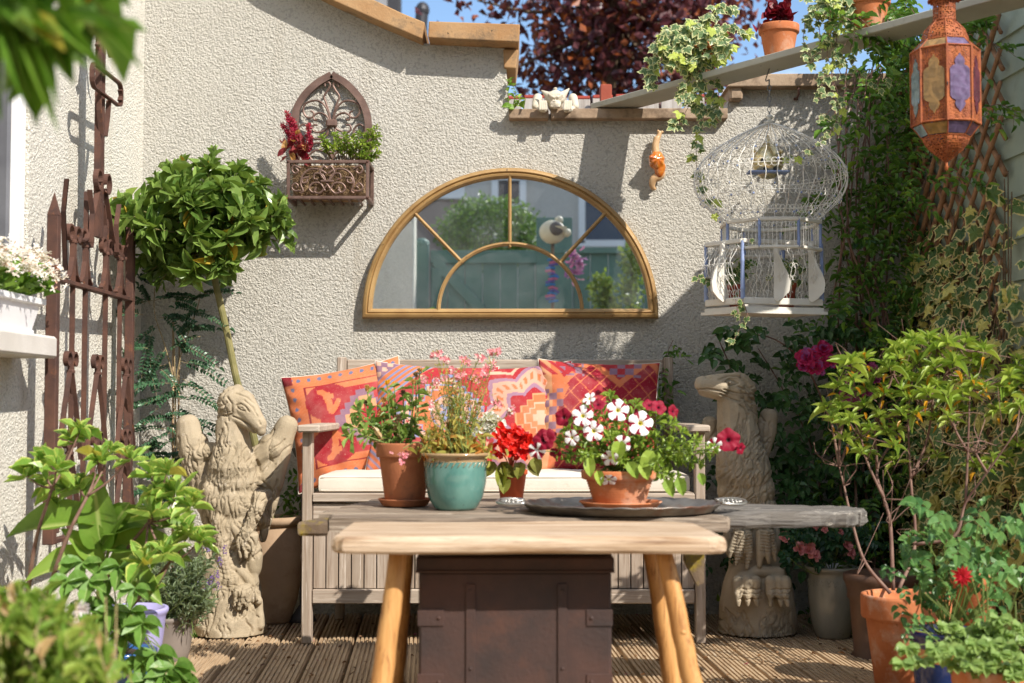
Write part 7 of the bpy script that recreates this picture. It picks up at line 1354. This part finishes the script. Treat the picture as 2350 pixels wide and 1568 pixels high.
# sprays reaching out along the wall and over the shelf
for pts, n in (([(2040, 130, 4.7), (1960, 210, 4.75), (1930, 280, 4.8), (1890, 260, 4.85)], 10), ([(2060, 250, 4.8), (1990, 290, 4.85), (1940, 330, 4.9)], 9), ([(2080, 60, 4.3), (2000, 30, 4.2), (1950, 45, 4.15), (1895, 20, 4.15)], 12), ([(2060, 20, 4.3), (1990, 60, 4.2), (1960, 80, 4.15)], 9), ([(2100, 120, 4.3), (2030, 90, 4.2), (1990, 120, 4.2)], 9), ([(2100, 180, 4.6), (2000, 200, 4.7)], 8),
               ([(2050, 420, 4.95), (1980, 440, 5.0), (1900, 450, 5.02), (1830, 455, 5.02)], 11), ([(2040, 480, 4.95), (1960, 520, 5.0), (1890, 500, 5.05)], 9), ([(2020, 600, 4.95), (1960, 640, 5.0), (1930, 600, 5.05)], 8), ([(2000, 350, 4.9), (1950, 420, 5), (1960, 500, 5)], 8), ([(2250, 20, 4.25), (2200, 90, 4.15), (2230, 160, 4.15)], 12), ([(2290, 0, 4.2), (2260, 60, 4.15), (2300, 130, 4.15)], 12), ([(2150, 330, 4.5), (2120, 420, 4.45), (2090, 470, 4.45)], 10),
               ([(2050, 60, 4.4), (2090, 120, 4.3), (2060, 200, 4.4)], 12), ([(2240, 430, 4.2), (2200, 400, 4.15), (2190, 370, 4.1)], 6), ([(2230, 260, 4.2), (2290, 240, 4.15), (2340, 260, 4.1)], 6), ([(2080, 0, 4.4), (2110, 60, 4.3), (2090, 120, 4.3)], 14), ([(2000, 10, 4.3), (2040, 50, 4.25), (2010, 70, 4.25)], 10),
               ([(1545, 780, 5.1), (1520, 840, 5.08), (1525, 900, 5.08), (1545, 960, 5.06)], 9), ([(700, 1090, 5.1), (680, 1120, 5.05), (700, 1160, 5.05)], 8), ([(690, 1170, 5.1), (665, 1180, 5.05)], 5)):
    P = spline([ps(*p) for p in pts], 5); tube(s_, P, [.0016, .0009], 4)
    for k in range(n): i = int((k + rng.random()) / n * (len(P) - 1)); pinnate(f, s_, P[i], A3((rng.normal() * .9 - .2, -.3, -.45 + rng.normal() * .5)), rng.uniform(.05, .08), 3, rng.uniform(.026, .040), .34, T_ell)
f.build('foliage', M_jas, jm); s_.build('stem', M_rstem, jm)
M_iv2 = leafm('cream_edged_ivy_leaf', (.06, .13, .035), (.17, .27, .08), edge=(.72, .62, .28), eth=(.72, .84), trans=.22, rough=.4, odd=(.62, .56, .16), oth=.85)
iv = thing('wall_ivy', 'large leaved ivy with cream edges covering the lower part of the trellis', 'climber', (1.48, 4.6, 0)); f = MB(); s_ = MB(); k = 0
while k < 2300:
    Y = rng.uniform(4.0, 5.12); z = rng.uniform(.0, 1.55); p_ = 1.0 if z < .95 else max(0, 1 - (z - .95) * 1.9)
    if Y < 4.35 and z > .9: p_ *= .35
    if rng.random() > p_: continue
    k += 1; x_ = RX(Y) - .018 - abs(rng.normal()) * .045; l = rng.uniform(.035, .075); leaf(f, A3((x_, Y, z)), A3((rng.normal() * .4 - .2, rng.normal() * .6 - .3, -.8)), A3((-.8, -.6, .35)) + rv(.35), l, l * .95, T_ivy)
for _ in range(34): y0 = rng.uniform(4.1, 5.1); tube(s_, spline([A3((RX(y0) - .05, y0 + rng.normal() * .05, z)) for z in (0, .4, .8, rng.uniform(.9, 1.5))], 4), [.004, .002], 4)
f.build('foliage', M_iv2, iv); s_.build('stem', M_stem, iv)
# climbing rose behind the right statue
rs_ = thing('climbing_rose', 'dark leaved climbing rose with deep pink blooms behind the right statue', 'climber', (1.1, 5.05, 0)); f = MB(); s_ = MB()
def trifol(f, p, L, n=5, d=None):
    d = nrm(A3((rng.normal() * .9, -.4, -.3 + rng.normal() * .5))) if d is None else d; sd = nrm(np.cross(d, A3((0, -.6, .8)))); nn = A3((0, -.7, .7)) + rv(.3)
    leaf(f, p + d * L * 1.2, d, nn, L, L * .62, T_rnd)
    for j in range((n - 1) // 2):
        for s in (-1, 1): leaf(f, p + d * L * (.9 - .6 * j), d * .4 + sd * s, nn, L * .85, L * .55, T_rnd)
for k in range(520):
    u = rng.uniform(1620, 2060); v = rng.uniform(745, 1340); dens = .30 if v < 830 else .62
    if u < 1700 and v < 1150 and rng.random() > .3: continue
    if rng.random() > dens + (u - 1620) / 900: continue
    trifol(f, ps(u, v, 5.1 - abs(rng.normal()) * .10), rng.uniform(.030, .048))
for (u, v) in ((1660, 780), (1640, 800), (1700, 760), (1720, 780), (1680, 830), (1655, 860), (1760, 760), (1950, 560), (1990, 700), (1900, 740), (1930, 700), (1870, 760), (1640, 760), (1615, 790), (1800, 1000), (1960, 760)): trifol(f, ps(u, v, 4.95), rng.uniform(.045, .055))
for pts in ([(2000, 1300, 5.1), (2010, 1000, 5.08), (2000, 800, 5.05), (1990, 560, 5.05)], [(1900, 1300, 5.1), (1870, 1050, 5.08), (1800, 900, 5.05), (1740, 800, 5.02)], [(1960, 1200, 5.1), (1880, 900, 5.0), (1780, 780, 5.0), (1640, 770, 5.0)], [(1980, 900, 5.05), (1900, 840, 5), (1870, 820, 4.95)], [(1700, 1000, 5.1), (1680, 860, 5.1), (1650, 780, 5.05)], [(1995, 800, 5.05), (1960, 740, 5.0), (1900, 720, 5.0)]): tube(s_, spline([ps(*p) for p in pts], 6), [.005, .0018], 5)
def rose(p, R_, mats, par, dens=22):
    h = MB(); ax = nrm(A3((rng.normal() * .3, -1, .35))); _, a1_, a2_ = frame(ax)
    for k in range(dens):
        q = k / dens; a = k * 2.4; th_ = R(12 + 78 * q); d = ax * math.cos(th_) + (a1_ * math.cos(a) + a2_ * math.sin(a)) * math.sin(th_); o = (a1_ * math.cos(a) + a2_ * math.sin(a))
        leaf(h, p + o * R_ * .15 * q - ax * R_ * .15, d, ax * math.sin(th_) - o * math.cos(th_), R_ * (.45 + .5 * q), R_ * .95, T_pet, rng.random())
    h.build('flower', mats, par)
M_pink = leafm('deep_pink_petal', (.52, .008, .09), (.68, .05, .20), trans=.25, rough=.55, odd=(.45, .10, .35), oth=.75); M_mauve = leafm('mauve_petal', (.34, .03, .14), (.48, .09, .24), trans=.25, rough=.6); M_soft = leafm('soft_pink_petal', (.52, .13, .15), (.66, .28, .27), trans=.25, rough=.6)
for (u, v, r_) in ((1850, 820, 25), (1890, 802, 24), (1875, 842, 22), (1905, 828, 20), (1845, 840, 17), (1868, 812, 17)): rose(ps(u, v, 4.80), r_ * 4.8 / F, M_pink, rs_)
for (u, v, r_) in ((1955, 830, 18), (1975, 845, 18), (2000, 850, 20), (1945, 905, 22), (1965, 925, 20), (1990, 900, 16), (1935, 880, 16), (2010, 870, 14)): rose(ps(u, v, 4.85), r_ * 4.85 / F, M_mauve, rs_)
f.build('foliage', leafm('rose_leaf', (.025, .075, .02), (.08, .18, .05), rib=(.12, .2, .08), rough=.3, trans=.25), rs_); s_.build('stem', M_rstem, rs_)

# ================================================================ pots on the right
def stemsto(s_, base, tips, r=.0035):
    for p1 in tips: tube(s_, spline([base, (base + p1) / 2 + rv(.02), p1], 4), [r, r * .5], 5)
c = A3((WX(1905, 4.68), 4.68, 0)); t_ = thing('potted_patio_rose', 'grey glazed pot with a raised swirl band holding pale pink roses beside the eagle statue', 'potted plant', c); mg = glaze('grey_glaze', (.22, .21, .17), (.30, .29, .24), rough=.22); pt = potmesh(c, .092, .238, mg, t_, 'belly', 48); mb = MB()
for k in range(26):
    a = 2 * math.pi * k / 26
    for (z_, s) in ((.196, 1), (.182, .7)): tube(mb, [c + A3((.0805 * math.cos(a + .1 * s * math.cos(t) * .8), .0805 * math.sin(a + .1 * s * math.cos(t) * .8), z_ + .009 * s * math.sin(t))) for t in np.linspace(3.3, 6.2, 7)], .0015, 4, False)
mb.build('swirl_band', mg, pt); f = MB(); s_ = MB(); tips = []
for _ in range(70): p = ps(1895 + rng.normal() * 62, 1240 + rng.normal() * 30, 4.62 + rng.normal() * .06); tips.append(p); trifol(f, p, rng.uniform(.022, .032))
stemsto(s_, c + (0, 0, .2), tips[::3], .0016)
for (u, v, r_) in ((1835, 1258, 17), (1858, 1262, 18), (1872, 1275, 14), (1800, 1232, 14), (1945, 1250, 15), (1955, 1270, 13), (1893, 1215, 9), (1930, 1222, 9), (1872, 1208, 9)): rose(ps(u, v, 4.55), r_ * 4.55 / F, M_soft, t_, 16)
f.build('foliage', leafm('dark_rose_leaf', (.012, .045, .02), (.04, .11, .045), rough=.28), t_); s_.build('stem', M_gstem, t_)
c = A3((WX(2018, 4.35), 4.35, -.03)); t_ = thing('brown_glazed_pot', 'dark brown ribbed clay pot half hidden behind the large terracotta pot', 'pot', c); mb = MB(); lathe(mb, c, [(.001, 0), (.10, 0), (.105, .02), (.088, .04), (.10, .20), (.108, .21), (.106, .225), (.112, .25), (.118, .262), (.118, .28), (.105, .285), (.095, .27), (.001, .25)], 44); mb.build('body', surf('dark_brown_clay', (.07, .035, .022), (.12, .06, .035), 9, .5, .001, 60, spec=.5), t_, smooth=True)
c = A3((WX(2072, 3.88), 3.88, -.02)); t_ = thing('potted_shrub', 'large terracotta pot with a twiggy shrub of light green leaf tufts and yellowing leaves', 'potted plant', c); potmesh(c, .122, .272, M_terra, t_, 'flower', 56); f = MB(); s_ = MB()
br_ = [[(2043, 1362, 3.9), (1985, 1290, 3.92), (1957, 1203, 3.95), (1937, 1116, 3.98), (1926, 1071, 4.0)], [(1926, 1071, 4.0), (1910, 980, 4.0), (1900, 950, 4.0)], [(1926, 1071, 4.0), (1960, 1000, 4.02), (2040, 950, 4.02), (2110, 890, 4.0)], [(2050, 1355, 3.9), (2043, 1203, 3.93), (2029, 1145, 3.95), (2013, 1077, 4.0), (2060, 1000, 4.02), (2121, 936, 4.0), (2160, 900, 4.0)], [(1926, 1071, 4.0), (1930, 990, 4.0), (1960, 900, 4.0), (1955, 860, 4.0)], [(2013, 1077, 4.0), (2010, 960, 3.98), (2050, 860, 3.95), (2058, 820, 3.95)],
       [(2060, 1360, 3.9), (2100, 1250, 3.95), (2090, 1100, 4.0), (2085, 950, 4.0), (2100, 830, 4.0)], [(2090, 1100, 4.0), (2130, 1000, 4.0), (2145, 860, 3.95), (2150, 800, 3.95)], [(2100, 1250, 3.95), (2190, 1231, 3.9), (2216, 1154, 3.9), (2265, 1085, 3.85), (2332, 990, 3.8)], [(2216, 1154, 3.9), (2221, 1037, 3.9), (2226, 889, 3.9)], [(2221, 1037, 3.9), (2190, 980, 3.9), (2175, 900, 3.9)], [(2120, 936, 4), (2170, 860, 4), (2200, 800, 3.95)], [(2029, 1145, 3.95), (1990, 1060, 3.95), (1975, 1000, 3.95)], [(2265, 1085, 3.85), (2240, 1040, 3.85), (2245, 1010, 3.85)], [(2110, 890, 4), (2080, 840, 4), (2060, 800, 3.98)]]
for B in br_: P = spline([ps(*p) for p in B], 5); tube(s_, P, [.0058 if B[0][1] > 1200 else .0042, .0022], 6)
ends = [ps(*p) for B in br_ for p in B[1:]]
for (u, v, k) in [(1953, 831, 1), (1923, 885, .9), (1896, 936, .9), (2058, 804, 1), (2097, 780, .9), (2133, 777, .9), (2175, 786, 1), (2217, 786, 1), (2109, 825, .9), (2232, 822, 1), (2151, 885, 1), (2175, 909, 1), (2070, 945, .7), (1941, 1005, .7), (1977, 1005, .6), (2337, 873, 1), (2316, 900, .9), (2241, 1065, .8), (2148, 957, .6), (2019, 951, .7), (2037, 990, .6), (1983, 927, .7), (2040, 840, .8), (2190, 830, .9), (2110, 870, .7), (2340, 930, .8), (1930, 930, .6), (2160, 820, .8), (2080, 800, .8), (2130, 900, .8), (2200, 870, .7), (1910, 960, .7), (1960, 870, .7), (2250, 850, .6), (2260, 800, .7), (1975, 850, .8), (1990, 890, .8), (2010, 860, .7), (2030, 900, .7), (2065, 880, .8), (2090, 910, .8), (2125, 860, .8), (2210, 900, .8), (2235, 880, .7), (2100, 950, .7), (2180, 960, .7), (1945, 960, .7), (2000, 980, .6), (2075, 850, .8), (2145, 840, .8), (2260, 890, .6), (2060, 980, .6), (2290, 940, .7), (2320, 860, .8), (1985, 820, .7)]:
    p1 = ps(u, v, 3.93 + rng.normal() * .05); e_ = min(ends, key=lambda q: np.linalg.norm(q - p1)); tube(s_, spline([e_, (e_ + p1) / 2 - A3((0, 0, .01)), p1], 4), [.0024, .0016], 5); ax = A3((rng.normal() * .25, -.15, 1)); rosette(f, p1, ax, 13, .066 * k, .27, T_lan, 15, 100); rosette(f, p1 - A3((0, 0, .018)), ax, 1, .050 * k, .26, T_lan, 110, 150, .99)
for _ in range(26):
    p1 = ps(rng.uniform(1900, 2345), rng.uniform(800, 1080), 3.95 + rng.normal() * .07); e_ = min(ends, key=lambda q: np.linalg.norm(q - p1)); tube(s_, spline([e_, (e_ + p1) / 2, p1], 4), [.002, .0013], 4); rosette(f, p1, A3((rng.normal() * .3, -.2, 1)), 9, .045, .28, T_lan, 15, 100)
for _ in range(90):   # bare twigs
    e_ = ends[rng.integers(len(ends))]; tube(s_, spline([e_, e_ + rv(.03) + A3((0, 0, .03)), e_ + rv(.05) + A3((0, 0, .07))], 3), [.0018, .0008], 4)
f.build('foliage', leafm('light_tuft_leaf', (.20, .34, .04), (.46, .56, .11), rib=(.4, .5, .14), odd=(.72, .38, .03), oth=.975, trans=.4), t_); s_.build('stem', M_rstem, t_, smooth=True)
c = A3((WX(2228, 4.02), 4.02, .0)); t_ = thing('small_terracotta_pot', 'small square sided terracotta pot half hidden among the rose leaves', 'pot', c); mb = MB(); lathe(mb, c, [(.001, 0), (.05, 0), (.062, .26), (.066, .265), (.066, .30), (.058, .30), (.055, .27), (.001, .26)], 30); mb.build('body', M_terra, t_, smooth=True)
c = A3((WX(2165, 3.58), 3.58, -.02)); t_ = thing('potted_bush_rose', 'blue glazed pot with an orange band holding a leafy green bush rose', 'potted plant', c); potmesh(c, .100, .222, glaze('navy_glaze', (.012, .03, .12), (.03, .06, .20), 1, [(.150, .183, (.50, .20, .06)), (.183, .30, (.02, .02, .10))]), t_, 'round', 48); f = MB(); s_ = MB(); tips = []
for (u, v, L_) in ((2060, 1290, .05), (2110, 1285, .05), (2190, 1200, .045), (2140, 1175, .05), (2250, 1170, .05), (2300, 1200, .05), (2335, 1150, .06), (2330, 1300, .045), (2280, 1290, .045), (2200, 1240, .045), (2160, 1270, .045), (2230, 1250, .05), (2100, 1340, .035), (2060, 1385, .035), (2090, 1420, .03), (2130, 1370, .035), (2180, 1330, .04), (2260, 1350, .04), (2310, 1370, .045), (2150, 1310, .04), (2330, 1250, .04), (2120, 1230, .04), (2200, 1290, .04), (2240, 1300, .04), (2075, 1440, .025), (2340, 1340, .045), (2290, 1240, .045), (2170, 1220, .04), (2130, 1400, .03), (2180, 1380, .03), (2230, 1330, .035), (2300, 1330, .035), (2110, 1320, .03), (2255, 1210, .035)):
    p = ps(u, v, 3.48 + rng.normal() * .06); tips.append(p); trifol(f, p, L_ * .85); trifol(f, p + rv(.03) + A3((0, .08, 0)), L_ * .7)
stemsto(s_, c + (0, 0, .2), tips, .003); f.build('foliage', leafm('fresh_rose_leaf', (.05, .15, .04), (.16, .30, .08), rib=(.2, .34, .12), rough=.33), t_); s_.build('stem', M_gstem, t_)
c = A3((WX(2272, 3.28), 3.28, -.02)); t_ = thing('potted_columbine', 'terracotta pot of pale green columbine leaves with one red flower at the bottom right', 'potted plant', c); potmesh(c, .098, .185, M_terra, t_); f = MB(); s_ = MB(); h = MB()
for k in range(74):
    p = ps(2250 + rng.normal() * 62, 1492 + rng.normal() * 30, 3.2 + rng.normal() * .06); tube(s_, spline([c + (0, 0, .17), (c + p) / 2 + A3((0, 0, .12)), p], 3), .0009, 3, False)
    for j in range(3):
        a = R(-65 + 65 * j) ; d = A3((math.sin(a), -.5, -math.cos(a) * .4)); sd = A3((math.cos(a), 0, math.sin(a) * .4))
        for s in (-.5, 0, .5): leaf(f, p, d + sd * s, A3((0, -.7, .8)) + rv(.2), .030, .020, T_obo, .2 + .7 * rng.random())
for (u, v) in ((2225, 1310), (2210, 1340), (2160, 1330), (2150, 1380), (2120, 1360), (2340, 1340), (2300, 1400), (2320, 1420), (2240, 1400)): tube(s_, spline([c + (0, 0, .17), (c + ps(u, v, 3.2)) / 2 + A3((0, 0, .1)), ps(u, v, 3.2)], 5), .0015, 4)
for (u, v) in ((2255, 1330), (2265, 1340), (2330, 1380), (2270, 1400)): tube(s_, [ps(u + 4, 1500, 3.25), ps(u, v, 3.25)], .002, 4)
for j in range(12): a = j * .52; leaf(h, ps(2207, 1322, 3.2), A3((math.cos(a), -.3, math.sin(a))), A3((0, -1, .2)), .026, .010, T_lan)
h.build('flower', leafm('red_spur', (.45, .01, .02), (.62, .04, .06)), t_); f.build('foliage', leafm('columbine_leaf', (.20, .34, .09), (.36, .48, .15), odd=(.45, .22, .25), oth=.93, trans=.4), t_); s_.build('stem', M_gstem, t_)
# dark creeping growth along the deck edges
gc = MB()
for _ in range(1300):
    if rng.random() < .6: p = A3((rng.uniform(.75, 1.5), rng.uniform(4.3, 5.15), rng.uniform(-.05, .06)))
    else: p = A3((rng.uniform(-1.4, -1.05), rng.uniform(3.6, 5.1), rng.uniform(-.05, .04)))
    if .42 < p[0] < 1.12 and p[1] < 4.9: continue
    leaf(gc, p, inell() + A3((0, 0, .4)), rv() + A3((0, 0, 1)), .03, .014, T_ell)
gco = gc.build('ground_cover', M_jas, loc=(0, 4.6, 0)); gco['kind'] = 'stuff'
# small weed on the wall step
t_ = thing('wall_weed', 'thin green weed growing up the wall step beside the gargoyle', 'plant', W(1172, 255, YW + .05)); f = MB(); s_ = MB()
for pts in ([(1172, 254, 5.21), (1184, 215, 5.19), (1168, 185, 5.17)], [(1176, 254, 5.2), (1190, 236, 5.18), (1192, 222, 5.18)], [(1170, 254, 5.2), (1166, 215, 5.18), (1172, 180, 5.17)]): P = spline([ps(*p) for p in pts], 5); tube(s_, P, [.0018, .001], 4); sprig(f, P, 9, .024, .6, T_rnd, 55, .1, .1)
for (u, v) in ((1180, 250), (1200, 248), (1172, 246)): leaf(f, ps(u, v, 5.15), A3((rng.normal(), -.4, .3)), A3((0, -.8, .5)), .035, .028, T_rnd)
f.build('foliage', M_lime, t_); s_.build('stem', M_gstem, t_)
